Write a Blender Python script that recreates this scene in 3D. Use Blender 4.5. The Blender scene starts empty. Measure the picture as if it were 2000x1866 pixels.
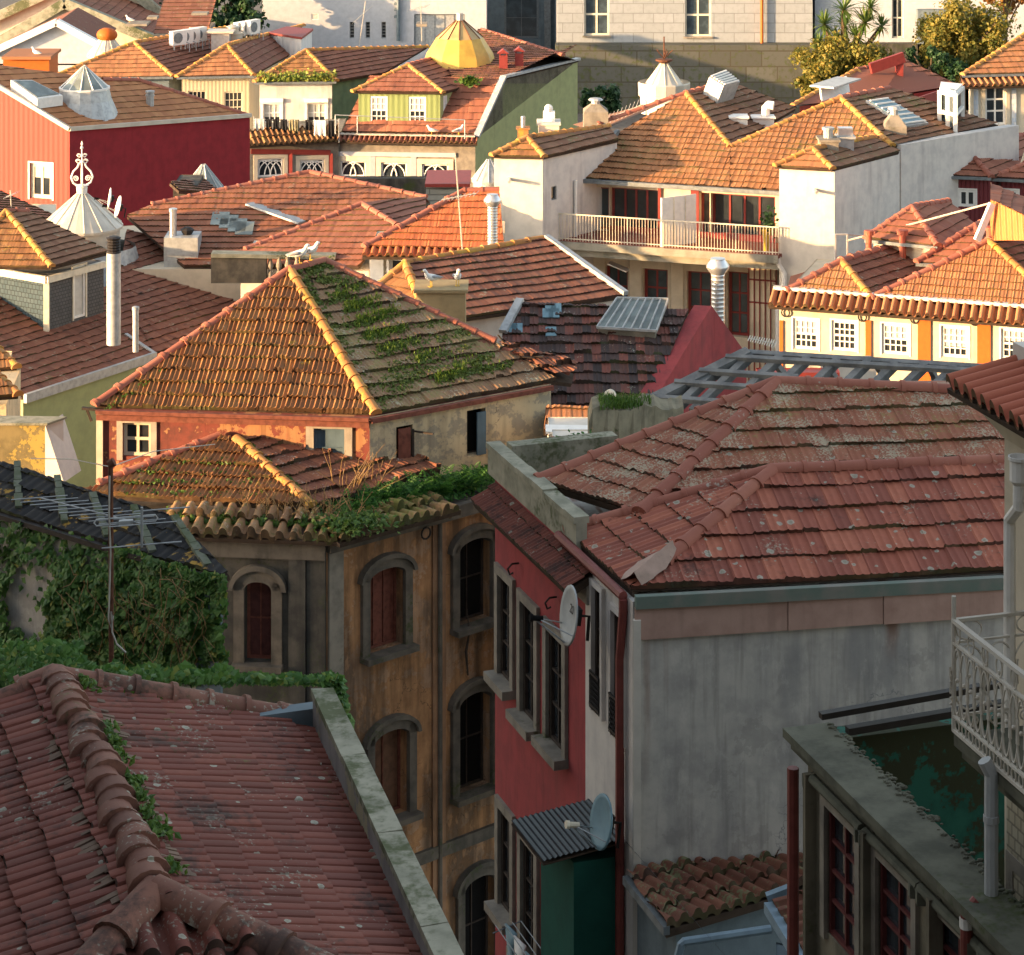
import bpy, math, random
import numpy as np
from mathutils import Vector as V, Matrix

# ------------------------------------------------------------------ camera, sky, sun
F, YH, H = 5000.0, -600.0, 31.0          # focal length and horizon in photograph pixels, eye height in metres
sc = bpy.context.scene
cam = bpy.data.objects.new('camera', bpy.data.cameras.new('camera'))
sc.collection.objects.link(cam)
cam.data.sensor_width = 36; cam.data.lens = F/2000*36
cam.data.shift_y = -(933-YH)/2000
cam.location = (0, 0, H); cam.rotation_euler = (math.radians(90), 0, 0)
cam.data.clip_start = .5; cam.data.clip_end = 3000
sc.camera = cam

SUN_EL, SUN_AZ = math.radians(8.0), math.radians(22)     # azimuth: travel direction measured from +x to +y
sdir = V((math.cos(SUN_AZ)*math.cos(SUN_EL), math.sin(SUN_AZ)*math.cos(SUN_EL), -math.sin(SUN_EL)))
w = bpy.data.worlds.new('World'); sc.world = w; w.use_nodes = True
nt = w.node_tree; bg = nt.nodes['Background']
sky = nt.nodes.new('ShaderNodeTexSky'); sky.sky_type = 'NISHITA'; sky.sun_disc = False
sky.sun_elevation = SUN_EL; sky.dust_density = 2.5; sky.ozone_density = .6
sky.sun_rotation = math.atan2(-sdir.x, -sdir.y)
hs = nt.nodes.new('ShaderNodeHueSaturation'); hs.inputs['Saturation'].default_value = .6
nt.links.new(sky.outputs[0], hs.inputs['Color']); nt.links.new(hs.outputs[0], bg.inputs[0]); bg.inputs[1].default_value = .15
sun = bpy.data.objects.new('sun', bpy.data.lights.new('sun', 'SUN')); sc.collection.objects.link(sun)
sun.data.energy = 3.9; sun.data.angle = math.radians(.5); sun.data.color = (1, .62, .29)
sun.rotation_euler = sdir.to_track_quat('-Z', 'Y').to_euler()
sun.location = (-60, -30, 60)
sc.view_settings.view_transform = 'Standard'; sc.view_settings.look = 'None'
sc.view_settings.exposure = 2.1; sc.view_settings.gamma = 1

# ------------------------------------------------------------------ helpers
R = random.Random(7)
def P(px, py, d): return V(((px-1000)/F*d, d, H-(py-YH)/F*d))
def L(px, py, z): return P(px, py, (H-z)*F/(py-YH))             # pixel ray at height z
def ray(px, py): return V(((px-1000)/F, 1, -(py-YH)/F))
def onplane(px, py, o, n):
    r = ray(px, py); c = V((0, 0, H)); return c + r*((o-c).dot(n)/r.dot(n))
def pnorm(a, b, c):
    n = (b-a).cross(c-a).normalized(); return n if n.z > 0 else -n
def pitchplane(a, b, deg, away=True):
    u = (b-a); u.z = 0; u.normalize(); w_ = V((-u.y, u.x, 0))
    if (w_.y < 0) == away: w_ = -w_
    t = math.radians(deg); up = w_*math.cos(t)+V((0, 0, math.sin(t)))
    n = u.cross(up).normalized(); return n if n.z > 0 else -n

def link(o): sc.collection.objects.link(o); return o
def tag(o, label=None, cat=None, group=None, kind=None):
    if label: o['label'] = label
    if cat: o['category'] = cat
    if group: o['group'] = group
    if kind: o['kind'] = kind
    return o
def root(name, loc, label, cat, group=None, rz=0):
    o = link(bpy.data.objects.new(name, None)); o.location = loc; o.rotation_euler.z = rz
    o.empty_display_size = .3
    return tag(o, label, cat, group)
def wloc(p):
    return V(p.location) if p is not None else V((0, 0, 0))
def obj(name, v, f, mat, parent=None, smooth=None, rnd=None, local=False):
    me = bpy.data.meshes.new(name)
    base = V((0, 0, 0))
    q = parent
    if not local:
        while q is not None: base += V(q.location); q = q.parent
    v = np.asarray(v, dtype=np.float64).reshape(-1, 3) - np.array(base)
    if isinstance(f, np.ndarray): f = f.tolist()
    me.from_pydata(v.tolist(), [], f)
    me.materials.append(mat)
    if smooth is not None:
        me.shade_smooth()
        me.set_sharp_from_angle(angle=math.radians(smooth))
    if rnd is not None:
        a = me.attributes.new('rnd', 'FLOAT', 'FACE'); a.data.foreach_set('value', np.asarray(rnd, dtype=np.float32))
    o = link(bpy.data.objects.new(name, me)); o.parent = parent
    return o

class MB:
    def __init__(s): s.v = []; s.f = []; s.r = []
    def add(s, v, f, r=None):
        b = len(s.v); s.v += [tuple(x) for x in v]; s.f += [tuple(i+b for i in q) for q in f]
        s.r += [R.random() if r is None else r]*len(f)
        return s
    def box(s, c, ax, ay, az):
        c, ax, ay, az = V(c), V(ax), V(ay), V(az)
        v = [c+ax*i+ay*j+az*k for k in (-1, 1) for j in (-1, 1) for i in (-1, 1)]
        f = [(0, 2, 3, 1), (4, 5, 7, 6), (0, 1, 5, 4), (2, 6, 7, 3), (0, 4, 6, 2), (1, 3, 7, 5)]
        return s.add(v, f)
    def abox(s, lo, hi):
        lo, hi = V(lo), V(hi); c = (lo+hi)/2; d = (hi-lo)/2
        return s.box(c, (d.x, 0, 0), (0, d.y, 0), (0, 0, d.z))
    def bar(s, p, q, w_, h_=None, up=(0, 0, 1)):
        p, q = V(p), V(q); h_ = w_ if h_ is None else h_
        d = q-p; t = d.normalized(); up = V(up)
        if abs(t.dot(up)) > .95: up = V((0, 1, 0)) if abs(t.y) < .9 else V((1, 0, 0))
        sd = t.cross(up).normalized(); u = sd.cross(t)
        return s.box((p+q)/2, d/2, sd*w_/2, u*h_/2)
    def tube(s, pts, r, n=6, cap=True):
        pts = [V(p) for p in pts]; rs = r if isinstance(r, (list, tuple)) else [r]*len(pts)
        vs = []; prev = None
        for i, p in enumerate(pts):
            t = (pts[min(i+1, len(pts)-1)]-pts[max(i-1, 0)]).normalized()
            if prev is None:
                a = V((0, 0, 1)) if abs(t.z) < .9 else V((0, 1, 0))
            else: a = prev
            sd = (a - t*a.dot(t)).normalized(); prev = sd; u = t.cross(sd)
            vs += [p+(sd*math.cos(k*2*math.pi/n)+u*math.sin(k*2*math.pi/n))*rs[i] for k in range(n)]
        f = [(i*n+k, i*n+(k+1) % n, (i+1)*n+(k+1) % n, (i+1)*n+k) for i in range(len(pts)-1) for k in range(n)]
        if cap: f += [tuple(range(n))[::-1], tuple(range((len(pts)-1)*n, len(pts)*n))]
        return s.add(vs, f)
    def lathe(s, prof, c, n=16, skip=0, closed=True, rot=0):
        c = V(c); vs = []
        for r, z in prof: vs += [c+V((r*math.cos(rot+k*2*math.pi/n), r*math.sin(rot+k*2*math.pi/n), z)) for k in range(n)]
        f = [(i*n+k, i*n+(k+1) % n, (i+1)*n+(k+1) % n, (i+1)*n+k) for i in range(len(prof)-1) for k in range(n)]
        if closed: f += [tuple(range(n))[::-1], tuple(range((len(prof)-1)*n, len(prof)*n))]
        return s.add(vs, f)
    def prism(s, poly, vec):
        poly = [V(p) for p in poly]; vec = V(vec); n = len(poly)
        v = poly+[p+vec for p in poly]
        f = [tuple(range(n)), tuple(range(2*n-1, n-1, -1))]+[(i, i+n, (i+1) % n+n, (i+1) % n) for i in range(n)]
        return s.add(v, f)
    def quad(s, *p): return s.add(p, [tuple(range(len(p)))])
    def ball(s, c, rx, ry=None, rz=None, n=8, m=6):
        ry = rx if ry is None else ry; rz = rx if rz is None else rz; c = V(c)
        v = [c+V((0, 0, -rz))]
        for j in range(1, m):
            a = -math.pi/2+math.pi*j/m
            v += [c+V((rx*math.cos(a)*math.cos(2*math.pi*k/n), ry*math.cos(a)*math.sin(2*math.pi*k/n), rz*math.sin(a))) for k in range(n)]
        v.append(c+V((0, 0, rz))); t = len(v)-1
        f = [(0, 1+(k+1) % n, 1+k) for k in range(n)]
        for j in range(m-2):
            f += [(1+j*n+k, 1+j*n+(k+1) % n, 1+(j+1)*n+(k+1) % n, 1+(j+1)*n+k) for k in range(n)]
        f += [(t, 1+(m-2)*n+k, 1+(m-2)*n+(k+1) % n) for k in range(n)]
        return s.add(v, f)
    def islands(s):
        up = list(range(len(s.v)))
        def fd(i):
            while up[i] != i: up[i] = up[up[i]]; i = up[i]
            return i
        for q in s.f:
            for j in q[1:]: up[fd(j)] = fd(q[0])
        gs = {}
        for q, r in zip(s.f, s.r): gs.setdefault(fd(q[0]), []).append((q, r))
        out = []
        for k in gs.values():
            m = MB(); ix = {}
            for q, r in k:
                for j in q:
                    if j not in ix: ix[j] = len(m.v); m.v.append(s.v[j])
                m.f.append(tuple(ix[j] for j in q)); m.r.append(r)
            out.append(m)
        return out
    def build(s, name, mat, parent=None, smooth=None, local=False, rnd=False):
        return obj(name, s.v, s.f, mat, parent, smooth, s.r if rnd else None, local)

# ------------------------------------------------------------------ materials
class NT:
    def __init__(s, name, rough=.85, spec=.3, metal=0):
        s.m = bpy.data.materials.new(name); s.m.use_nodes = True; s.t = s.m.node_tree
        s.b = s.t.nodes['Principled BSDF']; s.b.inputs['Roughness'].default_value = rough
        s.b.inputs['Specular IOR Level'].default_value = spec; s.b.inputs['Metallic'].default_value = metal
        s.pos = s.n('NewGeometry').outputs['Position']
    def n(s, typ): return s.t.nodes.new('ShaderNode'+typ)
    def set(s, sock, val):
        if isinstance(val, bpy.types.NodeSocket): s.t.links.new(val, sock)
        elif isinstance(val, (tuple, list)) and len(val) == 3 and sock.type == 'RGBA': sock.default_value = (*val, 1)
        else: sock.default_value = val
    def vec(s, sx, sy, sz, src=None):
        k = s.n('VectorMath'); k.operation = 'MULTIPLY'; s.set(k.inputs[0], src or s.pos); k.inputs[1].default_value = (sx, sy, sz); return k.outputs[0]
    def noise(s, scale, detail=3, src=None, rough=.55, dist=0):
        k = s.n('TexNoise'); s.set(k.inputs['Vector'], src or s.pos); k.inputs['Scale'].default_value = scale
        k.inputs['Detail'].default_value = detail; k.inputs['Roughness'].default_value = rough; k.inputs['Distortion'].default_value = dist
        return k.outputs['Fac']
    def math(s, op, a, b=0.0, c=0.0, clamp=False):
        k = s.n('Math'); k.operation = op; k.use_clamp = clamp
        for i, x in enumerate((a, b, c)): s.set(k.inputs[i], x)
        return k.outputs[0]
    def step(s, x, lo, hi):
        k = s.n('MapRange'); k.interpolation_type = 'SMOOTHSTEP'; s.set(k.inputs[0], x); k.inputs[1].default_value = lo; k.inputs[2].default_value = hi
        return k.outputs[0]
    def mix(s, fac, a, b, blend='MIX'):
        k = s.n('Mix'); k.data_type = 'RGBA'; k.blend_type = blend; s.set(k.inputs[0], fac); s.set(k.inputs[6], a); s.set(k.inputs[7], b); return k.outputs[2]
    def ramp(s, fac, stops):
        k = s.n('ValToRGB'); s.set(k.inputs[0], fac); e = k.color_ramp.elements
        while len(e) < len(stops): e.new(.5)
        for i, (p_, c_) in enumerate(stops): e[i].position = p_; e[i].color = (*c_, 1)
        return k.outputs[0]
    def attr(s, nm):
        k = s.n('Attribute'); k.attribute_name = nm; return k.outputs['Fac']
    def vor(s, scale, src=None, feat='F1'):
        k = s.n('TexVoronoi'); k.feature = feat; s.set(k.inputs['Vector'], src or s.pos); k.inputs['Scale'].default_value = scale; return k
    def bump(s, h, strength=.3, dist=.02):
        k = s.n('Bump'); k.inputs['Strength'].default_value = strength; k.inputs['Distance'].default_value = dist
        s.set(k.inputs['Height'], h); s.t.links.new(k.outputs[0], s.b.inputs['Normal']); return k
    def done(s, col):
        s.set(s.b.inputs['Base Color'], col); return s.m

def tile_mat(name, cols, lichen=.3, lcol=(.42, .40, .33), moss=.3, mcol=(.10, .105, .03), dirt=.4, dcol=(.035, .026, .022), rings=0, fine=10, yel=0):
    if name not in ('tile_patched', 'tile_red_lichen'):
        av = [sum(c[i] for c in cols)/3 for i in range(3)]; cols = [tuple(c[i]*.6+av[i]*.4 for i in range(3)) for c in cols]
    s = NT(name, .8, .25)
    r = s.attr('rnd')
    b = s.ramp(r, [(0, cols[0]), (.5, cols[1]), (1, cols[2])])
    n1 = s.noise(.55, 4); n2 = s.noise(2.3, 4); n3 = s.noise(fine, 5, rough=.65)
    b = s.mix(s.math('MULTIPLY', s.step(n3, .35, .75), .35), b, cols[0])
    if moss:
        m_ = s.math('ADD', s.math('MULTIPLY', n1, .6), s.math('MULTIPLY', n3, .55))
        m_ = s.step(m_, .80-.32*moss, .95-.32*moss)
        b = s.mix(s.math('MULTIPLY', m_, .85), b, s.mix(n2, mcol, tuple(x*1.8 for x in mcol)))
    if lichen:
        l_ = s.math('ADD', s.math('MULTIPLY', n2, .5), s.math('MULTIPLY', s.noise(fine*2.2, 4), .6))
        l_ = s.step(l_, .72-.22*lichen, .80-.22*lichen)
        b = s.mix(s.math('MULTIPLY', l_, .75), b, lcol)
    if yel:
        y_ = s.step(s.math('ADD', n2, s.math('MULTIPLY', n3, .6)), .95-.4*yel, 1.05-.4*yel)
        b = s.mix(s.math('MULTIPLY', y_, .75), b, (.46, .27, .045))
    if rings:
        vo = s.vor(6.5, s.vec(1, 1, 1)); d = vo.outputs['Distance']; c = s.n('SeparateColor'); s.t.links.new(vo.outputs['Color'], c.inputs[0])
        rad = s.math('MULTIPLY', c.outputs[0], .30*rings); on = s.math('GREATER_THAN', c.outputs[1], .45)
        dd = s.math('ADD', d, s.math('MULTIPLY', s.noise(38, 2), .16)); dd = s.math('SUBTRACT', dd, .08)
        disc = s.math('LESS_THAN', dd, rad); inner = s.math('LESS_THAN', dd, s.math('MULTIPLY', rad, .55))
        b = s.mix(s.math('MULTIPLY', s.math('MULTIPLY', disc, on), .75), b, (.36, .36, .29))
        b = s.mix(s.math('MULTIPLY', s.math('MULTIPLY', inner, on), .5), b, (.20, .19, .13))
    if dirt:
        d_ = s.math('ADD', s.math('MULTIPLY', s.noise(1.6, 5), .65), s.math('MULTIPLY', n3, .35))
        b = s.mix(s.math('MULTIPLY', s.step(d_, .62-.18*dirt, .78-.18*dirt), .8), b, dcol)
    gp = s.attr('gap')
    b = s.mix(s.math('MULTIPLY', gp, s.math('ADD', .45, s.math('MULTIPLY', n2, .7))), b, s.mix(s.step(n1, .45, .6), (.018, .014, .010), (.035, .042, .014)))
    s.bump(n3, .35, .01)
    return s.done(b)

def plaster(name, col, col2=None, stain=.4, scol=(.05, .045, .04), streak=True, fine=14, rough=.9, patch=None, pamt=.5, green=0, bumpd=.012, drip=0, crack=0, rust=()):
    s = NT(name, rough, .2)
    col2 = col2 or tuple(x*.72 for x in col)
    n1 = s.noise(.5, 5, rough=.6); n2 = s.noise(2.6, 5, rough=.62); st = s.noise(1.0, 5, s.vec(2.6, 2.6, .28)); n3 = s.noise(fine, 4)
    b = s.mix(s.step(n2, .35, .7), col, col2)
    if patch is not None:
        pm = s.step(s.math('ADD', s.math('ADD', s.math('MULTIPLY', n1, .47), s.math('MULTIPLY', n2, .42)), s.math('MULTIPLY', n3, .16)), .66-.3*pamt, .69-.3*pamt)
        b = s.mix(pm, b, patch)
    if stain:
        k = s.math('ADD', s.math('MULTIPLY', st, .7 if streak else .2), s.math('MULTIPLY', n1 if streak else n2, .4))
        b = s.mix(s.math('MULTIPLY', s.step(k, .62-.2*stain, .85-.2*stain), min(1, .35+.5*stain)), b, scol)
    if drip:
        d1 = s.noise(1.0, 4, s.vec(8, 8, .5)); d2 = s.noise(1.0, 6, s.vec(5, 5, 2.2), rough=.7)
        b = s.mix(s.math('MULTIPLY', s.step(d1, .52, .72), drip), b, tuple(x*.35 for x in col))
        b = s.mix(s.math('MULTIPLY', s.step(d2, .54, .66), drip*.6), b, tuple(min(.8, x*1.35) for x in col))
    if crack:
        dv = s.n('VectorMath'); dv.operation = 'ADD'; s.t.links.new(s.pos, dv.inputs[0]); cx = s.n('CombineXYZ')
        for i_ in range(3): s.set(cx.inputs[i_], s.math('MULTIPLY', s.noise(1.4+.5*i_, 5), 1.3))
        s.t.links.new(cx.outputs[0], dv.inputs[1])
        ve = s.vor(.55, dv.outputs[0], 'DISTANCE_TO_EDGE').outputs['Distance']
        ck = s.math('MULTIPLY', s.math('SUBTRACT', 1, s.step(ve, .001, .006)), s.step(s.noise(.8, 2), .48, .58))
        b = s.mix(s.math('MULTIPLY', ck, crack), b, scol)
        pt_ = s.step(s.math('ADD', s.math('MULTIPLY', s.noise(.9, 6, rough=.68), .8), s.math('MULTIPLY', n3, .2)), .575, .59)
        b = s.mix(s.math('MULTIPLY', pt_, .35*crack), b, tuple(x*.62 for x in col2))
    for (o_, u_, wd_, z0_, z1_) in rust:
        dp_ = s.n('VectorMath'); dp_.operation = 'DOT_PRODUCT'; sb_ = s.n('VectorMath'); sb_.operation = 'SUBTRACT'; s.t.links.new(s.pos, sb_.inputs[0]); sb_.inputs[1].default_value = o_; s.t.links.new(sb_.outputs[0], dp_.inputs[0]); dp_.inputs[1].default_value = u_
        lat = s.math('ABSOLUTE', s.math('ADD', dp_.outputs['Value'], s.math('MULTIPLY', s.math('SUBTRACT', n2, .5), wd_)))
        sz_ = s.n('SeparateXYZ'); s.t.links.new(s.pos, sz_.inputs[0])
        f_ = s.math('MULTIPLY', s.math('SUBTRACT', 1, s.step(lat, wd_*.2, wd_)), s.step(sz_.outputs[2], z0_, z1_))
        b = s.mix(s.math('MULTIPLY', s.math('MULTIPLY', f_, s.step(st, .35, .6)), .8), b, (.17, .06, .025))
    if green:
        g = s.step(s.math('ADD', n1, s.math('MULTIPLY', n3, .35)), .82-.3*green, .95-.3*green)
        b = s.mix(s.math('MULTIPLY', g, .8), b, (.05, .065, .018))
    s.bump(s.math('ADD', s.math('MULTIPLY', n2, 1.0), s.math('MULTIPLY', n3, .4)), .45, bumpd)
    return s.done(b)

def simple(name, col, rough=.6, spec=.35, metal=0, var=.25, sc_=6):
    s = NT(name, rough, spec, metal)
    b = s.mix(s.math('MULTIPLY', s.step(s.noise(sc_, 4), .35, .75), 1), col, tuple(x*(1-var) for x in col))
    return s.done(b)

def corrug(name, col, dirxy, period=.18, stain=.3, rough=.6, depth=.03):
    s = NT(name, rough, .3)
    d = V((dirxy[0], dirxy[1], 0)).normalized()
    k = s.n('VectorMath'); k.operation = 'DOT_PRODUCT'; s.t.links.new(s.pos, k.inputs[0]); k.inputs[1].default_value = d
    wv = s.math('SINE', s.math('MULTIPLY', k.outputs['Value'], 2*math.pi/period))
    n2 = s.noise(1.3, 4, s.vec(2, 2, .4))
    b = s.mix(s.math('MULTIPLY', s.step(n2, .4, .75), stain), col, tuple(x*.5 for x in col))
    s.bump(wv, 1.0, depth)
    return s.done(b)

def brickmat(name, col, col2, mortar, wall_dir, bw=.9, bh=.42, ms=.02, stain=.4, scol=(.05, .05, .045), green=0):
    s = NT(name, .9, .2)
    d = V((wall_dir[0], wall_dir[1], 0)).normalized()
    k = s.n('VectorMath'); k.operation = 'DOT_PRODUCT'; s.t.links.new(s.pos, k.inputs[0]); k.inputs[1].default_value = d
    sp = s.n('SeparateXYZ'); s.t.links.new(s.pos, sp.inputs[0])
    cb = s.n('CombineXYZ'); s.t.links.new(k.outputs['Value'], cb.inputs[0]); s.t.links.new(sp.outputs[2], cb.inputs[1])
    br = s.n('TexBrick'); s.t.links.new(cb.outputs[0], br.inputs['Vector'])
    for nm, vl in (('Scale', 1), ('Mortar Size', ms), ('Brick Width', bw), ('Row Height', bh), ('Mortar Smooth', .2), ('Bias', 0)): br.inputs[nm].default_value = vl
    for nm, vl in (('Color1', col), ('Color2', col2), ('Mortar', mortar)): br.inputs[nm].default_value = (*vl, 1)
    n1 = s.noise(.5, 5, s.vec(2.2, 2.2, .35)); n2 = s.noise(3, 5)
    b = s.mix(s.math('MULTIPLY', s.step(n2, .4, .8), .4), br.outputs['Color'], tuple(x*.6 for x in col))
    b = s.mix(s.math('MULTIPLY', s.step(s.math('ADD', s.math('MULTIPLY', n1, .7), s.math('MULTIPLY', n2, .3)), .62-.2*stain, .8-.2*stain), .85), b, scol)
    if green: b = s.mix(s.math('MULTIPLY', s.step(n2, .6-.2*green, .75-.2*green), .7), b, (.06, .075, .02))
    s.bump(s.math('ADD', s.math('MULTIPLY', br.outputs['Fac'], -1), s.math('MULTIPLY', n2, .5)), .5, .03)
    return s.done(b)

def leafmat(name, cols, trans=.3):
    s = NT(name, .55, .3)
    b = s.ramp(s.attr('rnd'), [(i/(len(cols)-1), c) for i, c in enumerate(cols)])
    s.b.inputs['Subsurface Weight'].default_value = 0
    tr = s.n('BsdfTranslucent'); s.set(tr.inputs[0], b); mx = s.n('MixShader'); mx.inputs[0].default_value = trans
    out = [x for x in s.t.nodes if x.type == 'OUTPUT_MATERIAL'][0]
    s.t.links.new(s.b.outputs[0], mx.inputs[1]); s.t.links.new(tr.outputs[0], mx.inputs[2]); s.t.links.new(mx.outputs[0], out.inputs[0])
    return s.done(b)

def glassmat(name, col=(.02, .025, .03), rough=.06):
    s = NT(name, rough, .6)
    return s.done(s.mix(s.step(s.noise(1.7, 3), .4, .7), col, tuple(x*1.7 for x in col)))

M = {}
# tiles: each triple runs dark to light, picked tile by tile
M['t_old'] = tile_mat('tile_weathered_red', [(.13, .05, .035), (.23, .085, .05), (.33, .14, .07)], .35, moss=.35, dirt=.35, fine=9)
M['t_hip'] = tile_mat('tile_front_hip', [(.17, .07, .032), (.28, .125, .05), (.40, .205, .075)], .25, moss=.12, dirt=.35, fine=11, yel=.04)
M['t_moss'] = tile_mat('tile_mossy', [(.19, .10, .06), (.25, .145, .08), (.32, .20, .11)], .5, (.38, .37, .27), moss=.72, mcol=(.165, .145, .055), dirt=.15, fine=11)
M['t_moss2'] = tile_mat('tile_olive_moss', [(.17, .08, .05), (.22, .11, .06), (.28, .15, .09)], .45, (.3, .29, .2), moss=.62, mcol=(.12, .105, .04), dirt=.25, fine=5)
M['t_org'] = tile_mat('tile_orange', [(.29, .115, .055), (.37, .16, .07), (.46, .22, .095)], .12, moss=.05, dirt=.12, fine=7)
M['t_red'] = tile_mat('tile_red', [(.20, .07, .045), (.27, .10, .06), (.33, .14, .085)], .12, moss=.12, dirt=.25, fine=7)
M['t_redn'] = tile_mat('tile_red_lichen', [(.22, .07, .048), (.31, .095, .06), (.40, .135, .08)], .34, (.36, .34, .26), moss=.12, mcol=(.14, .12, .05), dirt=.42, rings=1.15, fine=12)
M['t_redm'] = tile_mat('tile_red_lichen_crust', [(.22, .08, .05), (.29, .105, .06), (.35, .14, .08)], .72, (.40, .36, .25), moss=.55, mcol=(.20, .155, .055), dirt=.32, rings=.85, fine=15)
M['t_near'] = tile_mat('tile_near_red', [(.10, .036, .027), (.165, .05, .036), (.23, .075, .05)], .34, (.26, .25, .20), moss=.32, mcol=(.11, .095, .03), dirt=.62, rings=.75, fine=14)
M['t_brn'] = tile_mat('tile_brown', [(.15, .055, .035), (.21, .08, .048), (.27, .115, .07)], .4, (.30, .27, .19), moss=.42, mcol=(.11, .095, .04), dirt=.3, fine=5)
M['t_pat'] = tile_mat('tile_patched', [(.045, .034, .033), (.085, .048, .040), (.21, .07, .05)], .3, moss=.1, dirt=.25, fine=8)
M['t_blk'] = tile_mat('tile_tarred', [(.012, .013, .015), (.018, .018, .02), (.03, .027, .024)], .15, (.16, .13, .04), moss=.25, mcol=(.05, .05, .015), dirt=.0, fine=9, yel=.12)
M['t_eave'] = tile_mat('tile_barrel_mossy', [(.20, .105, .055), (.28, .155, .075), (.36, .22, .11)], .35, moss=.8, mcol=(.10, .11, .022), dirt=.45, fine=9)
M['ridge_y'] = tile_mat('ridge_yellow_lichen', [(.34, .135, .045), (.42, .19, .06), (.50, .27, .10)], .25, (.45, .40, .26), moss=.1, dirt=.45, fine=9, yel=.32)
M['ridge_r'] = tile_mat('ridge_red', [(.24, .08, .055), (.31, .11, .075), (.37, .15, .10)], .25, moss=.15, dirt=.2, fine=9, rings=.4)
M['ridge_n'] = tile_mat('ridge_old_near', [(.11, .05, .036), (.19, .08, .055), (.27, .13, .09)], .45, (.3, .29, .23), moss=.45, mcol=(.10, .095, .03), dirt=.75, rings=.6, fine=14)
# plasters and stone
M['p_orange'] = plaster('plaster_ochre_stained', (.46, .24, .115), (.34, .17, .08), .9, (.05, .035, .025), patch=(.44, .27, .17), pamt=.38, drip=.45, crack=.8)
M['p_stone'] = plaster('granite_dark_stained', (.10, .09, .075), (.05, .047, .043), .75, (.025, .025, .025), green=.3)
M['p_granite'] = plaster('granite_trim', (.27, .235, .19), (.17, .15, .125), .35, (.06, .055, .045), green=.12)
M['p_granite_d'] = plaster('granite_trim_dark', (.15, .125, .10), (.09, .078, .065), .5, (.03, .03, .027), green=.2)
M['p_red_peel'] = plaster('plaster_red_peeling', (.20, .055, .042), (.11, .042, .035), .95, (.045, .022, .018), patch=(.36, .18, .085), pamt=.34, fine=9, streak=False, drip=.45)
M['p_cream_peel'] = plaster('plaster_cream_peeling', (.54, .44, .28), (.44, .36, .24), .4, (.13, .11, .085), patch=(.33, .285, .21), pamt=.35, crack=.9)
M['p_pink'] = plaster('plaster_crimson', (.33, .06, .06), (.25, .05, .052), .4, (.15, .05, .048), drip=.22)
M['p_grey'] = plaster('plaster_grey_streaked', (.47, .44, .40), (.34, .32, .30), .55, (.20, .20, .205), fine=10, drip=.4, crack=.8, rust=[(P(1236, 1168, 31)+V((.17, 0, 0)), V((.981, .194, 0)), .07, 17.2, 19.6), (P(1236, 1168, 31)+V((.42, 0, 0)), V((.981, .194, 0)), .05, 18.6, 19.6), (P(1236, 1168, 31)+V((3.3, 0, 0)), V((.981, .194, 0)), .12, 19.0, 19.7)])
M['p_white'] = plaster('plaster_white', (.62, .57, .50), (.53, .49, .43), .22, (.30, .26, .22))
M['p_cream'] = plaster('plaster_cream', (.60, .52, .40), (.52, .45, .34), .2, (.28, .23, .17))
M['p_dirtywhite'] = plaster('plaster_dirty_white', (.62, .57, .52), (.52, .48, .45), .35, (.26, .22, .22))
M['p_green'] = plaster('plaster_sage_green', (.34, .36, .17), (.29, .31, .15), .1, (.17, .17, .09))
M['p_lime'] = plaster('coping_lime_moss', (.33, .31, .235), (.19, .185, .135), .65, (.06, .06, .048), green=.45, streak=False)
M['p_parapet'] = plaster('parapet_mauve_grey', (.25, .225, .215), (.17, .155, .15), .45, (.07, .065, .07), patch=(.30, .26, .17), pamt=.35)
M['p_concrete'] = plaster('concrete_mossy', (.13, .128, .095), (.07, .07, .052), .6, (.03, .032, .025), green=.3, streak=False)
M['p_turq'] = plaster('plaster_turquoise_decayed', (.025, .12, .09), (.015, .065, .05), .9, (.015, .02, .012), patch=(.04, .045, .025), pamt=.60, streak=False)
M['p_tan'] = plaster('facade_tan_granite', (.22, .19, .135), (.13, .115, .08), .7, (.05, .045, .035), green=.15)
M['p_teal'] = plaster('render_blue_grey', (.16, .20, .22), (.12, .15, .17), .3, (.05, .06, .065))
M['zinc'] = simple('zinc_sheet', (.42, .43, .43), .5, .4, .35, .3)
M['zinc_d'] = simple('zinc_dark', (.19, .21, .22), .55, .4, .3, .35)
M['alu'] = simple('bright_steel', (.62, .62, .62), .35, .5, .8, .15)
M['white'] = simple('white_paint', (.78, .75, .70), .5, .3, 0, .12)
M['ivory'] = simple('ivory_paint', (.68, .60, .46), .5, .3, 0, .2)
M['iron'] = simple('dark_iron', (.035, .03, .028), .6, .3, .4, .3)
M['rust'] = simple('rusty_iron', (.14, .06, .035), .8, .2, .2, .5, 12)
M['wood_r'] = simple('wood_faded_red', (.19, .065, .045), .75, .2, 0, .45, 8)
M['wood_d'] = simple('wood_dark', (.055, .04, .032), .75, .2, 0, .4, 8)
M['wood_g'] = plaster('wood_silver_grey', (.19, .195, .195), (.10, .105, .11), .55, (.07, .07, .075), streak=False)
M['wood_b'] = plaster('wood_blue_grey', (.10, .15, .19), (.07, .11, .145), .35, (.03, .04, .045))
M['deck'] = simple('roof_batten_dark', (.07, .048, .035), .9, .1, 0, .4, 5)
M['redpaint'] = simple('red_joinery', (.22, .035, .03), .55, .3, 0, .2)
M['redpipe'] = simple('red_brown_pipe', (.20, .05, .04), .55, .3, 0, .25)
M['orangep'] = simple('orange_paint', (.46, .11, .018), .6, .2, 0, .12)
M['glass'] = glassmat('window_glass')
M['glass_b'] = glassmat('window_glass_bluish', (.035, .05, .06), .1)
M['glass_s'] = glassmat('skylight_glass', (.13, .15, .14), .25)
M['dark'] = simple('dark_interior', (.012, .011, .011), .9, .05, 0, .2)
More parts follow.
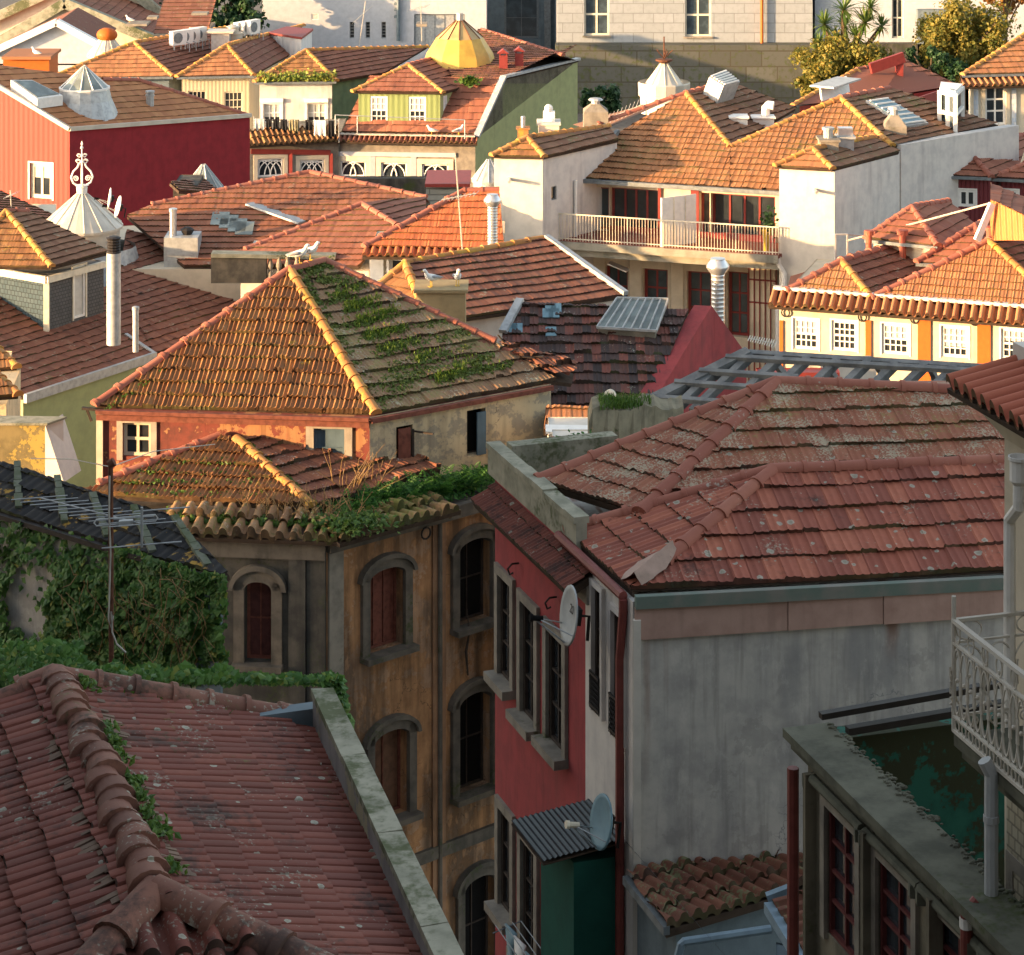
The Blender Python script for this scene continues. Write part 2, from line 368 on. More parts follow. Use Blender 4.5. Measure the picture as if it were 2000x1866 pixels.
M['curtain'] = simple('net_curtain', (.55, .52, .46), .9, .1, 0, .15)
M['cable'] = simple('cable_pale', (.45, .42, .36), .6, .2)
M['leaf_ivy'] = leafmat('ivy_leaf', [(.03, .085, .02), (.065, .15, .03), (.10, .20, .04), (.26, .26, .05)])
M['leaf_moss'] = leafmat('moss_grass', [(.04, .09, .015), (.07, .14, .02), (.12, .18, .03)])
M['leaf_fern'] = leafmat('fern_frond', [(.025, .09, .015), (.04, .13, .02), (.07, .17, .03)])
M['leaf_gold'] = leafmat('golden_leaf', [(.07, .10, .02), (.19, .17, .03), (.34, .25, .05)], .4)
M['leaf_green'] = leafmat('tree_leaf_dark', [(.012, .04, .014), (.02, .055, .018), (.04, .085, .025)], .25)
M['leaf_palm'] = leafmat('palm_leaf', [(.05, .10, .02), (.09, .15, .03), (.16, .20, .05)], .3)
M['straw'] = leafmat('dry_stalk', [(.25, .15, .06), (.35, .22, .10)], .2)
M['bark'] = simple('bark', (.12, .085, .055), .9, .1, 0, .4, 5)
M['gullw'] = simple('gull_white_feathers', (.80, .78, .74), .8, .2, 0, .08)
M['gullg'] = simple('gull_grey_wing', (.33, .34, .36), .8, .2, 0, .15)
M['gully'] = simple('gull_yellow', (.60, .38, .05), .6, .2)
M['dish'] = simple('dish_grey', (.42, .43, .42), .5, .3, 0, .2)
M['dishb'] = simple('dish_blue_grey', (.16, .27, .32), .5, .3, 0, .2)
M['cloth_w'] = simple('cloth_white', (.75, .73, .70), .9, .1, 0, .1)
M['cloth_k'] = simple('cloth_black', (.02, .02, .022), .9, .1, 0, .2)
M['cloth_o'] = simple('cloth_olive', (.22, .20, .12), .9, .1, 0, .2)
M['mortar'] = plaster('mortar_pinkish', (.38, .26, .21), (.25, .18, .14), .6, (.14, .12, .10), streak=False)

# ------------------------------------------------------------------ roof tiles
def _prof(kind, t):
    if kind == 'barrel':
        a = np.where(t < .62, np.sqrt(np.clip(1-((t-.31)/.31)**2, 0, 1)), 0)
        return a - .35*np.where(t >= .62, np.sqrt(np.clip(1-((t-.81)/.19)**2, 0, 1)), 0)
    if kind == 'mars':      # interlocking tile: side roll, twin shallow channels
        roll = np.exp(-((t-.08)/.075)**2); mid = .6*np.exp(-((t-.54)/.09)**2)
        return roll+mid
    if kind == 'roll': return np.sqrt(np.clip(1-(2*t-1)**2, 0, 1))*.9+.1*np.cos(2*np.pi*t)
    return .5+.5*np.cos(2*np.pi*(t-.3))     # wave

def tiles(name, poly, e0, e1, mat, parent, tw=.23, th=.36, amp=.035, stp=.035, kind='mars', ns=6, seed=1, jit=.5, sag=.03, off=0., smooth=40, droop=0):
    """cover a planar convex polygon with courses of tiles parallel to the edge e0-e1"""
    rg = np.random.RandomState(seed)
    O = V(e0); U = (V(e1)-V(e0)); U.normalize()
    far = max(poly, key=lambda p: (p-O-U*(p-O).dot(U)).length)
    N = U.cross(far-O).normalized()
    if N.z < 0: N = -N
    W = N.cross(U)
    if W.z < 0: W = -W
    q = [((p-O).dot(U), (p-O).dot(W)) for p in poly]
    um, ux = min(a for a, b in q), max(a for a, b in q)
    vm, vx = min(b for a, b in q), max(b for a, b in q)
    k0, k1 = math.floor(um/tw), math.ceil(ux/tw)
    us = np.array([(k+j/ns)*tw for k in range(k0, k1) for j in range(ns)]+[k1*tw]); us = us[(us > um+1e-4) & (us < ux-1e-4)]
    us = np.concatenate([[um+1e-4], us, [ux-1e-4]])
    lo = np.full(len(us), 1e9); hi = np.full(len(us), -1e9)
    for i in range(len(q)):
        (ua, va), (ub, vb) = q[i], q[(i+1) % len(q)]
        if abs(ub-ua) < 1e-6: continue
        a, b = min(ua, ub), max(ua, ub)
        s = (us >= a-2e-4) & (us <= b+2e-4); vv = va+(vb-va)*(us-ua)/(ub-ua)
        lo[s] = np.minimum(lo[s], vv[s]); hi[s] = np.maximum(hi[s], vv[s])
    hi = np.maximum(hi, lo)
    nc = int(math.ceil((vx-vm)/th))
    raw = []; frac = []; crs = []
    raw.append(vm); frac.append(-.6); crs.append(0)
    for j in range(nc):
        raw += [vm+j*th, vm+(j+1)*th]; frac += [1., 0.]; crs += [j, j]
    raw = np.array(raw); frac = np.array(frac); crs = np.array(crs)
    tk = np.floor(us/tw+1e-6).astype(int)-k0; t = us/tw-np.floor(us/tw+1e-6); t = np.clip(t, 0, 1)
    nt_ = k1-k0+2
    jt = rg.rand(nc+1, nt_)*jit
    jr = rg.rand(nc+1, nt_)
    vc = np.clip(raw[:, None]+((rg.rand(nc+1, nt_)-.5)*.07*jit)[crs[:, None], tk[None, :]]*(frac[:, None] > .5), lo[None, :], hi[None, :])
    fr = np.where(frac[:, None] < 0, frac[:, None], 1-(vc-(vm+crs*th)[:, None])/th); fr = np.clip(fr, -1, 1)
    hgt = amp*_prof(kind, t)[None, :]*(1-.25*(1-fr)) + stp*fr*(1+jt[crs[:, None], tk[None, :]])
    hgt += (jt[crs[:, None], tk[None, :]]-.25*jit)*.012
    ph = rg.rand(4)*6
    hgt += sag*(np.sin(us[None, :]*.9+ph[0]+vc*.5)+.7*np.sin(vc*1.3+ph[1]-us[None, :]*.45)+.4*np.sin(us[None, :]*2.3+ph[2]))/2
    hgt += off
    X = np.array(O)[None, None, :]+np.array(U)*us[None, :, None]+np.array(W)*vc[..., None]+np.array(N)*hgt[..., None]
    if droop: X[..., 2] -= droop*np.clip(1-(vc-vm)/.5, 0, 1)**2
    nr, nu = vc.shape
    a = np.arange(nu-1); fs = []; rn = []; gpa = []
    for r in range(nr-1):
        live = (np.abs(vc[r+1]-vc[r]) > 1e-4) | ((raw[r] > lo-1e-4) & (raw[r] < hi+1e-4) & (raw[r+1] == raw[r]))
        l2 = live[:-1] | live[1:]
        i = a[l2]
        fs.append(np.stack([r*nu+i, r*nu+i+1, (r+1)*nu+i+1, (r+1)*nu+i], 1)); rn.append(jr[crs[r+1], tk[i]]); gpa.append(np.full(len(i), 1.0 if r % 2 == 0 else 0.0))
    fs = np.concatenate(fs); rn = np.concatenate(rn)
    # orient upward
    p0, p1, p2 = X.reshape(-1, 3)[fs[0, 0]], X.reshape(-1, 3)[fs[0, 1]], X.reshape(-1, 3)[fs[0, 3]]
    if np.dot(np.cross(np.array(U), np.array(W)), np.array(N)) < 0: fs = fs[:, ::-1]
    o = obj(name, X.reshape(-1, 3), fs, mat, parent, smooth, rn)
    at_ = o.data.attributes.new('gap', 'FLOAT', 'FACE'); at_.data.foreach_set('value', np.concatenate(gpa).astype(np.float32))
    return o

def ridge(pts, mat, parent, r=.12, ln=.38, name='ridge_tiles', seed=3, lift=.03, jit=.4, lip=1.18):
    """half-round cap tiles laid from the low end to the high end of each line"""
    rg = random.Random(seed); n = 8
    for p, q in pts:
        mb = MB()
        p, q = V(p), V(q)
        if p.z > q.z+1e-3: p, q = q, p
        d = q-p; Ln = d.length; T = d.normalized(); k = max(1, round(Ln/ln)); s = Ln/k
        sd = T.cross(V((0, 0, 1))).normalized(); up = sd.cross(T)
        for i in range(k):
            jx = (rg.random()-.5)*.03*jit*2; jz = rg.random()*.02*jit
            o = p+T*(i*s)+sd*jx+up*(lift+jz)
            vs = []
            for (a, rr) in ((-.05*s, r*lip), (.09*s, r*lip), (.1*s, r*1.0), (s*1.02, r*.92)):
                for m in range(n+1):
                    th = math.pi*(-.06+1.12*m/n)
                    vs.append(o+T*a+sd*math.cos(th)*rr+up*(math.sin(th)*rr*.85-.3*r))
            m_ = n+1
            fs = [(j*m_+c, j*m_+c+1, (j+1)*m_+c+1, (j+1)*m_+c) for j in range(3) for c in range(n)]
            fs = [x[::-1] for x in fs]
            fs.append(tuple(range(m_)))
            mb.add(vs, fs)
        mb.build(name, mat, parent, 50, rnd=True)

# ------------------------------------------------------------------ houses
SPLIT = {'pillar', 'pilaster', 'tile_strip', 'colour_panel', 'window_hood', 'tile_band', 'pale_band', 'joinery_panel', 'gable', 'broken_batten', 'rafter_end', 'broken_shutter', 'gutter', 'verge', 'parapet', 'street_parapet', 'roof_back', 'rusty_flashing', 'flashing', 'eave_board', 'cornice', 'ridge_mortar', 'coping', 'moulding', 'trim_board', 'roof_slope'}
class House:
    """body on a footprint; openings cut in its faces; windows, roofs and fittings as parts"""
    def __init__(s, name, label, cat, pts, zt, mat, z0=0., group=None, lip=.0, mats=None, wall_labels=None):
        pts = [V((p[0], p[1], 0)) for p in pts]
        ar = sum(pts[i].x*pts[(i+1) % len(pts)].y-pts[(i+1) % len(pts)].x*pts[i].y for i in range(len(pts)))
        s.pts = pts; s.ccw = ar > 0; s.n = len(pts)
        s.zt = zt if isinstance(zt, (list, tuple)) else [zt]*s.n
        s.z0 = z0; s.mat = mat; s.op = {}; s.wn = []; s.mats = mats or {}; s.wl = wall_labels or {}
        c = sum(pts, V((0, 0, 0)))/len(pts); c.z = z0
        s.r = root(name, c, label, cat, group)
    def edge(s, e):
        a, b = s.pts[e], s.pts[(e+1) % s.n]; u = (b-a).normalized(); n = V((u.y, -u.x, 0))
        if not s.ccw: n = -n
        return a, b, u, n
    def sz(s, e, px, py):
        a, b, u, n = s.edge(e); p = onplane(px, py, a, n); return (p-a).dot(u), p.z
    def at(s, e, px, py, out=0):
        a, b, u, n = s.edge(e); return onplane(px, py, a, n)+n*out
    def hole(s, e, x0, y0, x1, y1, depth=.18, back=None):
        p = s.sz(e, x0, y0); q = s.sz(e, x1, y1)
        r = (min(p[0], q[0]), max(p[0], q[0]), min(p[1], q[1]), max(p[1], q[1]), depth)
        a, b, u, n = s.edge(e); ln = (b-a).length
        r = (max(.02, r[0]), min(ln-.02, r[1]), r[2], r[3], depth)
        s.op.setdefault(e, []).append(r); return r
    def walls(s):
        core = MB(); byedge = {}
        for e in range(s.n):
            a, b, u, n = s.edge(e); ln = (b-a).length; za, zb = s.zt[e], s.zt[(e+1) % s.n]
            mb = core if e not in s.mats else byedge.setdefault(e, MB())
            ops = s.op.get(e, [])
            ss = sorted(set([0., ln]+[o[0] for o in ops]+[o[1] for o in ops]))
            zz = sorted(set([s.z0]+[o[2] for o in ops]+[o[3] for o in ops]))
            zz = [z for z in zz if z < min(za, zb)-.01]
            def pt(t, z, dd=0): return a+u*t+V((0, 0, z))-n*dd
            for i in range(len(ss)-1):
                s0, s1 = ss[i], ss[i+1]
                if s1-s0 < 1e-5: continue
                for j in range(len(zz)):
                    z0 = zz[j]; top = j == len(zz)-1
                    cm = (s0+s1)/2
                    z1 = None if top else zz[j+1]
                    zm = (z0+(min(za, zb) if top else z1))/2
                    if any(o[0]-1e-5 < cm < o[1]+1e-5 and o[2] < zm < o[3] for o in ops): continue
                    t0 = za+(zb-za)*s0/ln if top else z1; t1 = za+(zb-za)*s1/ln if top else z1
                    mb.add([pt(s0, z0), pt(s1, z0), pt(s1, t1), pt(s0, t0)], [(0, 1, 2, 3) if s.ccw else (3, 2, 1, 0)], .5)
            for (p0, p1, q0, q1, dp) in ops:
                q1 = min(q1, min(za, zb))
                for x, y in (((p0, q0), (p1, q0)), ((p1, q0), (p1, q1)), ((p1, q1), (p0, q1)), ((p0, q1), (p0, q0))):
                    mb.quad(pt(*x), pt(*y), pt(*y, dp), pt(*x, dp))
        cap = [p+V((0, 0, z-.02)) for p, z in zip(s.pts, s.zt)]
        core.add(cap, [tuple(range(s.n))], .5)
        o = core.build('wall', s.mat, s.r)
        for e, mb in byedge.items():
            w_ = mb.build('wall', s.mats[e], s.r)
            if e in s.wl: w_['label'] = s.wl[e]
        return o
    # a window from two opposite corner pixels
    def win(s, e, x0, y0, x1, y1, cols=2, rows=2, fr='white', gl='glass', fw=.06, depth=.15, mw=.03, sur=None, sw=.14, sd=.04, sill=None, arch=0, fill=None, name='window', label=None, split=None, curtain=None, mp=.035):
        p0, p1, q0, q1, dp = s.hole(e, x0, y0, x1, y1, depth)
        a, b, u, n = s.edge(e)
        def pt(t, z, o=0): return a+u*t+V((0, 0, z))+n*o
        f = MB(); o = -depth+.03
        def bx(t0, t1, z0, z1, oo, th): f.box(pt((t0+t1)/2, (z0+z1)/2, oo), u*(t1-t0)/2, V((0, 0, (z1-z0)/2)), n*th/2)
        bx(p0, p0+fw, q0, q1, o, .06); bx(p1-fw, p1, q0, q1, o, .06)
        bx(p0+fw, p1-fw, q0, q0+fw, o, .058); bx(p0+fw, p1-fw, q1-fw, q1, o, .058)
        g0, g1, h0, h1 = p0+fw, p1-fw, q0+fw, q1-fw
        for i in range(1, cols):
            t = g0+(g1-g0)*i/cols; bx(t-mw/2, t+mw/2, h0, h1, o, mp)
        zs = [h0+(h1-h0)*i/rows for i in range(1, rows)]
        for k, z in enumerate(zs):
            m_ = mw*1.8 if split is not None and k == split else mw
            bx(g0, g1, z-m_/2, z+m_/2, o+.002, mp)
        wo = f.build(name, M[fr], s.r)
        if label: wo['label'] = label
        g = MB().quad(pt(g0, h0, -depth+.015), pt(g1, h0, -depth+.015), pt(g1, h1, -depth+.015), pt(g0, h1, -depth+.015))
        g.build('pane', M[gl] if fill is None else M[fill], wo)
        if curtain:
            c = MB(); z_ = h0+(h1-h0)*curtain
            c.quad(pt(g0, z_, -depth+.02), pt(g1, z_, -depth+.02), pt(g1, h1, -depth+.02), pt(g0, h1, -depth+.02)); c.build('curtain', M['curtain'], wo)
        if arch:      # fill the corners above a round head and mould it
            mb = MB(); nseg = 10; rise = arch*(q1-q0); zc = q1-rise; hw = (p1-p0)/2; mid = (p0+p1)/2
            arc = [(mid-hw*math.cos(math.pi*i/nseg), zc+rise*math.sin(math.pi*i/nseg)) for i in range(nseg+1)]
            for i in range(nseg):
                (t0, z0), (t1, z1) = arc[i], arc[i+1]
                pf = [pt(t0, z0, .015), pt(t1, z1, .015), pt(t1, q1+.001, .015), pt(t0, q1+.001, .015)]
                mb.prism(pf, -n*(depth-.01))
            mb.build('arch_spandrel', M[sur] if sur else s.mat, wo)
        if sur:
            m2 = MB()
            def sb(t0, t1, z0, z1, th=sd):
                m2.box(pt((t0+t1)/2, (z0+z1)/2, th/2-.01), u*(t1-t0)/2, V((0, 0, (z1-z0)/2)), n*(th/2+.01))
            sb(p0-sw, p0, q0-sw*.6, q1); sb(p1, p1+sw, q0-sw*.6, q1)
            if arch:
                nseg = 12; rise = arch*(q1-q0); zc = q1-rise; hw = (p1-p0)/2; mid = (p0+p1)/2
                for i in range(nseg):
                    th0, th1 = math.pi*i/nseg, math.pi*(i+1)/nseg
                    def pp(th, k, o_): return pt(mid-(hw+sw*k)*math.cos(th), zc+(rise+sw*k*1.1)*math.sin(th), o_)
                    m2.prism([pp(th0, 0, sd), pp(th1, 0, sd), pp(th1, 1, sd), pp(th0, 1, sd)], -n*(sd+.01))
                    m2.prism([pp(th0, 1, sd+.07), pp(th1, 1, sd+.07), pp(th1, 1.45, sd+.07), pp(th0, 1.45, sd+.07)], -n*(sd+.08))
            else: sb(p0-sw, p1+sw, q1, q1+sw, sd*1.02)
            m2.build('surround', M[sur], wo)
        if sill:
            m3 = MB(); m3.box(pt((p0+p1)/2, q0-.05-.0, sd+.04), u*((p1-p0)/2+sw*1.1), V((0, 0, .06)), n*(sd+.06)); m3.build('sill', M[sill], wo)
        return wo
    def slope(s, poly, e0, e1, mat, **k):
        nm = k.pop('name', 'roof_slope'); dk = k.pop('deck', .09)
        o = tiles(nm, poly, e0, e1, M[mat], s.r, **k)
        if dk:
            n = pnorm(poly[0], poly[1], poly[2]); mb = MB(); mb.prism([p-n*.035 for p in poly], -n*dk); mb.build('roof_deck', M['deck'], o)
        return o
    def part(s, name, mb, mat, **k):
        if name in SPLIT: return [m.build(name, M[mat], s.r, **k) for m in mb.islands()][0]
        return mb.build(name, M[mat], s.r, **k)

def hiproof(h, A, B, C, D, E, dB, pitch=28, mf='t_org', mr='t_brn', mhip='ridge_y', mrid='ridge_y', r=.12, seed=1, tw=.23, th=.37, ns=5, back=None, front=True, right=True, deck=True, hl=None, **k):
    """front hip A-B-C and right slope B-D-E-C, given as pixels; the eave is level at depth dB under B"""
    Bp = P(*B, dB); z = Bp.z; Ap = L(*A, z); Dp = L(*D, z)
    n1 = pitchplane(Ap, Bp, pitch); Cp = onplane(*C, Bp, n1)
    n2 = pnorm(Bp, Dp, Cp); Ep = onplane(*E, Bp, n2)
    if front: h.slope([Ap, Bp, Cp], Ap, Bp, mf, tw=tw, th=th, ns=ns, seed=seed, **k)
    if right: h.slope([Bp, Dp, Ep, Cp], Bp, Dp, mr, tw=tw, th=th, ns=ns, seed=seed+1, **k)
    Gp = Ap+(Dp-Bp)
    if deck:
        mb = MB(); mb.quad(Ap, Cp, Ep, Gp); mb.quad(Dp, Gp, Ep); h.part('roof_back', mb, mr if mr in M else 'deck')
    ls = [(Bp, Cp)] if right and front else []
    if front: ls.append((Ap, Cp))
    ridge(ls, M[mhip], h.r, r=r, seed=seed, **(hl or {}))
    ridge([(Cp, Ep)], M[mrid], h.r, r=r, seed=seed+5, **(hl or {}))
    return dict(A=Ap, B=Bp, C=Cp, D=Dp, E=Ep, G=Gp, z=z, n1=n1, n2=n2)
# ------------------------------------------------------------------ ground, and two unseen blocks added to shade and dim the near quarter
g = MB(); g.quad((-900, -300, 0), (900, -300, 0), (900, 1800, 0), (-900, 1800, 0))
tag(g.build('ground', plaster('ground_setts', (.16, .14, .12), (.11, .10, .09), .3)), kind='structure')

hh = House('shade_block_left', 'tall unseen block added left of the view to shade the near quarter', 'building',
           [(-70, -60), (-38, -60), (-38, 39.6), (-70, 26.7)], 62, M['p_granite_d'])
hh.walls()  # added out of view; far edge follows the sun to set the shadow line
ch = House('sky_block_behind', 'large unseen block added behind the viewpoint to dim the near skylight', 'building', [(-34, -30), (10, -30), (10, -4), (-34, -4)], 49, M['p_granite_d'])
ch.walls()  # added behind the camera to hide sky and darken the foreground

# ------------------------------------------------------------------ near roof, bottom left
M['mortar_d'] = plaster('mortar_brown', (.19, .125, .09), (.12, .08, .06), .4, (.05, .04, .03), streak=False)
def near_roof():
    dr = 7.6; z = H-dr
    R1 = L(112, 1322, z); R2 = L(300, 1738, z)
    u = (R2-R1).normalized(); rt = V((-u.y, u.x, 0))
    if rt.x < 0: rt = -rt
    tp = math.tan(math.radians(17.5))
    nR = V((rt.x*tp, rt.y*tp, 1)).normalized(); nL = V((-rt.x*tp, -rt.y*tp, 1)).normalized()
    T = onplane(612, 1412, R1, nR); T2 = onplane(812, 1900, R1, nR)
    # parapet runs parallel to the ridge
    wdt = (T-R1).dot(rt); E0 = R1+rt*wdt-V((0, 0, wdt*tp)); ln = 9.0
    E1 = E0+u*ln
    wl = 4.2; W0 = R1-rt*wl-V((0, 0, wl*tp)); W1 = W0+u*ln
    fr = 2.6; X = R2+u*fr-V((0, 0, fr*tp*1.0))
    HR = R2+u*fr+rt*wdt*1.0-V((0, 0, wdt*tp)); HLt = R2+u*fr-rt*fr-V((0, 0, fr*tp))
    HR = R2+u*fr+rt*fr-V((0, 0, fr*tp))
    body = [R1-rt*wl, R1+rt*(wdt-.1), R1+rt*(wdt-.6)+u*ln, R1-rt*wl+u*ln]
    h = House('foreground_house', 'near house with a dull red tiled roof and thick barrel ridge, bottom left', 'house', body, z-wl*tp-.3, M['p_granite_d'])
    h.walls()
    top = z-.47+.12
    ca, cb = L(613, 1350, top+.06), L(862, 1884, top+.06); cd = (cb-ca); cd.z = 0; cl = cd.length; cd.normalize(); cr = V((-cd.y, cd.x, 0)); cr = cr if cr.x > 0 else -cr
    def onR(p): return V((p.x, p.y, R1.z-(nR.x*(p.x-R1.x)+nR.y*(p.y-R1.y))/nR.z))
    # right slope: clipped by the hip that springs from the ridge end
    h.slope([R1, R2, HR, onR(cb+cr*.05), onR(ca+cr*.05)], R1, R2, 't_near', tw=.108, th=.28, amp=.042, stp=.022, kind='roll', ns=8, seed=11, jit=.32, sag=.02)
    h.slope([R1, W0, W0+u*((HLt-W0).dot(u)), HLt, R2], R1, R2, 't_near', tw=.108, th=.30, amp=.044, stp=.028, kind='roll', ns=8, seed=12, jit=.5, sag=.02)
    h.slope([HLt, HR, R2], HLt, HR, 't_near', tw=.20, th=.42, amp=.085, stp=.03, kind='barrel', ns=12, seed=13, jit=.9, sag=.015)
    ridge([(R2, R1)], M['ridge_n'], h.r, r=.135, ln=.20, seed=21, lift=.035, jit=1.0, lip=1.09)
    ridge([(HLt, R2-u*-.05), (HR, R2+u*.05)], M['ridge_n'], h.r, r=.125, ln=.46, seed=22, lift=.04, jit=1.2, lip=1.2)
    ridge([(E0+u*.05, R1+u*.02), (W0+u*.05, R1+u*.02)], M['ridge_n'], h.r, r=.10, ln=.30, seed=23, lift=.05, jit=1.4, lip=1.25)
    # mortar bedding on both sides of the ridge
    mb = MB(); rg = random.Random(4)
    for sgn in (1, -1):
        for i in range(46):
            t = rg.random()*(R2-R1).length; o = R1+u*t; w0 = .11; w1 = .2+rg.random()*.16
            a = o+rt*sgn*w0-V((0, 0, w0*tp-.035)); b = o+rt*sgn*w1-V((0, 0, w1*tp-.028))
            mb.bar(a, b, .03+rg.random()*.04, .010)
    o = mb.build('ridge_mortar', M['mortar_d'], h.r); o['kind'] = 'stuff'
    # parapet with pale coping
    zi = E0.z-.15
    pw = MB(); a = ca-cd*.05; b = cb; ln = cl+.05
    # drop the inner face from the coping
    pw.prism([V((a.x, a.y, 0)), V((b.x, b.y, 0)), V((b.x, b.y, 0))+cr*.15, V((a.x, a.y, 0))+cr*.15], (0, 0, top))
    pa = h.part('parapet', pw, 'p_parapet')
    cp = MB(); rg = random.Random(8); t = 0
    while t < ln:
        l_ = 1.25+rg.random()*.3; l_ = min(l_, ln-t)
        if l_ < .05: break
        p0 = a+cd*t; p1 = a+cd*(t+l_-.012)
        q = [V((p.x, p.y, top+.002+(rg.random()-.5)*.012)) for p in (p0-cr*.015, p1-cr*.015, p1+cr*.165, p0+cr*.165)]
        cp.prism(q, (0, 0, .055)); t += l_
    cp.build('coping', M['p_lime'], pa)
    # back parapet, where the ivy climbs over
    bw = MB(); c0 = V((ca.x, ca.y, 0))-cd*.05; bw.prism([V((c0.x, c0.y, 0))+rt*.17, V((c0.x, c0.y, 0))-rt*3.0, V((c0.x, c0.y, 0))-rt*3.0-u*.14, V((c0.x, c0.y, 0))+rt*.17-u*.14], (0, 0, top-.10))
    h.part('back_parapet', bw, 'p_teal')
    return dict(h=h, R1=R1, R2=R2, u=u, rt=rt, tp=tp, E0=E0, c0=c0, top=top)
NR = near_roof()

# ------------------------------------------------------------------ crimson and grey house, centre right
def crimson():
    A = P(1236, 1168, 31); z = A.z
    dirF = V((-.327, .945, 0)).normalized()
    t = 5.2; B = A+dirF*t
    C = L(1990, 1128, z)
    n = V((-dirF.y, dirF.x, 0)); n = n if n.x < 0 else -n
    Mx = A+dirF*1.62
    D = C+dirF*t*1.0
    h = House('crimson_house', 'tall house with crimson street front, big grey side wall and red lichen spotted roofs', 'house',
              [A, C, D, B, Mx], z-.05, M['p_grey'], mats={3: M['p_pink'], 4: M['p_dirtywhite']}, wall_labels={3: 'crimson painted wall with tall stone framed windows', 4: 'narrow whitish wall strip beside the corner'})
    k = dict(cols=2, rows=3, fr='wood_d', sur='p_granite', sw=.13, sd=.05, sill='p_granite', fw=.06, depth=.07)
    for q in ((977, 1121, 1001, 1343), (1021, 1172, 1048, 1421), (1072, 1228, 1103, 1477), (978, 1576, 1001, 1798), (1022, 1636, 1048, 1890)):
        h.win(3, *q, **k)
    k.update(sur='p_dirtywhite', sw=.07, sill=None)
    for q in ((1161, 1142, 1178, 1398), (1199, 1190, 1219, 1450)): h.win(4, *q, **k)
    h.walls()
    # iron window guards
    for (x0, y0, x1, y1) in ((1160, 1310, 1178, 1398), (1198, 1352, 1219, 1450)):
        a = h.at(4, x0, y0, .06); b = h.at(4, x1, y1, .06); b2 = V((b.x, b.y, a.z)); mb = MB()
        mb.bar(a, b2, .025); mb.bar(V((a.x, a.y, b.z+.05)), V((b.x, b.y, b.z+.05)), .025)
        for i in range(9):
            p = a.lerp(b2, i/8); mb.bar(p, V((p.x, p.y, b.z)), .012)
            if i < 8:
                p2 = a.lerp(b2, (i+.5)/8)
                for j in range(7): mb.tube([V((p2.x, p2.y, b.z+.06+.065*j+.03*math.sin(q_))) + (b2-a).normalized()*.03*math.cos(q_) for q_ in [0, 1.26, 2.5, 3.77, 5.03, 6.28]], .006, 4, False)
        h.part('window_guard', mb, 'iron')
    u = (C-A).normalized()
    # near roof part
    zr = z+.0
    e0 = L(1232, 1150, zr+.045); e1 = L(1995, 1111, zr+.045)
    n1 = pitchplane(e0, e1, 22)
    pk = onplane(1510, 916, e0, n1); rr = onplane(2000, 898, e0, n1)
    h.slope([e0, e1, rr, pk], e0, e1, 't_redn', tw=.215, th=.43, amp=.022, stp=.03, kind='mars', ns=12, seed=31, jit=.8, sag=.02, deck=.02)
    f0 = L(1104, 1036, zr+.06)
    n2 = pnorm(e0, f0, pk)
    h.slope([e0, f0, pk], f0, e0, 't_redn', tw=.11, th=.42, amp=.022, stp=.02, kind='wave', ns=6, seed=32, jit=.7, sag=.015)
    ridge([(f0, pk), (e0.lerp(pk, .22), pk), (pk, rr)], M['ridge_r'], h.r, r=.10, ln=.42, seed=33, lift=.02)
    # mortar patch over the hip foot
    mp = MB(); rg = random.Random(5); pts = [e0.lerp(pk, .02+i/9*.26) for i in range(10)]
    sd = (pk-e0).cross(V((0, 0, 1))).normalized()
    rows = []
    for i, p in enumerate(pts):
        wd = .06+.09*math.sin(math.pi*min(1, (i+2)/11))*(1+.4*rg.random())
        row = []
        for c in (-1.7, -1, -.4, 0, .4, 1):
            x = p+sd*wd*c; n_ = n1 if (n1.dot(x-e0) if False else (x-e0).dot(V((u.x, u.y, 0)))*1.0 > (p-e0).dot(V((u.x, u.y, 0)))) else n2
            x.z = e0.z-(n_.x*(x.x-e0.x)+n_.y*(x.y-e0.y))/n_.z+(.115 if abs(c) < 1 else .075 if abs(c) == 1 else .05)+(.05 if c == 0 else 0)+.015*rg.random(); row.append(x)
        rows.append(row)
    v = [q for r_ in rows for q in r_]; mp.add(v, [(i*6+j, i*6+j+1, (i+1)*6+j+1, (i+1)*6+j) for i in range(9) for j in range(5)])
    h.part('hip_mortar', mp, 'mortar', smooth=60)
    # back roof part
    bz = H-10.62
    b0 = L(1250, 1000, bz)
    u = (C-A).normalized(); b1 = b0+u*7.0
    n3 = pitchplane(b0, b1, 24); pk2 = onplane(1518, 745, b0, n3); rr2 = onplane(2010, 768, b0, n3)
    g0 = L(1050, 938, bz); g1 = L(1130, 1024, bz)
    h.slope([b0, b1, rr2, pk2], b0, b1, 't_redm', tw=.215, th=.36, amp=.02, stp=.03, kind='mars', ns=10, seed=35, jit=.9, sag=.02)
    h.slope([g0, g1, b0, pk2] if False else [g0, b0, pk2], g0, b0, 't_redm', tw=.11, th=.36, amp=.02, stp=.02, kind='wave', ns=6, seed=36, jit=.7, sag=.015)
    ridge([(b0, pk2), (g0, pk2), (pk2, rr2)], M['ridge_r'], h.r, r=.105, ln=.42, seed=37, lift=.02)
    gd = L(2010, 800, bz-.3)
    mb = MB(); gx = g0+V((4.4, 5.0, 0)); mb.quad(g0, pk2, rr2, gx+V((3, 0, 0))); h.part('roof_back', mb, 't_redm')
    # upper wall under the back roof
    # parapet on the street front
    e = 3; a_, b_, uu, nn = h.edge(3)
    p0 = h.at(3, 962, 990); p1 = h.at(4, 1128, 1110)
    st = MB(); tz = H-10.66
    L_ = (V((p1.x, p1.y, 0))-V((p0.x, p0.y, 0))).length; ud = (V((p1.x, p1.y, 0))-V((p0.x, p0.y, 0))).normalized(); rg = random.Random(3); t = -.15
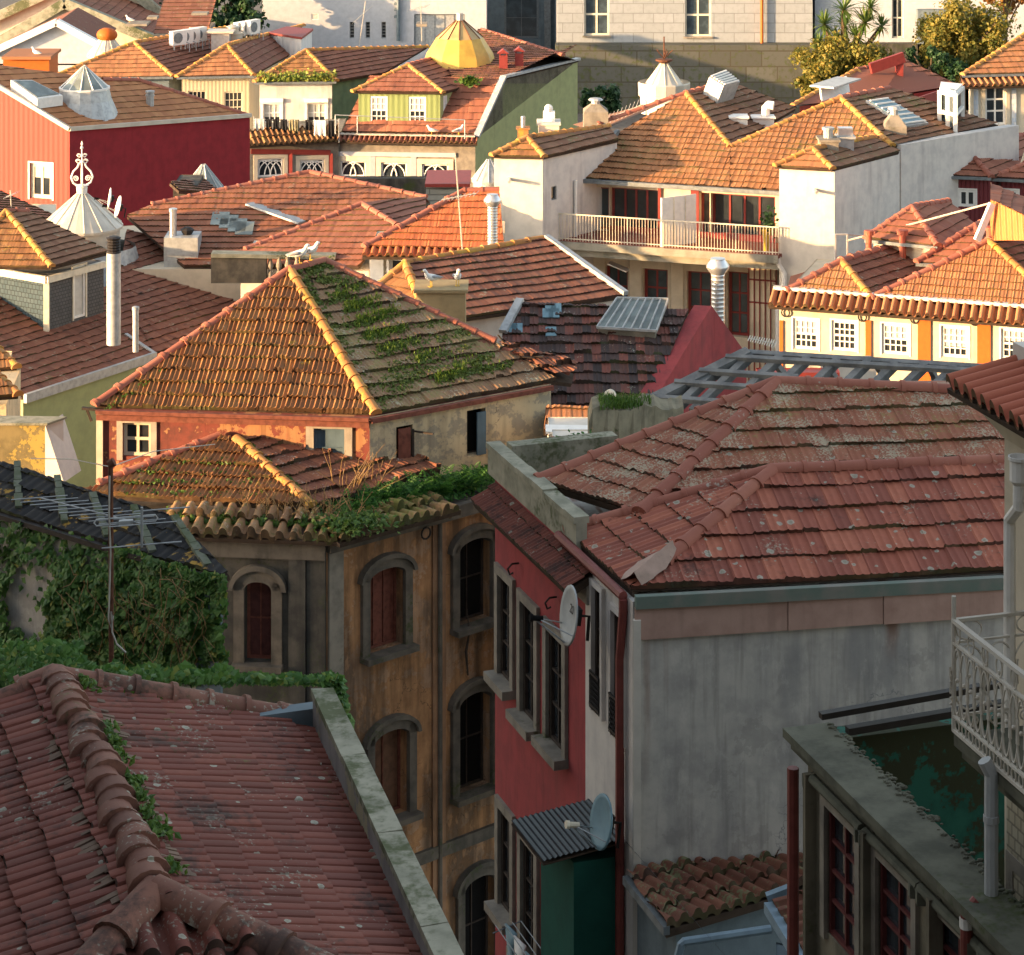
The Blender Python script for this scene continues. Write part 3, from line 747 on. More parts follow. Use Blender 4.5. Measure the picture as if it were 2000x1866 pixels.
    while t < L_:
        l_ = .5+.35*rg.random(); q0 = V((p0.x, p0.y, 0))+ud*t+nn*.02; q1 = V((p0.x, p0.y, 0))+ud*min(t+l_-.008, L_)+nn*.02
        zz = tz+(rg.random()-.5)*.05
        st.prism([q0+V((0, 0, z-.06)), q1+V((0, 0, z-.06)), q1-nn*.15+V((0, 0, z-.06)), q0-nn*.15+V((0, 0, z-.06))], (0, 0, zz-z+.06))
        st.prism([q0+nn*.03+V((0, 0, zz)), q1+nn*.03+V((0, 0, zz)), q1-nn*.18+V((0, 0, zz)), q0-nn*.18+V((0, 0, zz))], (0, 0, .07+.02*rg.random()))
        t += l_
    h.part('street_parapet', st, 'p_lime')
    bp = MB(); q0 = V((p0.x, p0.y, 0))-nn*.3-ud*.02; q1 = q0-nn*1.6
    bp.prism([q0+V((0, 0, z-.1)), q1+V((0, 0, z-.1)), q1-ud*.25+V((0, 0, z-.1)), q0-ud*.25+V((0, 0, z-.1))], (0, 0, tz-z+.12)); h.part('back_parapet', bp, 'p_lime')
    # tiled canopy under the parapet
    an = a_+nn*.37
    o0 = onplane(920, 978, an, nn); o1 = onplane(1104, 1153, an, nn); o1.z = o0.z
    i0 = V((o0.x, o0.y, 0))-nn*.37; i1 = V((o1.x, o1.y, 0))-nn*.37
    i0.z = i1.z = o0.z+.20
    h.slope([o0, o1, i1, i0], o0, o1, 't_near', name='canopy', tw=.085, th=.30, amp=.026, stp=.02, kind='wave', ns=6, seed=41, jit=.5, sag=.01)
    st = MB(); st.prism([i0+V((0, 0, -.42)), i1+V((0, 0, -.42)), i1+nn*.08+V((0, 0, -.42)), i0+nn*.08+V((0, 0, -.42))], (0, 0, .24)); h.part('cornice', st, 'p_granite')
    # gutter and downpipes
    gt = MB(); gt.tube([f0+nn*.10+V((0, 0, -.05)), e0+nn*.10+V((0, 0, -.08))], .06, 8); h.part('gutter', gt, 'redpipe')
    dp = MB(); c0 = e0+nn*.10+V((0, 0, -.12)); cc = h.at(4, 1221, 1300, .07)
    dp.tube([c0, c0+V((0, 0, -.15)), V((cc.x, cc.y, c0.z-.75)), V((cc.x, cc.y, 2))], .055, 8); h.part('downpipe', dp, 'redpipe')
    ds = MB(); cs = V((A.x, A.y, 0))-u*-.05+V((0, -.04, 0)); ds.bar(cs+V((0, 0, 2)), cs+V((0, 0, z-.25)), .09, .09); h.part('corner_strip', ds, 'p_white')
    # green wooden eave board, pink rusty flashing
    nw = V((u.y, -u.x, 0))
    s0 = V((A.x, A.y, 0))+u*.02; s1 = V((C.x, C.y, 0))
    bd = MB(); bd.prism([s0+V((0, 0, z-.11)), s1+V((0, 0, z-.11)), s1+nw*.10+V((0, 0, z-.11)), s0+nw*.10+V((0, 0, z-.11))], (0, 0, .15)); h.part('eave_board', bd, 'wood_b2')
    fl = MB(); segs = [0, 1.9, 3.1, 4.7]
    for i in range(3):
        q0, q1 = s0+u*segs[i], s0+u*(segs[i+1]-.006); dz = (0, .02, .035)[i]
        fl.prism([q0+V((0, 0, z-.50+dz)), q1+V((0, 0, z-.50+dz+.02)), q1+nw*(.05+.01*i)+V((0, 0, z-.50+dz+.02)), q0+nw*(.05+.01*i)+V((0, 0, z-.50+dz))], (0, 0, .385-dz))
    h.part('rusty_flashing', fl, 'p_flash')
    # washing rings on the front
    for (px, py) in ((1016, 1100), (1090, 1166)):
        c = h.at(3, px, py, .02); mb = MB(); mb.tube([c, c+nn*.10, c+nn*.16+V((0, 0, -.06)), c+nn*.13+V((0, 0, -.14)), c+nn*.08+V((0, 0, -.12))], .014, 6); h.part('iron_hook', mb, 'iron')
    return dict(h=h, A=A, B=B, C=C, nn=nn, u=u, z=z, tz=tz, dirF=dirF)
M['wood_b2'] = plaster('wood_green_grey', (.13, .165, .14), (.20, .19, .165), .3, (.05, .07, .065), streak=False)
M['p_flash'] = plaster('flashing_pink_rusty', (.42, .27, .22), (.34, .21, .17), 1.25, (.13, .04, .018), streak=False, fine=9, drip=.2)
CR = crimson()

# ------------------------------------------------------------------ derelict house: upper storey and hip roof, ochre lower storeys
M['p_dirtyw2'] = plaster('window_stone_whitewash', (.40, .35, .29), (.30, .26, .22), .5, (.10, .08, .06))
def derelict():
    Ae = P(187, 793, 56); z = Ae.z
    Be = L(733, 808, z); De = L(1085, 743, z)
    zt = z+.02
    a = L(190, 800, zt-.05); b = L(722, 815, zt-.05); c = L(1076, 750, zt-.05)
    g_ = a+(c-b)
    up = House('derelict_house', 'derelict corner house with a mossy hip roof, peeling red and cream walls and empty windows', 'house', [a, b, c, g_], zt-.05, M['p_red_peel'],
               z0=10, mats={1: M['p_cream_peel']}, wall_labels={1: 'cream side wall with flaking plaster'})
    up.win(0, 240, 825, 295, 893, cols=2, rows=2, fr='p_cream', sur='p_dirtyw2', sw=.13, fw=.07, mw=.06, depth=.14)
    up.win(0, 613, 836, 673, 917, cols=1, rows=2, fr='wood_b', fill='wood_b', sur='p_dirtyw2', sw=.17, fw=.05, depth=.10, mw=.02, label='boarded blue grey window')
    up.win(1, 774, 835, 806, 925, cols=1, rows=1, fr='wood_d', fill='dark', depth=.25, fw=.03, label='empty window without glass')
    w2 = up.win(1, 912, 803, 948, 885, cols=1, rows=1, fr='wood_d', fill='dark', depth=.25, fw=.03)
    up.walls()
    sh = MB(); p = up.at(1, 776, 838, .02); q = up.at(1, 776, 922, .02); nn = up.edge(1)[3]; uu = up.edge(1)[2]
    sh.prism([p, p+nn*.02+uu*.30, V((q.x, q.y, q.z))+nn*.02+uu*.30, q], nn*.03); up.part('shutter', sh, 'wood_r')
    sh = MB(); p = up.at(1, 806, 842, .0); sh.bar(p, p+nn*.45+uu*.25, .05, .03); sh.bar(up.at(1, 806, 838, .02), up.at(1, 806, 925, .02), .05, .10); up.part('broken_shutter', sh, 'wood_d')
    sh = MB(); p = up.at(1, 931, 806, .03); q = up.at(1, 948, 886, .03); sh.prism([p, V((q.x, q.y, p.z)), q, V((p.x, p.y, q.z))], -nn*.04); up.part('shutter', sh, 'wood_b')
    # corner boards and top plate
    cb = MB(); cb.bar(V((a.x, a.y, 10))+V((.06, -.03, 0)), V((a.x, a.y, z-.1))+V((.06, -.03, 0)), .14, .1); up.part('corner_post', cb, 'p_cream')
    tp = MB(); ue = up.edge(0)[2]; ne = up.edge(0)[3]; tp.bar(V((a.x, a.y, z-.18))+ne*.05, V((b.x, b.y, z-.18))+ne*.05, .10, .12); tp.bar(V((a.x, a.y, z-.05))+ne*.12, V((b.x, b.y, z-.05))+ne*.12, .10, .08)
    tp.bar(V((b.x, b.y, z-.1))+nn*.06, V((c.x, c.y, z-.1))+nn*.06, .12, .10)
    up.part('eave_board', tp, 'wood_r')
    # roof
    n1 = pitchplane(Ae, Be, 31); Cp = onplane(566, 528, Ae, n1); n2 = pnorm(Be, De, Cp)
    E = onplane(634, 510, Be, n2); G = onplane(1118, 722, Be, n2)
    K = onplane(965, 668, Be, n2)
    kw = dict(tw=.21, th=.37, amp=.07, stp=.04, kind='mars', ns=9, jit=1.3, sag=.05)
    up.slope([Ae, Be, Cp], Ae, Be, 't_hip', seed=51, **kw)
    up.slope([Be, De, K, E, Cp], Be, De, 't_moss', seed=52, tw=.2, th=.42, amp=.035, stp=.045, kind='mars', ns=7, jit=1.0, sag=.05)
    De2 = De+(De-Be)*.10; up.slope([De, De2+V((0, 0, -.12)), G+V((.05, .3, -.15)), K], De, De2, 't_brn', seed=53, tw=.21, th=.42, amp=.04, stp=.05, kind='mars', ns=7, jit=2.5, sag=.12)
    ridge([(Be, Cp)], M['ridge_y'], up.r, r=.125, ln=.40, seed=54, lift=.05, lip=1.15)
    ridge([(Ae, Cp)], M['ridge_r'], up.r, r=.105, ln=.62, seed=55, lift=.06, lip=1.3)
    ridge([(Cp, E), (K, E)], M['ridge_r'], up.r, r=.11, ln=.5, seed=56, lift=.04)
    ridge([(K+(G-K)*.95+V((0, 0, -.10)), K+(G-K)*.12+V((0, 0, -.05)))], M['ridge_r'], up.r, r=.09, ln=.8, seed=57, lift=.0, jit=3)
    Gb = Ae+(De-Be); mb = MB(); mb.quad(Ae, Cp, E, Gb); mb.quad(De, Gb, E, K); up.part('roof_back', mb, 't_brn')
    # broken boards at the collapsed end
    bb = MB(); rg = random.Random(9)
    for i in range(16):
        p = K.lerp(G, .15+.85*rg.random())+V((rg.uniform(-.2, .2), rg.uniform(-.35, .1), rg.uniform(-.15, .08)))
        d_ = V((rg.uniform(-1, 1), rg.uniform(-.5, .5), rg.uniform(-.25, .15))).normalized()*rg.uniform(.25, .7); bb.bar(p, p+d_, rg.uniform(.04, .12), .02)
    up.part('broken_batten', bb, 'wood_d')
    # wooden bits at the left gable end of the eave
    bb = MB(); bb.bar(Ae+V((-.3, 0, -.05)), Ae+V((.5, -.02, -.12)), .1, .05); bb.bar(Ae+V((-.2, .05, -.1)), Ae+V((-.1, .05, -.35)), .06, .05); up.part('rafter_end', bb, 'wood_d')
    # ---------------- lower storeys
    Kp = P(637, 1048, 52.1); zl = Kp.z
    dW = V((.752, .66, 0)).normalized(); dL = V((-.96, .10, 0)).normalized()
    lo = House('ochre_house', 'tall ochre house with stained walls and round headed stone windows above the alley', 'house',
               [Kp+dL*4.6, Kp, Kp+dW*8.0, Kp+dW*8.0+V((-4.6, 3.5, 0)), Kp+dL*4.6+V((0, 4.0, 0))], zl-.05, M['p_stone'], mats={1: M['p_orange']}, wall_labels={1: 'ochre plastered wall with rain streaks', 0: 'dark granite wall'})
    kk = dict(sur='p_granite_d', sw=.19, sd=.10, sill='p_granite_d', arch=.10, depth=.28, fw=.05)
    lo.win(1, 718, 1118, 787, 1258, cols=3, rows=1, fr='wood_r', fill='wood_r', mw=.02, label='window with a closed faded red shutter', **kk)
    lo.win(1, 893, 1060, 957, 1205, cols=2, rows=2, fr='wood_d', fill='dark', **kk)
    lo.win(1, 727, 1436, 795, 1585, cols=2, rows=1, fr='wood_r', fill='wood_r2', mw=.02, **kk)
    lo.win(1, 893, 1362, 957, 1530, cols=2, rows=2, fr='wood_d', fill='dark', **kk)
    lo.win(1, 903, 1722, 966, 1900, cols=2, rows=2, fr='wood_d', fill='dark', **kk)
    lo.win(0, 478, 1134, 531, 1296, cols=2, rows=2, fr='wood_r', fill='wood_r3', mw=.03, sur='p_granite_d', sw=.22, sd=.08, sill='p_granite_d', arch=.10, depth=.3, fw=.06, label='dark red shuttered window')
    lo.walls()
    nw = lo.edge(1)[3]; uw = lo.edge(1)[2]
    def strip(e, px0, px1, z0, z1, th, name, mat, yref=1300):
        p = lo.at(e, px0, yref); q = lo.at(e, px1, yref); nrm = lo.edge(e)[3]
        mb = MB(); mb.prism([V((p.x, p.y, z0)), V((q.x, q.y, z0)), V((q.x, q.y, z0))+nrm*th, V((p.x, p.y, z0))+nrm*th], (0, 0, z1-z0)); return lo.part(name, mb, mat)
    strip(1, 640, 668, 0, zl-.30, .06, 'corner_quoin', 'p_granite'); strip(0, 600, 636, 0, zl-.3, .06, 'corner_quoin', 'p_stone')
    strip(0, 565, 598, 0, zl-.3, .10, 'pilaster', 'p_stone')
    strip(1, 843, 868, 0, zl-.25, .05, 'pilaster', 'p_orange2'); 
    mb = MB(); p = lo.at(1, 855, 1300, .08); mb.tube([V((p.x, p.y, 0)), V((p.x, p.y, zl-.3))], .05, 8); lo.part('downpipe', mb, 'p_granite_d')
    zc = lo.at(1, 830, 1672).z
    p = V((Kp.x, Kp.y, 0)); q = p+dW*8
    mb = MB(); mb.prism([p+V((0, 0, zc-.12)), q+V((0, 0, zc-.12)), q+nw*.09+V((0, 0, zc-.12)), p+nw*.09+V((0, 0, zc-.12))], (0, 0, .26)); lo.part('string_course', mb, 'p_granite_d')
    mb = MB(); mb.prism([p+V((0, 0, zl-.32)), q+V((0, 0, zl-.32)), q+nw*.16+V((0, 0, zl-.32)), p+nw*.16+V((0, 0, zl-.32))], (0, 0, .27))
    nl = lo.edge(0)[3]; q2 = p+dL*4.6
    mb.prism([p+V((0, 0, zl-.45)), q2+V((0, 0, zl-.45)), q2+nl*.14+V((0, 0, zl-.45)), p+nl*.14+V((0, 0, zl-.45))], (0, 0, .38)); lo.part('cornice', mb, 'p_granite_d')
    for (px, py, e) in ((822, 1038, 1), (1000, 1000, 1)):
        c = lo.at(e, px, py, .17); mb = MB(); mb.tube([c+uw*.12*math.cos(t)+V((0, 0, .12*math.sin(t))) for t in [i*math.pi/6 for i in range(13)]], .02, 6, False); lo.part('iron_ring', mb, 'iron')
    # a curtain blown from the second window
    mb = MB(); c = lo.at(1, 905, 1270, .12); mb.tube([c+V((0, 0, .9)), c+V((.05, 0, .4)), c+V((-.02, 0, 0)), c+V((.02, 0, -.5))], [.012, .02, .035, .02], 6); lo.part('hanging_rope', mb, 'wood_d')
    # terrace ledge at the foot of the upper storey
    le = MB(); p0 = up.at(1, 722, 962, .0); nn = up.edge(1)[3]; uu = up.edge(1)[2]; zz = p0.z
    le.prism([V((p0.x, p0.y, zz-.3))-uu*.1, V((p0.x, p0.y, zz-.3))+uu*6, V((p0.x, p0.y, zz-.3))+uu*6+nn*.35, V((p0.x, p0.y, zz-.3))-uu*.1+nn*.35], (0, 0, .28)); lo.part('ledge', le, 'p_grey')
    # lean-to roof over the lower storey
    De_ = 16.83; ze = H-De_
    f1 = L(608, 990, ze); f0 = L(150, 962, ze)
    n3 = pitchplane(f0, f1, 20); ap = onplane(462, 858, f1, n3); ap0 = onplane(428, 852, f1, n3)
    lt = onplane(195, 947, f1, n3)
    lo.slope([f0, f1, ap, ap0], f0, f1, 't_hip', seed=61, tw=.21, th=.40, amp=.07, stp=.04, kind='mars', ns=9, jit=1.3, sag=.04, droop=0)
    rb = f1+V((2.6, 2.6, 0)); n4 = pnorm(f1, rb, ap)
    lo.slope([f1, rb, rb+V((-1.2, .9, .35)), ap], f1, rb, 't_old', seed=62, tw=.21, th=.40, amp=.04, stp=.04, ns=7, jit=1.3, sag=.05)
    ridge([(f1, ap)], M['ridge_y'], lo.r, r=.125, ln=.46, seed=63, lift=.05)
    ridge([(lt, ap0)], M['ridge_r'], lo.r, r=.10, ln=.6, seed=64, lift=.05, lip=1.3)
    # barrel tile eave course with plants behind it
    z5 = zl+.02
    k1 = Kp+V((.25, -.35, .0)); k1.z = z5; k0 = k1+dL*3.6
    i1 = f1.copy(); i0 = f1+dL*3.8
    vv = V((0, .95, .30))
    lo.slope([k0, k1, k1+vv, k0+vv], k0, k1, 't_eave', name='eave_course', seed=65, tw=.29, th=.50, amp=.13, stp=.05, kind='barrel', ns=14, jit=1.8, sag=.05)
    k2 = k1+dW*3.2; vw = -nw*.8+V((0, 0, .2)); o_ = nw*.1
    lo.slope([k1+o_, k2+o_, k2+vw, k1+vw], k1+o_, k2+o_, 't_eave', name='eave_course', seed=66, tw=.27, th=.48, amp=.11, stp=.05, kind='barrel', ns=12, jit=2.4, sag=.08)
    return dict(up=up, lo=lo, Be=Be, De=De, Cp=Cp, E=E, K=K, n2=n2, n1=n1, Kp=Kp, dW=dW, dL=dL, zl=zl, nw=nw, f0=f0, f1=f1, ap=ap, n3=n3, k0=k0, k1=k1, nn=nn, uu=uu, ledge=p0)
M['wood_r2'] = simple('wood_brown_shutter', (.15, .075, .045), .75, .2, 0, .4, 6)
M['wood_r3'] = simple('wood_dark_red', (.10, .035, .03), .75, .2, 0, .35, 8)
M['p_orange2'] = plaster('plaster_ochre_pale', (.34, .19, .11), (.26, .14, .08), .8, (.04, .03, .022))
DE = derelict()
M['p_wallmoss'] = plaster('old_wall_mossy', (.24, .19, .09), (.14, .115, .06), .5, (.05, .045, .03), patch=(.40, .29, .08), pamt=.35, streak=False)
M['rib'] = plaster('rib_moss_mortar', (.15, .155, .12), (.09, .105, .06), .3, (.04, .05, .03), streak=False, green=.55)
# ------------------------------------------------------------------ more materials
M['c_red'] = corrug('corrugated_red', (.36, .045, .03), (1, 0), .22, .15, depth=.003)
M['c_redd'] = corrug('corrugated_dark_red', (.17, .03, .035), (1, -.2), .16, .2)
M['c_cream'] = corrug('corrugated_cream', (.50, .43, .29), (1, 0), .2, .25, depth=.004)
M['c_green'] = corrug('corrugated_green', (.20, .25, .095), (1, 0), .28, .2, depth=.005)
M['c_white'] = corrug('corrugated_white', (.62, .61, .60), (1, .2), .25, .2)
M['p_dgreen'] = plaster('render_dark_green', (.12, .18, .11), (.09, .14, .09), .2, (.05, .07, .05))
M['slate'] = brickmat('slate_scales', (.125, .12, .115), (.10, .098, .095), (.06, .058, .055), (.535, .845), .13, .11, .012, .15)
M['slate_d'] = brickmat('slate_scales_teal', (.06, .085, .10), (.045, .07, .085), (.025, .035, .04), (.845, -.535), .15, .15, .012, .1)
M['ash'] = brickmat('ashlar_white', (.29, .31, .33), (.26, .28, .295), (.19, .20, .21), (1, 0), 1.5, .72, .03, .12, (.38, .36, .32))
M['ashd'] = brickmat('ashlar_mossy', (.095, .098, .088), (.07, .072, .064), (.06, .055, .04), (1, 0), 2.3, 1.15, .05, .6, (.06, .06, .04), green=.35)
M['clap'] = brickmat('grey_boards', (.30, .32, .30), (.28, .30, .28), (.15, .16, .15), (1, 0), 6, .22, .03, .2)
M['p_bluewhite'] = plaster('plaster_cool_white', (.44, .45, .48), (.38, .39, .42), .18, (.36, .36, .36))
M['domey'] = simple('dome_yellow', (.60, .37, .06), .45, .4, 0, .3, 1.5)
M['dome_pane'] = simple('dome_amber_pane', (.46, .31, .13), .35, .5, 0, .25, 2)
M['pan'] = simple('pale_sheet_metal', (.55, .50, .42), .45, .4, .2, .2, 2)

# ------------------------------------------------------------------ left: ivy house with tarred roof
def ivyhouse():
    b = P(437, 1128, 40); z = b.z; a = L(-90, 972, z)
    u = (b-a).normalized(); back = V((-u.y, u.x, 0))
    h = House('ivy_house', 'low grey house under a black tarred roof, its wall overgrown with ivy', 'house', [a, b-u*.05, onplane(338, 1008, b, pitchplane(a, b, 24))-u*.1, onplane(-90, 875, b, pitchplane(a, b, 24))], z-.12, M['p_grey'])
    h.walls()
    n = pitchplane(a, b, 24)
    q = lambda x, y: onplane(x, y, b, n)
    e0, e1 = a-back*.12, b-back*.12
    h.slope([a, b, q(446, 1120), q(338, 1008), q(-90, 875)], a, b, 't_blk', seed=71, tw=.2, th=.30, amp=.02, stp=.02, kind='wave', ns=6, jit=1.2, sag=.03)
    for (x0, y0, x1, y1) in ((35, 906, 38, 996), (113, 934, 128, 1024), (182, 968, 212, 1052), (262, 992, 300, 1082), (342, 1012, 408, 1110)):
        p, t = q(x0, y0)+n*.04, q(x1, y1)+n*.04; mb = MB(); [mb.bar(p.lerp(t, i/7), p.lerp(t, (i+.93)/7), .10+.05*R.random(), .05+.02*R.random()) for i in range(7)]; h.part('mortar_rib', mb, 'rib')
    mb = MB(); mb.bar(a-back*.05+V((0, 0, -.06)), b-back*.05+V((0, 0, -.06)), .10, .08); h.part('eave_board', mb, 'iron')
    mb = MB(); p = L(440, 1150, z-.3); c = b-u*.55; mb.prism([V((c.x, c.y, 5))-back*.02, V((b.x, b.y, 5))-back*.02, V((b.x, b.y, z-.35))-back*.02, V((c.x, c.y, z-.3))-back*.02], -back*.05); h.part('metal_sheet', mb, 'p_teal')
    return dict(h=h, a=a, b=b, u=u, back=back, z=z, q=q, n=n)
IV = ivyhouse()

def garden_wall():
    tz = P(88, 830, 59).z
    p0, p1 = P(-40, 830, 59), P(88, 831, 59); p2 = P(124, 832, 59.5)
    h = House('old_wall', 'stub of an old mossy stone wall with a whitewashed end, left edge', 'wall', [(p0.x, p0.y), (p1.x, p1.y), (p2.x, p2.y), (p0.x, p2.y+.1)], tz, M['p_cream_peel'], mats={0: M['p_wallmoss'], 1: M['p_dirtywhite']})
    h.walls()
    mb = MB(); mb.prism([V((p1.x, p1.y, tz)), V((p1.x, p1.y, tz-1.3)), V((p1.x+.45, p1.y-.1, tz-1.3))], V((.25, .9, 0))); h.part('buttress', mb, 'p_dirtywhite')
    mb = MB(); mb.prism([V((p0.x-.1, p0.y-.06, tz+.0)), V((p1.x+.06, p1.y-.06, tz)), V((p2.x+.08, p2.y, tz)), V((p0.x-.1, p2.y+.1, tz))], (0, 0, .05)); h.part('coping', mb, 'p_lime')
garden_wall()

# ------------------------------------------------------------------ slate dormer house with green wall
def slatehouse():
    e0 = P(45, 775, 75); z = e0.z; e1 = L(300, 692, z); u = (e1-e0).normalized(); w_ = V((-u.y, u.x, 0))
    far = e0+u*12.0
    h = House('slate_dormer_house', 'house with a brown tiled roof, slate clad dormer and sage green side wall', 'house', [e0-u*.0, far, far+w_*7, e0+w_*7], z-.1, M['p_green'])
    h.walls()
    n = pitchplane(e0, e1, 20); q = lambda x, y: onplane(x, y, e0, n)
    kw = dict(tw=.2, th=.33, amp=.03, stp=.025, ns=5, jit=.9, sag=.03)
    h.slope([e0, e1, q(236, 560), q(-60, 570), q(-60, 705)], e0, e1, 't_brn', seed=81, **kw)
    h.slope([e1+w_*.0-V((0, 0, .04)), far-V((0, 0, .04)), q(520, 522), q(392, 482), q(247, 450), q(228, 560)], e0, e1, 't_brn', seed=82, **kw)
    mb = MB(); mb.bar(e0-w_*.08+V((0, 0, -.05)), e1-w_*.08+V((0, 0, -.05)), .12, .26); h.part('flashing', mb, 'zinc')
    mb = MB(); mb.bar(q(245, 655)+n*.05, e1+n*.05, .12, .04); h.part('flashing', mb, 'zinc')
    # dormer
    Q = q(91, 645); zt = H-(541+600)/F*Q.y
    wd = 2.6; dp = 3.9
    lo_ = Q.z-1.2
    d = House('dormer', None, None, [Q, Q+u*wd, Q+u*wd+w_*dp, Q+w_*dp], zt, M['slate'], z0=lo_, mats={3: M['slate_d']})
    d.win(0, 143, 523, 166, 617, cols=1, rows=1, fr='white', gl='curtain', fw=.07, sur='ivory', sw=.06, depth=.06)
    d.walls(); d.r.parent = h.r; d.r.location = V(d.r.location)-V(h.r.location)
    mb = MB(); mb.bar(V((Q.x, Q.y, lo_)), V((Q.x, Q.y, zt)), .17, .17); mb.bar(V((Q.x, Q.y, zt-.08))-u*.06-w_*.06, V((Q.x, Q.y, zt-.08))+u*wd-w_*.06, .12, .2); mb.bar(V((Q.x, Q.y, zt-.08))-w_*.04-u*.05, V((Q.x, Q.y, zt-.08))+w_*dp-u*.05, .12, .22); d.part('trim_board', mb, 'ivory')
    hiproof(d, (-75, 520), (101, 521), (12, 412), (214, 492), (54, 413), Q.y*.996, pitch=27, mf='t_hip', mr='t_moss2', mrid='ridge_r', r=.11, seed=83, tw=.2, th=.3, hl=dict(ln=.34))
    # small lit roof at the very left
    s = House('cottage', 'small cottage roof of bright orange tiles with yellow hip tiles at the left edge', 'house', [P(-160, 800, 65.5), P(12, 800, 65.5), P(12, 800, 65.5)+V((-.3, 3.5, 0)), P(-160, 800, 65.5)+V((0, 4, 0))], P(0, 790, 65.5).z, M['p_cream_peel'])
    s.walls()
    hiproof(s, (-150, 788), (36, 772), (-52, 690), (60, 755), (-40, 683), 65.2, 27, 't_hip', 't_old', seed=85, tw=.2, th=.34, right=False, deck=False); ridge([(L(36, 772, P(36, 772, 65.2).z), P(-52, 690, 67.5))], M['ridge_y'], s.r, r=.13, seed=8)
    s2 = House('cottage', 'cottage roof stepping up behind the leftmost orange one', 'house', [P(-160, 740, 69), P(10, 740, 69), P(10, 740, 69)+V((-.3, 2.5, 0)), P(-160, 740, 69)+V((0, 3, 0))], P(0, 733, 69).z, M['p_cream_peel'])
    s2.walls()
    hiproof(s2, (-150, 730), (33, 718), (-50, 640), (50, 705), (-40, 635), 68.8, 27, 't_hip', 't_old', seed=86, tw=.2, th=.34, right=False, deck=False); ridge([(P(33, 718, 68.8), P(-50, 640, 71))], M['ridge_y'], s2.r, r=.13, seed=8)
    return dict(h=h, q=q, n=n, u=u, w=w_, z=z)
SL = slatehouse()

# ------------------------------------------------------------------ big red house, left background
def redhouse():
    C0 = P(136, 254, 106); Fr = P(488, 227, 113); Fl = P(-60, 136, 107.5)
    n = pnorm(C0, Fr, Fl); q = lambda x, y: onplane(x, y, C0, n)
    b0 = Fl+V((6.5, 7, 0)); 
    B1 = q(271, 157)
    h = House('red_house', 'large crimson house with a long blank side wall and one tall white window', 'house', [Fl, C0, Fr, V((B1.x, B1.y+.5, 0)), V((Fl.x, Fl.y+9, 0))], [Fl.z-.05, C0.z-.05, Fr.z-.05, Fr.z-.05, Fr.z], M['c_red'], mats={1: M['p_pinkr']})
    h.win(0, 58, 318, 102, 390, cols=2, rows=1, fr='ivory', sur='white', sw=.07, sd=.03, fw=.16, mw=.10, depth=.15, curtain=.6)
    h.walls()
    h.slope([Fl, C0, Fr, B1, q(200, 155), q(-60, 120)], C0, Fr, 't_org', seed=91, tw=.24, th=.42, amp=.02, stp=.02, ns=4, jit=.6, sag=.02)
    mb = MB(); mb.bar(C0+V((0, -.05, .04)), Fr+V((.05, -.05, .04)), .16, .16); mb.bar(Fl+V((0, -.05, .05)), C0+V((0, -.05, .05)), .16, .16); h.part('flashing', mb, 'pan')
    ridge([(Fr, B1), (q(200, 156), B1)], M['ridge_r'], h.r, r=.13, ln=.5, seed=92)
    # flat roof light in a frame
    p = [q(20, 178), q(72, 215), q(122, 208), q(62, 178)]
    mb = MB(); mb.prism([x+n*.05 for x in p], V((0, 0, .42))); fr_ = h.part('roof_light', mb, 'white')
    c = sum(p, V((0, 0, 0)))/4; mb = MB(); mb.prism([c+(x-c)*.86+n*.05+V((0, 0, .40)) for x in p], V((0, 0, .05))); mb.build('pane', M['glass_s'], fr_)
    # glazed cone
    c = q(165, 195); mb = MB(); R_ = 1.05
    zz = P(163, 172, c.y).z; 
    prof = [(R_*1.55, c.z-1.0), (R_*1.12, c.z+.0), (R_, zz)]
    mb.lathe([(r_, z_-zz) for r_, z_ in prof], (c.x, c.y, zz), 16, closed=False); sk = h.part('glazed_cone', mb, 'zinc')
    ap = P(158, 128, c.y).z-zz
    mb = MB(); mb.lathe([(R_, 0), (.04, ap)], (c.x, c.y, zz), 12, closed=False); mb.build('pane', M['glass_s'], sk)
    mb = MB()
    for k in range(12):
        a = k*math.pi/6; mb.tube([V((c.x+R_*math.cos(a), c.y+R_*math.sin(a), zz)), V((c.x, c.y, zz+ap))], .03, 4)
    mb.lathe([(R_+.04, -.04), (R_+.04, .04)], (c.x, c.y, zz), 16); mb.build('glazing_bar', M['white'], sk)
    # vent pipe
    c = q(293, 204); mb = MB(); mb.lathe([(.17, -.2), (.17, .35), (.2, .36), (.2, .42), (.17, .43), (.17, .5), (.2, .51), (.2, .58), (.1, .6)], c, 10); h.part('vent_pipe', mb, 'zinc')
    return h
M['p_pinkr'] = plaster('side_wall_crimson', (.27, .028, .035), (.22, .024, .03), .2, (.16, .02, .03), rough=.95, drip=.12)
RH = redhouse()

def box_house(name, label, cat, x0, x1, ytop, d, depth, mat, z0=0, group=None, slant=0, **k):
    a, b = P(x0, ytop, d), P(x1, ytop, d+slant)
    h = House(name, label, cat, [a, b, V((b.x, b.y+depth, 0)), V((a.x, a.y+depth, 0))], a.z, mat, z0=z0, group=group, **k)
    return h

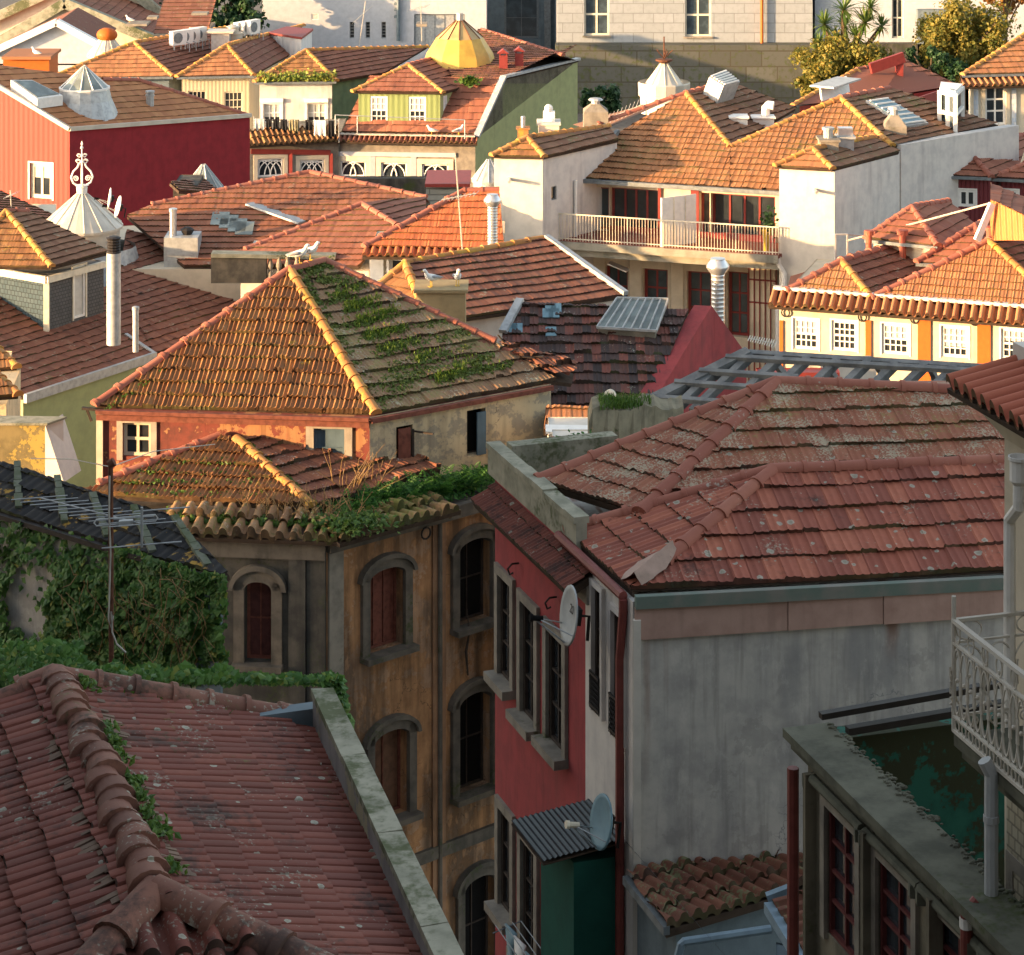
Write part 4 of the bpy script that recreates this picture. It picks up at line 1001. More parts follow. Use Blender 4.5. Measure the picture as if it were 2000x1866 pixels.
# stair tower behind the red house
def orange_tower():
    h = box_house('stair_tower', 'orange rendered stair tower with white base behind the red house roof', 'tower', 6, 96, 116, 112, 2.2, M['orangep'], z0=6)
    h.walls(); a, b = P(30, 150, 111.9), P(93, 150, 111.9); mb = MB(); mb.prism([a, b, V((b.x, b.y, b.z-.6)), V((a.x, a.y, a.z-.6))], (0, -.05, 0)); h.part('base_band', mb, 'white')
    a, b = P(3, 117, 111.8), P(99, 117, 111.8); mb = MB(); mb.prism([a, b, b+V((0, 2.6, 0)), a+V((0, 2.6, 0))], (0, 0, .13)); h.part('coping', mb, 't_org')
orange_tower()
s = House('terrace_house', 'low terracotta roof at the left edge below the red house', 'house', [P(-60, 470, 84), P(110, 470, 84), P(110, 430, 90), P(-60, 430, 90)], P(0, 470, 84).z, M['p_cream']); s.walls()
pts = [P(-60, 345, 92), P(106, 424, 88), P(120, 480, 84), P(-60, 480, 84)]; n_ = pnorm(pts[0], pts[1], pts[2]); pts[3] = onplane(-60, 470, pts[0], n_)
s.slope(pts, pts[3], pts[2], 't_red', seed=95, ns=4)

# ------------------------------------------------------------------ row of hipped houses, background left
DR = 20.8
def dlev(y, dr=DR): return dr*F/(y+600)
def rowhouse(name, label, A, B, C, D, E, mat, seed, mf='t_org', mr='t_brn', mats=None, wins=(), **k):
    d = dlev(B[1]); Bp = P(*B, d); z = Bp.z; Ap = L(*A, z); Dp = L(*D, z)
    ins = .25
    h = House(name, label, 'house', [Ap+V((ins, .2, 0)), Bp+V((-ins, .2, 0)), Dp+V((-ins, 0, 0)), Ap+(Dp-Bp)+V((ins, 0, 0))], z-.08, mat, mats=mats or {})
    for w_ in wins: h.win(0, *w_[0], **w_[1])
    h.walls()
    r_ = hiproof(h, A, B, C, D, E, d, k.pop('pitch', 27), mf, mr, seed=seed, tw=.24, th=.4, ns=4, r=.15, hl=dict(ln=.5), **k)
    mb = MB(); mb.bar(Ap+V((0, -.05, -.08)), Bp+V((0, -.05, -.08)), .14, .12); h.part('gutter', mb, 'zinc_d')
    return h, r_
wk = dict(cols=4, rows=3, fr='ivory', depth=.12, fw=.07, mw=.035)
h, ra = rowhouse('row_house', 'grey house with a long tiled roof carrying air conditioners', (100, 152), (338, 149), (262, 83), (470, 118), (440, 55), M['p_teal'], 101)
h, rb = rowhouse('row_house', 'cream corrugated house with two dark paned windows', (345, 150), (495, 147), (443, 88), (565, 108), (592, 50), M['c_cream'], 103, wins=(((367, 178, 403, 226), wk), ((438, 180, 474, 226), wk)))
mb = MB()
wk2 = dict(cols=3, rows=2, fr='white', depth=.12, fw=.08, mw=.05, curtain=.25, sur='white', sw=.1)
h, rc = rowhouse('row_house', 'white plastered house with flowering greenery along its eave', (497, 160), (657, 158), (598, 98), (750, 143), (835, 92), M['p_dirtywhite'], 105, mats={1: M['p_dgreen']}, wins=(((514, 203, 549, 240), wk2), ((600, 202, 637, 240), wk2)), mf='t_hip')
for x0, x1 in ((508, 553), (594, 641)):
    mb = MB(); a = P(x0, 196, rc['B'].y-.05); b = P(x1, 196, rc['B'].y-.05); mb.bar(a, b, .25, .2); h.part('lintel', mb, 'white')
ROWC = rc
# metal hood on the roof
c = onplane(568, 95, rb['B'], rb['n2'])
def top_thing(name, label, cat, loc, group=None): return root(name, loc, label, cat, group)
t = top_thing('roof_hood', 'pale corrugated metal hood with a red flat lid on the tiled roof', 'roof hood', c)
a, b, e = P(526, 100, c.y), P(588, 108, c.y-2), P(609, 92, c.y+1.5)
zt_ = P(526, 68, c.y).z
mb = MB(); mb.prism([V((a.x, a.y, a.z-1.5)), V((b.x, b.y, a.z-1.5)), V((e.x, e.y, a.z-1.5)), V((a.x+.8, e.y+1, a.z-1.5))], (0, 0, zt_-a.z+1.5)); mb.build('casing', M['c_white'], t)
cc = (a+b+e)/3; mb = MB(); ps = [V((p.x, p.y, zt_+.02)) for p in (a, b, e, V((a.x+.8, e.y+1, 0)))]; cm = sum(ps, V((0, 0, 0)))/4; mb.prism([cm+(p-cm)*1.08 for p in ps], (0, 0, .12)); mb.build('lid', M['redpaint'], t)

# ------------------------------------------------------------------ green house
def greenhouse():
    Cn = P(905, 278, 128); K1 = P(982, 153, 131); K2 = L(1128, 118, K1.z)
    sd = V((K2.x-K1.x, K2.y-K1.y, 0)).normalized()
    Cn = V((K1.x, K1.y, 0))-sd*2.6; Cn.z = onplane(905, 278, V((Cn.x, Cn.y, 0)), V((sd.y, -sd.x, 0))).z
    zl = Cn.z
    fd = V((-1, .10, 0)).normalized()
    Al = Cn+fd*6.9
    h = House('green_house', 'sage green house with a tall blank side wall, green dormer and a yellow roof dome', 'house',
              [Al, Cn, K1, K2, K2+fd*7, Al+sd*4], [zl, zl, K1.z, K2.z, zl, zl], M['p_granite'], mats={1: M['p_green'], 2: M['p_green']})
    aw = dict(cols=1, rows=1, fr='white', depth=.12, fw=.09, sur='p_cream', sw=.25, sd=.04)
    wl = []
    for q_ in ((664, 314, 715, 346), (744, 317, 795, 349), (824, 320, 876, 352)): wl.append((q_, h.win(0, *q_, **aw)))
    h.walls()
    for (x0, y0, x1, y1), w_ in wl:       # fanlight tracery
        mb = MB(); a = h.at(0, x0+3, y1-2, -.06); b = h.at(0, x1-3, y1-2, -.06); up = h.at(0, x0+3, y0+3, -.06).z-a.z; W_ = (b-a)
        for (c_, r_, t0, t1) in ((.5, .48, 0, 1), (0, .62, 0, .5), (1, .62, .5, 1)):
            mb.tube([a+W_*(c_+r_*math.cos(math.pi*(t0+(t1-t0)*i/10)))+V((0, 0, up*min(1, 1.0*r_/.5*math.sin(math.pi*(t0+(t1-t0)*i/10))))) for i in range(11)], .035, 4, False)
        mb.build('tracery', M['white'], w_)
    # pale blue bands and pilasters
    mb = MB(); a = h.at(0, 655, 300, .04); b = h.at(0, 890, 303, .04); mb.bar(a, b, .08, .22); 
    for px in (728, 808): mb.bar(h.at(0, px, 306, .03), h.at(0, px, 352, .03), .28, .06)
    h.part('pale_band', mb, 'p_bluewhite')
    # front slope
    nF = V((0, 0, 0)); e0, e1 = Al+V((0, 0, .02)), Cn+V((0, 0, .02))
    nrm = pnorm(e0, e1, K1); q = lambda x, y: onplane(x, y, e1, nrm)
    kw = dict(tw=.24, th=.4, ns=4, jit=.7, amp=.045)
    h.slope([e0+(K1-Cn)*.08, e1+(K1-Cn)*.08, K1, K1+fd*6.9], e0, e1, 't_red', seed=111, **kw)
    nt_ = pnorm(K1, K1+fd, K2+V((0, 0, .9))); q2 = lambda x, y: onplane(x, y, K1, nt_)
    h.slope([K1, K2, q2(1100, 108), q2(940, 58), q2(850, 85), K1+fd*2.6], K1, K1-fd, 't_red', seed=112, **kw)
    ridge([(q2(1100, 108), q2(940, 58))], M['ridge_r'], h.r, r=.14, ln=.5, seed=3)
    # valley-side roof left of the dome
    mb = MB(); mb.bar(Cn+V((.05, -.03, .1)), K1+V((.05, -.03, .1)), .35, .12); mb.bar(K1+V((.05, -.03, .08)), K2+V((.05, 0, .08)), .3, .12); h.part('flashing', mb, 'zinc')
    # dormer
    dB = K1.y-1.6
    Bp = P(864, 181, dB); z = Bp.z; Ap = L(690, 179, z); Dp = L(935, 162, z)
    w0, w1 = Ap+V((.25, .2, 0)), Bp+V((-.12, .2, 0)); 
    d = House('dormer', None, None, [w0, w1, w1+(Dp-Bp), w0+(Dp-Bp)], z-.05, M['c_green'], z0=zl-.2, mats={1: M['p_green']})
    ws = dict(cols=3, rows=4, fr='white', depth=.08, fw=.10, mw=.045, split=1, curtain=.5)
    d.win(0, 723, 188, 757, 243, **ws); d.win(0, 798, 189, 832, 244, **ws); d.win(1, 866, 188, 874, 240, **ws)
    d.walls(); d.r.parent = h.r; d.r.location = V(d.r.location)-V(h.r.location)
    hiproof(d, (688, 179), (866, 181), (797, 127), (935, 162), (868, 108), dB, 27, 't_red', 't_red', seed=114, tw=.24, th=.4, ns=4, r=.14, mrid='ridge_r', hl=dict(ln=.5), amp=.045)
    # eave of barrel tiles over the lower front
    o0 = Al+V((-.1, -.55, -.15)); o1 = Cn+V((.1, -.55, -.15))
    h.slope([o0, o1, e1+V((.1, 0, .1)), e0+V((-.1, 0, .1))], o0, o1, 't_red', name='eave_course', seed=115, tw=.26, th=.6, amp=.12, stp=.03, kind='barrel', ns=8, jit=.6)
    mb = MB(); mb.bar(e0+V((0, -.1, .14)), e1+V((0, -.1, .14)), .3, .07); h.part('gutter', mb, 'pan')
    # railing at the eave
    mb = MB(); r0 = P(655, 262, dB-1.5); r1 = P(908, 272, dB-1.5)
    for t_ in (0, .17, 1): p = r0.lerp(r1, t_); mb.tube([p, p+V((0, 0, .95))], .025, 4)
    mb.tube([r0+V((0, 0, .95)), r1+V((0, 0, .95))], .022, 4); h.part('railing', mb, 'zinc')
    # dome
    c = q2(898, 118); c = V((c.x, c.y+.2, 0)); zb = P(898, 122, c.y).z-.35
    zr = P(898, 73, c.y).z; za = P(898, 40, c.y).z
    mb = MB(); prof = [(2.05, -.25), (1.95, .1), (1.75, (zr-zb)*.5), (1.22, zr-zb)]; mb.lathe(prof, (c.x, c.y, zb), 12, closed=False); dm = h.part('dome', mb, 'domey', smooth=20)
    mb = MB(); mb.lathe([(1.22, 0), (.2, za-zr)], (c.x, c.y, zr), 12, closed=False); mb.build('pane', M['dome_pane'], dm)
    mb = MB()
    for k_ in range(12):
        a_ = (k_)*math.pi/6; mb.tube([V((c.x+1.23*math.cos(a_), c.y+1.23*math.sin(a_), zr)), V((c.x+.2*math.cos(a_), c.y+.2*math.sin(a_), za))], .035, 4)
    mb.build('glazing_bar', M['rust'], dm)
    mb = MB(); mb.lathe([(.18, -.1), (.18, .35), (.12, .4)], (c.x, c.y, za), 8); mb.build('cap', M['pan'], dm)
    # two small red chimneys
    for px in (983, 1014):
        p = q2(px, 132 if px < 1000 else 128); mb = MB(); mb.abox((p.x-.22, p.y-.22, p.z-.3), (p.x+.22, p.y+.22, p.z+.65)); mb.prism([V((p.x-.3, p.y-.3, p.z+.75)), V((p.x+.3, p.y-.3, p.z+.75)), V((p.x, p.y-.3, p.z+.98))], (0, .6, 0)); mb.abox((p.x-.2, p.y-.2, p.z+.65), (p.x-.14, p.y+.2, p.z+.76)); mb.abox((p.x+.14, p.y-.2, p.z+.65), (p.x+.2, p.y+.2, p.z+.76)); h.part('chimney', mb, 'redpaint')
    return dict(h=h, Al=Al, Cn=Cn, fd=fd, zl=zl, q=q, q2=q2, dB=dB, e0=e0, e1=e1)
GH = greenhouse()

# lower front left of it: red tiled band
def redfront():
    p1 = GH['Al']+V((-.05, -.15, 0)); p0 = L(486, 278, GH['zl'])
    h = House('red_front_house', 'stone fronted house with crimson tile bands and two white fanlights', 'house', [p0, p1, p1+V((0, 6, 0)), p0+V((0, 6, 0))], GH['zl']-.05, M['p_granite'])
    aw = dict(cols=1, rows=1, fr='white', depth=.12, fw=.09, sur='p_cream', sw=.2, sd=.04); wl = []
    for q_ in ((503, 311, 554, 344), (585, 313, 634, 346)): wl.append((q_, h.win(0, *q_, **aw)))
    h.walls()
    for (x0, y0, x1, y1), w_ in wl:
        mb = MB(); a = h.at(0, x0+3, y1-2, -.06); b = h.at(0, x1-3, y1-2, -.06); up = h.at(0, x0+3, y0+3, -.06).z-a.z; W_ = b-a
        for c_ in (.25, .5, .75, 1.0, 0.0):
            pts = [a+W_*min(1, max(0, c_+.5*math.cos(math.pi*i/10)))+V((0, 0, up*math.sin(math.pi*i/10))) for i in range(11)]; mb.tube(pts, .03, 4, False)
        mb.build('tracery', M['white'], w_)
    mb = MB(); mb.bar(h.at(0, 490, 296, .03), h.at(0, 645, 298, .03), .06, .25)
    for px in (567, 646): mb.bar(h.at(0, px, 300, .03), h.at(0, px, 350, .03), .2, .06)
    h.part('tile_band', mb, 'redpaint')
    o0 = p0+V((0, -.6, -.1)); o1 = p1+V((0, -.6, -.1))
    h.slope([o0, o1, p1+V((0, .6, .45)), p0+V((0, .6, .45))], o0, o1, 't_hip', name='eave_course', seed=117, tw=.27, th=.6, amp=.12, stp=.04, kind='barrel', ns=8, jit=.9)
    return h
RF = redfront()

# ------------------------------------------------------------------ far buildings
def far():
    # gabled hall top left
    for i, (ax, ay, lx, ly, rx, ry, d, lab) in enumerate(((128, 8, -60, 118, 330, 92, 182, 'cream gable wall with thick mossy stone coping, far top left'), (205, -62, -60, 60, 345, 55, 194, 'taller cream gable behind the coped one, top left corner'))):
        a, l, r_ = P(ax, ay, d), P(lx, ly, d), P(rx, ry, d)
        h = House('gabled_hall', lab, 'building', [l, r_, r_+V((0, 14, 0)), l+V((0, 14, 0))], min(l.z, r_.z)-.1, M['p_cream']); h.walls()
        mb = MB(); zz = min(l.z, r_.z)-.1; mb.prism([V((l.x, d, zz)), V((r_.x, d, zz)), r_, a, l], (0, .4, 0)); h.part('gable', mb, 'p_cream')
        mb = MB(); mb.bar(l+V((0, -.2, .1)), a+V((0, -.2, .1)), .8, .7); mb.bar(a+V((0, -.2, .1)), r_+V((0, -.2, .1)), .8, .7); h.part('coping', mb, 'p_lime')
        if i == 0:
            c0 = a+V((0, 0, -1.8)); mb = MB(); mb.bar(c0+(l-a)*.9+V((0, -.1, 0)), c0+V((0, -.1, 0)), .15, .25); mb.bar(c0+V((0, -.1, 0)), c0+(r_-a)*.75+V((0, -.1, 0)), .15, .25); h.part('moulding', mb, 'p_lime')
        h.slope([a+V((0, .4, -.1)), r_+V((0, .4, -.1)), r_+V((0, 14, -.1)), a+V((0, 14, -.1))], r_+V((0, .4, -.1)), r_+V((0, 14, -.1)), 't_brn', seed=120+i, ns=3, tw=.4, th=.6)
        h.slope([a+V((0, .4, -.1)), l+V((0, .4, -.1)), l+V((0, 14, -.1)), a+V((0, 14, -.1))], l+V((0, .4, -.1)), l+V((0, 14, -.1)), 't_brn', seed=122+i, ns=3, tw=.4, th=.6)
    # white gabled house
    d = 168; a, l, r_ = P(112, 44, d), P(-20, 105, d), P(190, 86, d)
    h = House('white_gabled_house', 'small white gabled house with a wide white verge, top left', 'house', [l+V((.3, 0, 0)), r_+V((-.3, 0, 0)), r_+V((-.3, 8, 0)), l+V((.3, 8, 0))], r_.z-1.3, M['p_bluewhite']); h.walls()
    mb = MB(); mb.prism([V((l.x+.3, d, r_.z-1.4)), V((r_.x-.3, d, r_.z-1.4)), r_+V((-.3, 0, 0)), a, l+V((.3, 0, 0))], (0, .3, 0)); h.part('gable', mb, 'p_bluewhite')
    mb = MB(); mb.bar(l+V((0, -.2, .05)), a+V((0, -.2, .05)), .7, .42); mb.bar(a+V((0, -.2, .05)), r_+V((0, -.2, .05)), .7, .42); h.part('verge', mb, 'white')
    mb = MB(); mb.prism([a, r_, r_+V((0, 8, 0)), a+V((0, 8, 0))], (0, 0, -.1)); mb.prism([a, l, l+V((0, 8, 0)), a+V((0, 8, 0))], (0, 0, -.1)); h.part('roof_slope', mb, 't_brn')
    # chimneys and lesser roofs
    h = box_house('outbuilding', 'dark roofed stone outbuilding beside the cream gable', 'building', 300, 400, 66, 172, 6, M['p_granite']); h.walls()
    a, b = P(300, 66, 172), P(405, 66, 172); h.slope([a, b, b+V((0, 6, 2)), a+V((0, 6, 2))], a, b, 't_brn', seed=130, ns=3, tw=.4, th=.6)
    # white block
    h = box_house('white_block', 'big plain white building with slit windows and a steel shutter, top centre', 'building', 512, 950, -60, 190, 14, M['p_bluewhite'])
    for q_ in ((683, 43, 692, 75), (714, 43, 723, 75), (745, 43, 754, 75)): h.win(0, *q_, cols=1, rows=5, fr='zinc', depth=.25, fw=.04)
    h.win(0, 809, 28, 908, 95, cols=5, rows=1, fr='zinc_d', fill='zinc', depth=.2, fw=.08, name='steel_shutter')
    h.win(0, 608, 27, 622, 39, cols=1, rows=5, fr='white', fill='zinc', depth=.08, fw=.05, name='vent_grille')
    h.walls()
    mb = MB(); mb.tube([P(778, 80, 189.8), P(778, -50, 189.8)], .16, 6)
    for y in (5, 16, 30): mb.abox(P(770, y+5, 189.9)-V((0, .2, 0)), P(781, y, 189.9)+V((0, .1, 0)))
    h.part('downpipe', mb, 'p_teal')
    # recessed dark glazed block
    h = box_house('glazed_block', 'shadowed teal grey block with a dark glazed front beside the white block', 'building', 945, 1090, -60, 198, 8, M['p_teal'])
    h.win(0, 985, -40, 1052, 76, cols=2, rows=3, fr='zinc_d', gl='glass_b', depth=.4, fw=.15)
    h.walls(); mb = MB(); mb.bar(P(1070, 110, 197.6), P(1068, -60, 197.6), .5, .3); h.part('mullion', mb, 'zinc_d')
    # stone block building on its retaining wall
    h = box_house('block_stone_building', 'pale stone block building with tall paired windows standing on a mossy retaining wall', 'building', 1088, 1587, -60, 190, 14, M['ash'])
    for q_, lab in (((1141, -50, 1190, 70), 1), ((1338, -50, 1389, 72), 0)):
        h.win(0, *q_, cols=2, rows=3, fr='ivory', gl='glass_b', depth=.3, fw=.14, mw=.14, sill='p_granite', sw=.12, curtain=None)
    h.walls()
    mb = MB(); mb.tube([P(1488, 88, 189.7), P(1488, -60, 189.7)], .13, 6); h.part('downpipe', mb, 'orangep')
    mb = MB(); a, b = P(1085, 86, 189.3), P(1590, 88, 189.3); mb.prism([V((a.x, 188.6, 0)), V((b.x, 188.6, 0)), V((b.x, 190, 0)), V((a.x, 190, 0))], (0, 0, a.z))
    o = mb.build('retaining_wall', M['ashd']); tag(o, 'dark mossy retaining wall of large stone blocks', 'wall')
    # white house right
    h = box_house('white_house', 'white house with one tall narrow window behind the palm', 'house', 1592, 2100, -60, 191, 10, M['p_bluewhite'])
    h.win(0, 1742, -40, 1765, 75, cols=2, rows=3, fr='ivory', gl='glass', depth=.25, fw=.12, mw=.1); h.walls()
    mb = MB(); a, b = P(1590, 86, 190), P(2100, 86, 190); mb.prism([V((a.x, 190, 0)), V((b.x, 190, 0)), V((b.x, 190.9, 0)), V((a.x, 190.9, 0))], (0, 0, a.z)); o = mb.build('garden_wall', M['p_stone']); tag(o, 'dark stone garden wall below the tall narrow window', 'wall')
    mb = MB(); a, b = P(1790, 18, 190.6), P(1900, 18, 190.6); mb.abox((a.x, 190, 0), (b.x, 190.8, a.z)); o = mb.build('shed', M['p_teal']); tag(o, 'grey flat shed half hidden by the golden trees', 'shed')
far()
M['tilestrip'] = brickmat('glazed_tile_strip', (.35, .42, .52), (.60, .62, .64), (.5, .5, .5), (1, 0), .2, .2, .01, .05)
# ------------------------------------------------------------------ white terrace house with its two towers, centre right
def terrace():
    B = P(1060, 304, 90); A = L(965, 302, B.z); D = L(1205, 272, B.z); sd = (D-B)
    tl = House('white_tower', 'white tower wing with a small yellow edged hip roof, left end of the terrace flats', 'tower', [A, B, D, A+sd], B.z-.03, M['p_white'], mats={1: M['p_dirtywhite']})
    tl.win(1, 1077, 365, 1087, 390, cols=1, rows=1, fr='zinc_d', depth=.1, fw=.04)
    tl.walls()
    hiproof(tl, (960, 304), (1063, 306), (1030, 268), (1208, 273), (1188, 247), 89.8, 26, 't_hip', 't_moss2', seed=141, tw=.22, th=.36, ns=4, r=.12, mrid='ridge_y')
    mb = MB(); p = tl.at(0, 995, 350, 0); mb.tube([p, p-V((0, .55, 0))], .06, 6); tl.part('spout', mb, 'zinc')
    # right tower
    B2 = P(1630, 330, 88); A2 = L(1522, 324, B2.z); D2 = L(1757, 297, B2.z); s2 = D2-B2
    tr = House('white_tower', 'taller white tower wing with two chimneys on its roof, right end of the terrace flats', 'tower', [A2, B2, D2, A2+s2], B2.z-.03, M['p_white'], mats={1: M['p_dirtywhite']})
    tr.walls()
    hiproof(tr, (1513, 324), (1626, 330), (1588, 290), (1757, 296), (1705, 268), 87.8, 26, 't_org', 't_moss2', seed=143, tw=.22, th=.36, ns=4, r=.12, mrid='ridge_y')
    mb = MB(); p = tr.at(0, 1592, 371, 0); mb.tube([p, p-V((0, .5, 0))], .06, 6); tr.part('spout', mb, 'zinc')
    # main block: loggia above, shopfront-like storey below
    e0 = P(1125, 348, 92); z = e0.z; e1 = L(1524, 373, z)
    u = (e1-e0).normalized(); w_ = V((-u.y, u.x, 0))
    f0 = e0+w_*.6-u*.6; f1 = e1+w_*.6+u*.6
    zf = H-19.4
    h = House('terrace_flats', 'flats with a mossy double hipped roof, dark red glazed loggia and railed balcony', 'house', [f0, f1, f1+w_*7, f0+w_*7], z-.1, M['p_cream'])
    gk = dict(fr='redpaint', fw=.09, mw=.07, depth=.35, gl='glass')
    h.win(0, 1141, 364, 1189, 452, cols=1, rows=1, fr='redpaint', fw=.09, depth=.3, gl='glass_b')
    h.win(0, 1191, 366, 1286, 456, cols=4, rows=1, curtain=None, **gk)
    h.win(0, 1366, 376, 1386, 462, cols=1, rows=1, **gk)
    h.win(0, 1388, 377, 1514, 470, cols=4, rows=1, **gk)
    # lower storey
    d_ = dict(fr='redpaint', fw=.10, mw=.06, depth=.3, gl='glass_b')
    for q_ in ((1182, 519, 1226, 640), (1256, 524, 1304, 640), (1341, 529, 1389, 645), (1421, 530, 1462, 660)): h.win(0, *q_, cols=2, rows=3, **d_)
    h.walls()
    # red infill of the loggia
    mb = MB(); p, q_ = h.at(0, 1134, 364, .03), h.at(0, 1519, 384, .03)
    for (x0, x1) in ((1286, 1292), (1350, 1366)):
        a = h.at(0, x0, 420, .03); b = h.at(0, x1, 420, .03); mb.prism([V((a.x, a.y, zf)), V((b.x, b.y, zf)), V((b.x, b.y, z-.25)), V((a.x, a.y, z-.25))], -w_*.05)
    a = h.at(0, 1190, 466, .03); b = h.at(0, 1516, 484, .03); mb.prism([V((a.x, a.y, zf)), V((b.x, b.y, zf)), V((b.x, b.y, zf+.22)), V((a.x, a.y, zf+.22))], -w_*.05)
    h.part('joinery_panel', mb, 'redpaint')
    # roof
    n = pitchplane(e0, e1, 24); q = lambda x, y: onplane(x, y, e0, n)
    V_ = q(1427, 287); C1 = q(1340, 182); C2 = q(1642, 191)
    kw = dict(tw=.22, th=.36, ns=4, jit=.8, amp=.05)
    h.slope([e0, q(1425, 366.5), V_, C1, q(1205, 262)], e0, e1, 't_hipm', seed=145, **kw)
    h.slope([q(1425, 366.5), e1, q(1742, 285), C2, V_], e0, e1, 't_hipm', seed=146, **kw)
    E1 = L(1427, 160, C1.z); n1 = pnorm(C1, V_, E1); X1 = onplane(1555, 212, C1, n1)
    h.slope([V_, X1, E1, C1], V_, V_+(E1-C1), 't_moss2', seed=147, **kw)
    E2 = L(1738, 172, C2.z); W2 = q(1742, 285); n2 = pnorm(C2, W2, E2); X2 = onplane(1950, 243, C2, n2)
    h.slope([W2, X2, E2, C2], W2, W2+(E2-C2), 't_moss2', seed=148, **kw)
    ridge([(V_, C1), (V_, C2), (W2, C2)], M['ridge_y'], h.r, r=.13, ln=.42, seed=149)
    ridge([(q(1168, 243), C1)], M['ridge_r'], h.r, r=.12, ln=.6, seed=150, lip=1.3)
    ridge([(C1, E1), (C2, E2)], M['ridge_r'], h.r, r=.12, ln=.5, seed=151)
    mb = MB(); g_ = w_*6
    mb.quad(C1, E1, E1+V((-6, 5, -2.5)), q(1168, 243)+V((0, 0, -.3))); mb.quad(V_, C2, E2, V_+(E2-C2)); h.part('roof_back', mb, 't_moss2')
    mb = MB(); mb.bar(e0-w_*.08+V((0, 0, -.07)), e1-w_*.08+V((0, 0, -.07)), .14, .14); mb.bar(e0+V((0, 0, .1)), q(1207, 262)+V((0, 0, .1)), .16, .16); h.part('gutter', mb, 'zinc_d')
    # balcony slab and railing
    dep = 1.9
    s0 = f0-w_*dep+u*.0; s1 = f1-w_*dep
    s0 = L(1086, 470, zf); s1 = L(1520, 499, zf)
    mb = MB(); fl = [s0, s1, V((f1.x, f1.y, zf)), V((f0.x, f0.y, zf))-u*.8]
    mb.prism(fl, (0, 0, -.12)); sl = h.part('balcony', mb, 'deckred')
    mb = MB(); mb.bar(s0+V((0, 0, -.14))-w_*.02, s1+V((0, 0, -.14))-w_*.02, .12, .26); mb.bar(s0+V((0, 0, -.40))+w_*.25, s1+V((0, 0, -.40))+w_*.25, .2, .28); mb.build('slab_edge', M['p_concl'], sl)
    mb = MB(); r0 = s0+w_*.06; r1 = s1+w_*.06; n_ = 74
    mb.bar(r0+V((0, 0, .95)), r1+V((0, 0, .95)), .05, .04); mb.bar(r0+V((0, 0, .08)), r1+V((0, 0, .08)), .03)
    for i in range(n_+1):
        p = r0.lerp(r1, i/n_); mb.bar(p, p+V((0, 0, .95)), .02 if i % 12 else .04)
    rl = f0+V((0, 0, zf-f0.z))-u*1.2; mb.bar(r0+V((0, 0, .95)), V((rl.x, rl.y, zf+.95)), .04)
    for i in range(12):
        p = r0.lerp(V((rl.x, rl.y, zf)), i/12); mb.bar(p, p+V((0, 0, .95)), .02)
    h.part('railing', mb, 'ivory')
    # white partition screen
    mb = MB(); a = L(1290, 483, zf); b = L(1357, 474, zf); mb.prism([a, b, b+V((0, 0, 1.72)), a+V((0, 0, 1.72))], V((.05, -.02, 0))); mb2 = h.part('partition', mb, 'white')
    for i in (1, 2):
        m3 = MB(); p = a.lerp(b, i/3)+V((.07, -.03, .02)); m3.bar(p, p+V((0, 0, 1.68)), .03, .03); m3.build('glazing_bar', M['ivory'], mb2)
    # concrete posts of the lower storey
    mb = MB()
    for px in (1170, 1241, 1322, 1404):
        a = h.at(0, px, 560, .02); mb.bar(V((a.x, a.y, 4)), V((a.x, a.y, zf-.5)), .42, .3, up=(0, 1, 0))
    h.part('pillar', mb, 'p_cream')
    mb = MB(); a, b = h.at(0, 1466, 530, .25), h.at(0, 1519, 530, .25); mb.prism([V((a.x, a.y, 5)), V((b.x, b.y, 5)), V((b.x, b.y, zf-.5)), V((a.x, a.y, zf-.5))], w_*.1); pn = h.part('panel_screen', mb, 'p_cream')
    m3 = MB()
    for i in range(6): p = a.lerp(b, i/5)-w_*.02; m3.bar(V((p.x, p.y, 5)), V((p.x, p.y, zf-.5)), .04)
    for zz in (zf-1.3, zf-2.1): m3.bar(V((a.x, a.y, zz))-w_*.02, V((b.x, b.y, zz))-w_*.02, .05)
    m3.build('screen_bar', M['redpaint'], pn)
    mb = MB(); a = h.at(0, 1220, 512, .8); mb.box(a, u*.35+V((0, 0, -.12)), -w_*.22, (0, 0, .02)); h.part('floodlight', mb, 'white')
    # downpipe at the right
    mb = MB(); p = tr.at(0, 1521, 505, .12); mb.tube([p+V((0, 0, .1)), p+V((.02, 0, -.2)), p+V((.22, 0, -.5)), p+V((.24, 0, -1.6)), p+V((-.0, 0, -1.7)), p+V((0, 0, -6))], .09, 8); tr.part('downpipe', mb, 'white')
    mb = MB(); p = tl.at(1, 1121, 352, .08); mb.tube([p, V((p.x, p.y, zf))], .06, 6); tl.part('downpipe', mb, 'white')
    # parapet wall running back on the right
    a = L(1760, 278, B2.z+.3); b = L(1990, 240, B2.z+.3); mb = MB()
    mb.prism([V((a.x, a.y, 3)), V((b.x, b.y, 3)), V((b.x-.4, b.y+.2, 3)), V((a.x-.4, a.y+.2, 3))], (0, 0, B2.z+.2-3)); h.part('parapet', mb, 'p_dirtywhite')
    return dict(h=h, tl=tl, tr=tr, q=q, C1=C1, C2=C2, E1=E1, E2=E2, n1=n1, n2=n2, n=n, e0=e0, u=u, w=w_, zf=zf, s0=s0, s1=s1, f0=f0, f1=f1)
M['t_hipm'] = tile_mat('tile_hip_half_mossy', [(.24, .10, .045), (.31, .14, .06), (.38, .18, .08)], .3, (.34, .30, .2), moss=.62, mcol=(.15, .125, .045), dirt=.2, fine=8)
M['deckred'] = simple('terracotta_floor', (.22, .07, .05), .8, .2, 0, .3)
M['p_concl'] = plaster('concrete_pale', (.30, .28, .23), (.22, .21, .17), .4, (.09, .09, .075), green=.15)
TF = terrace()

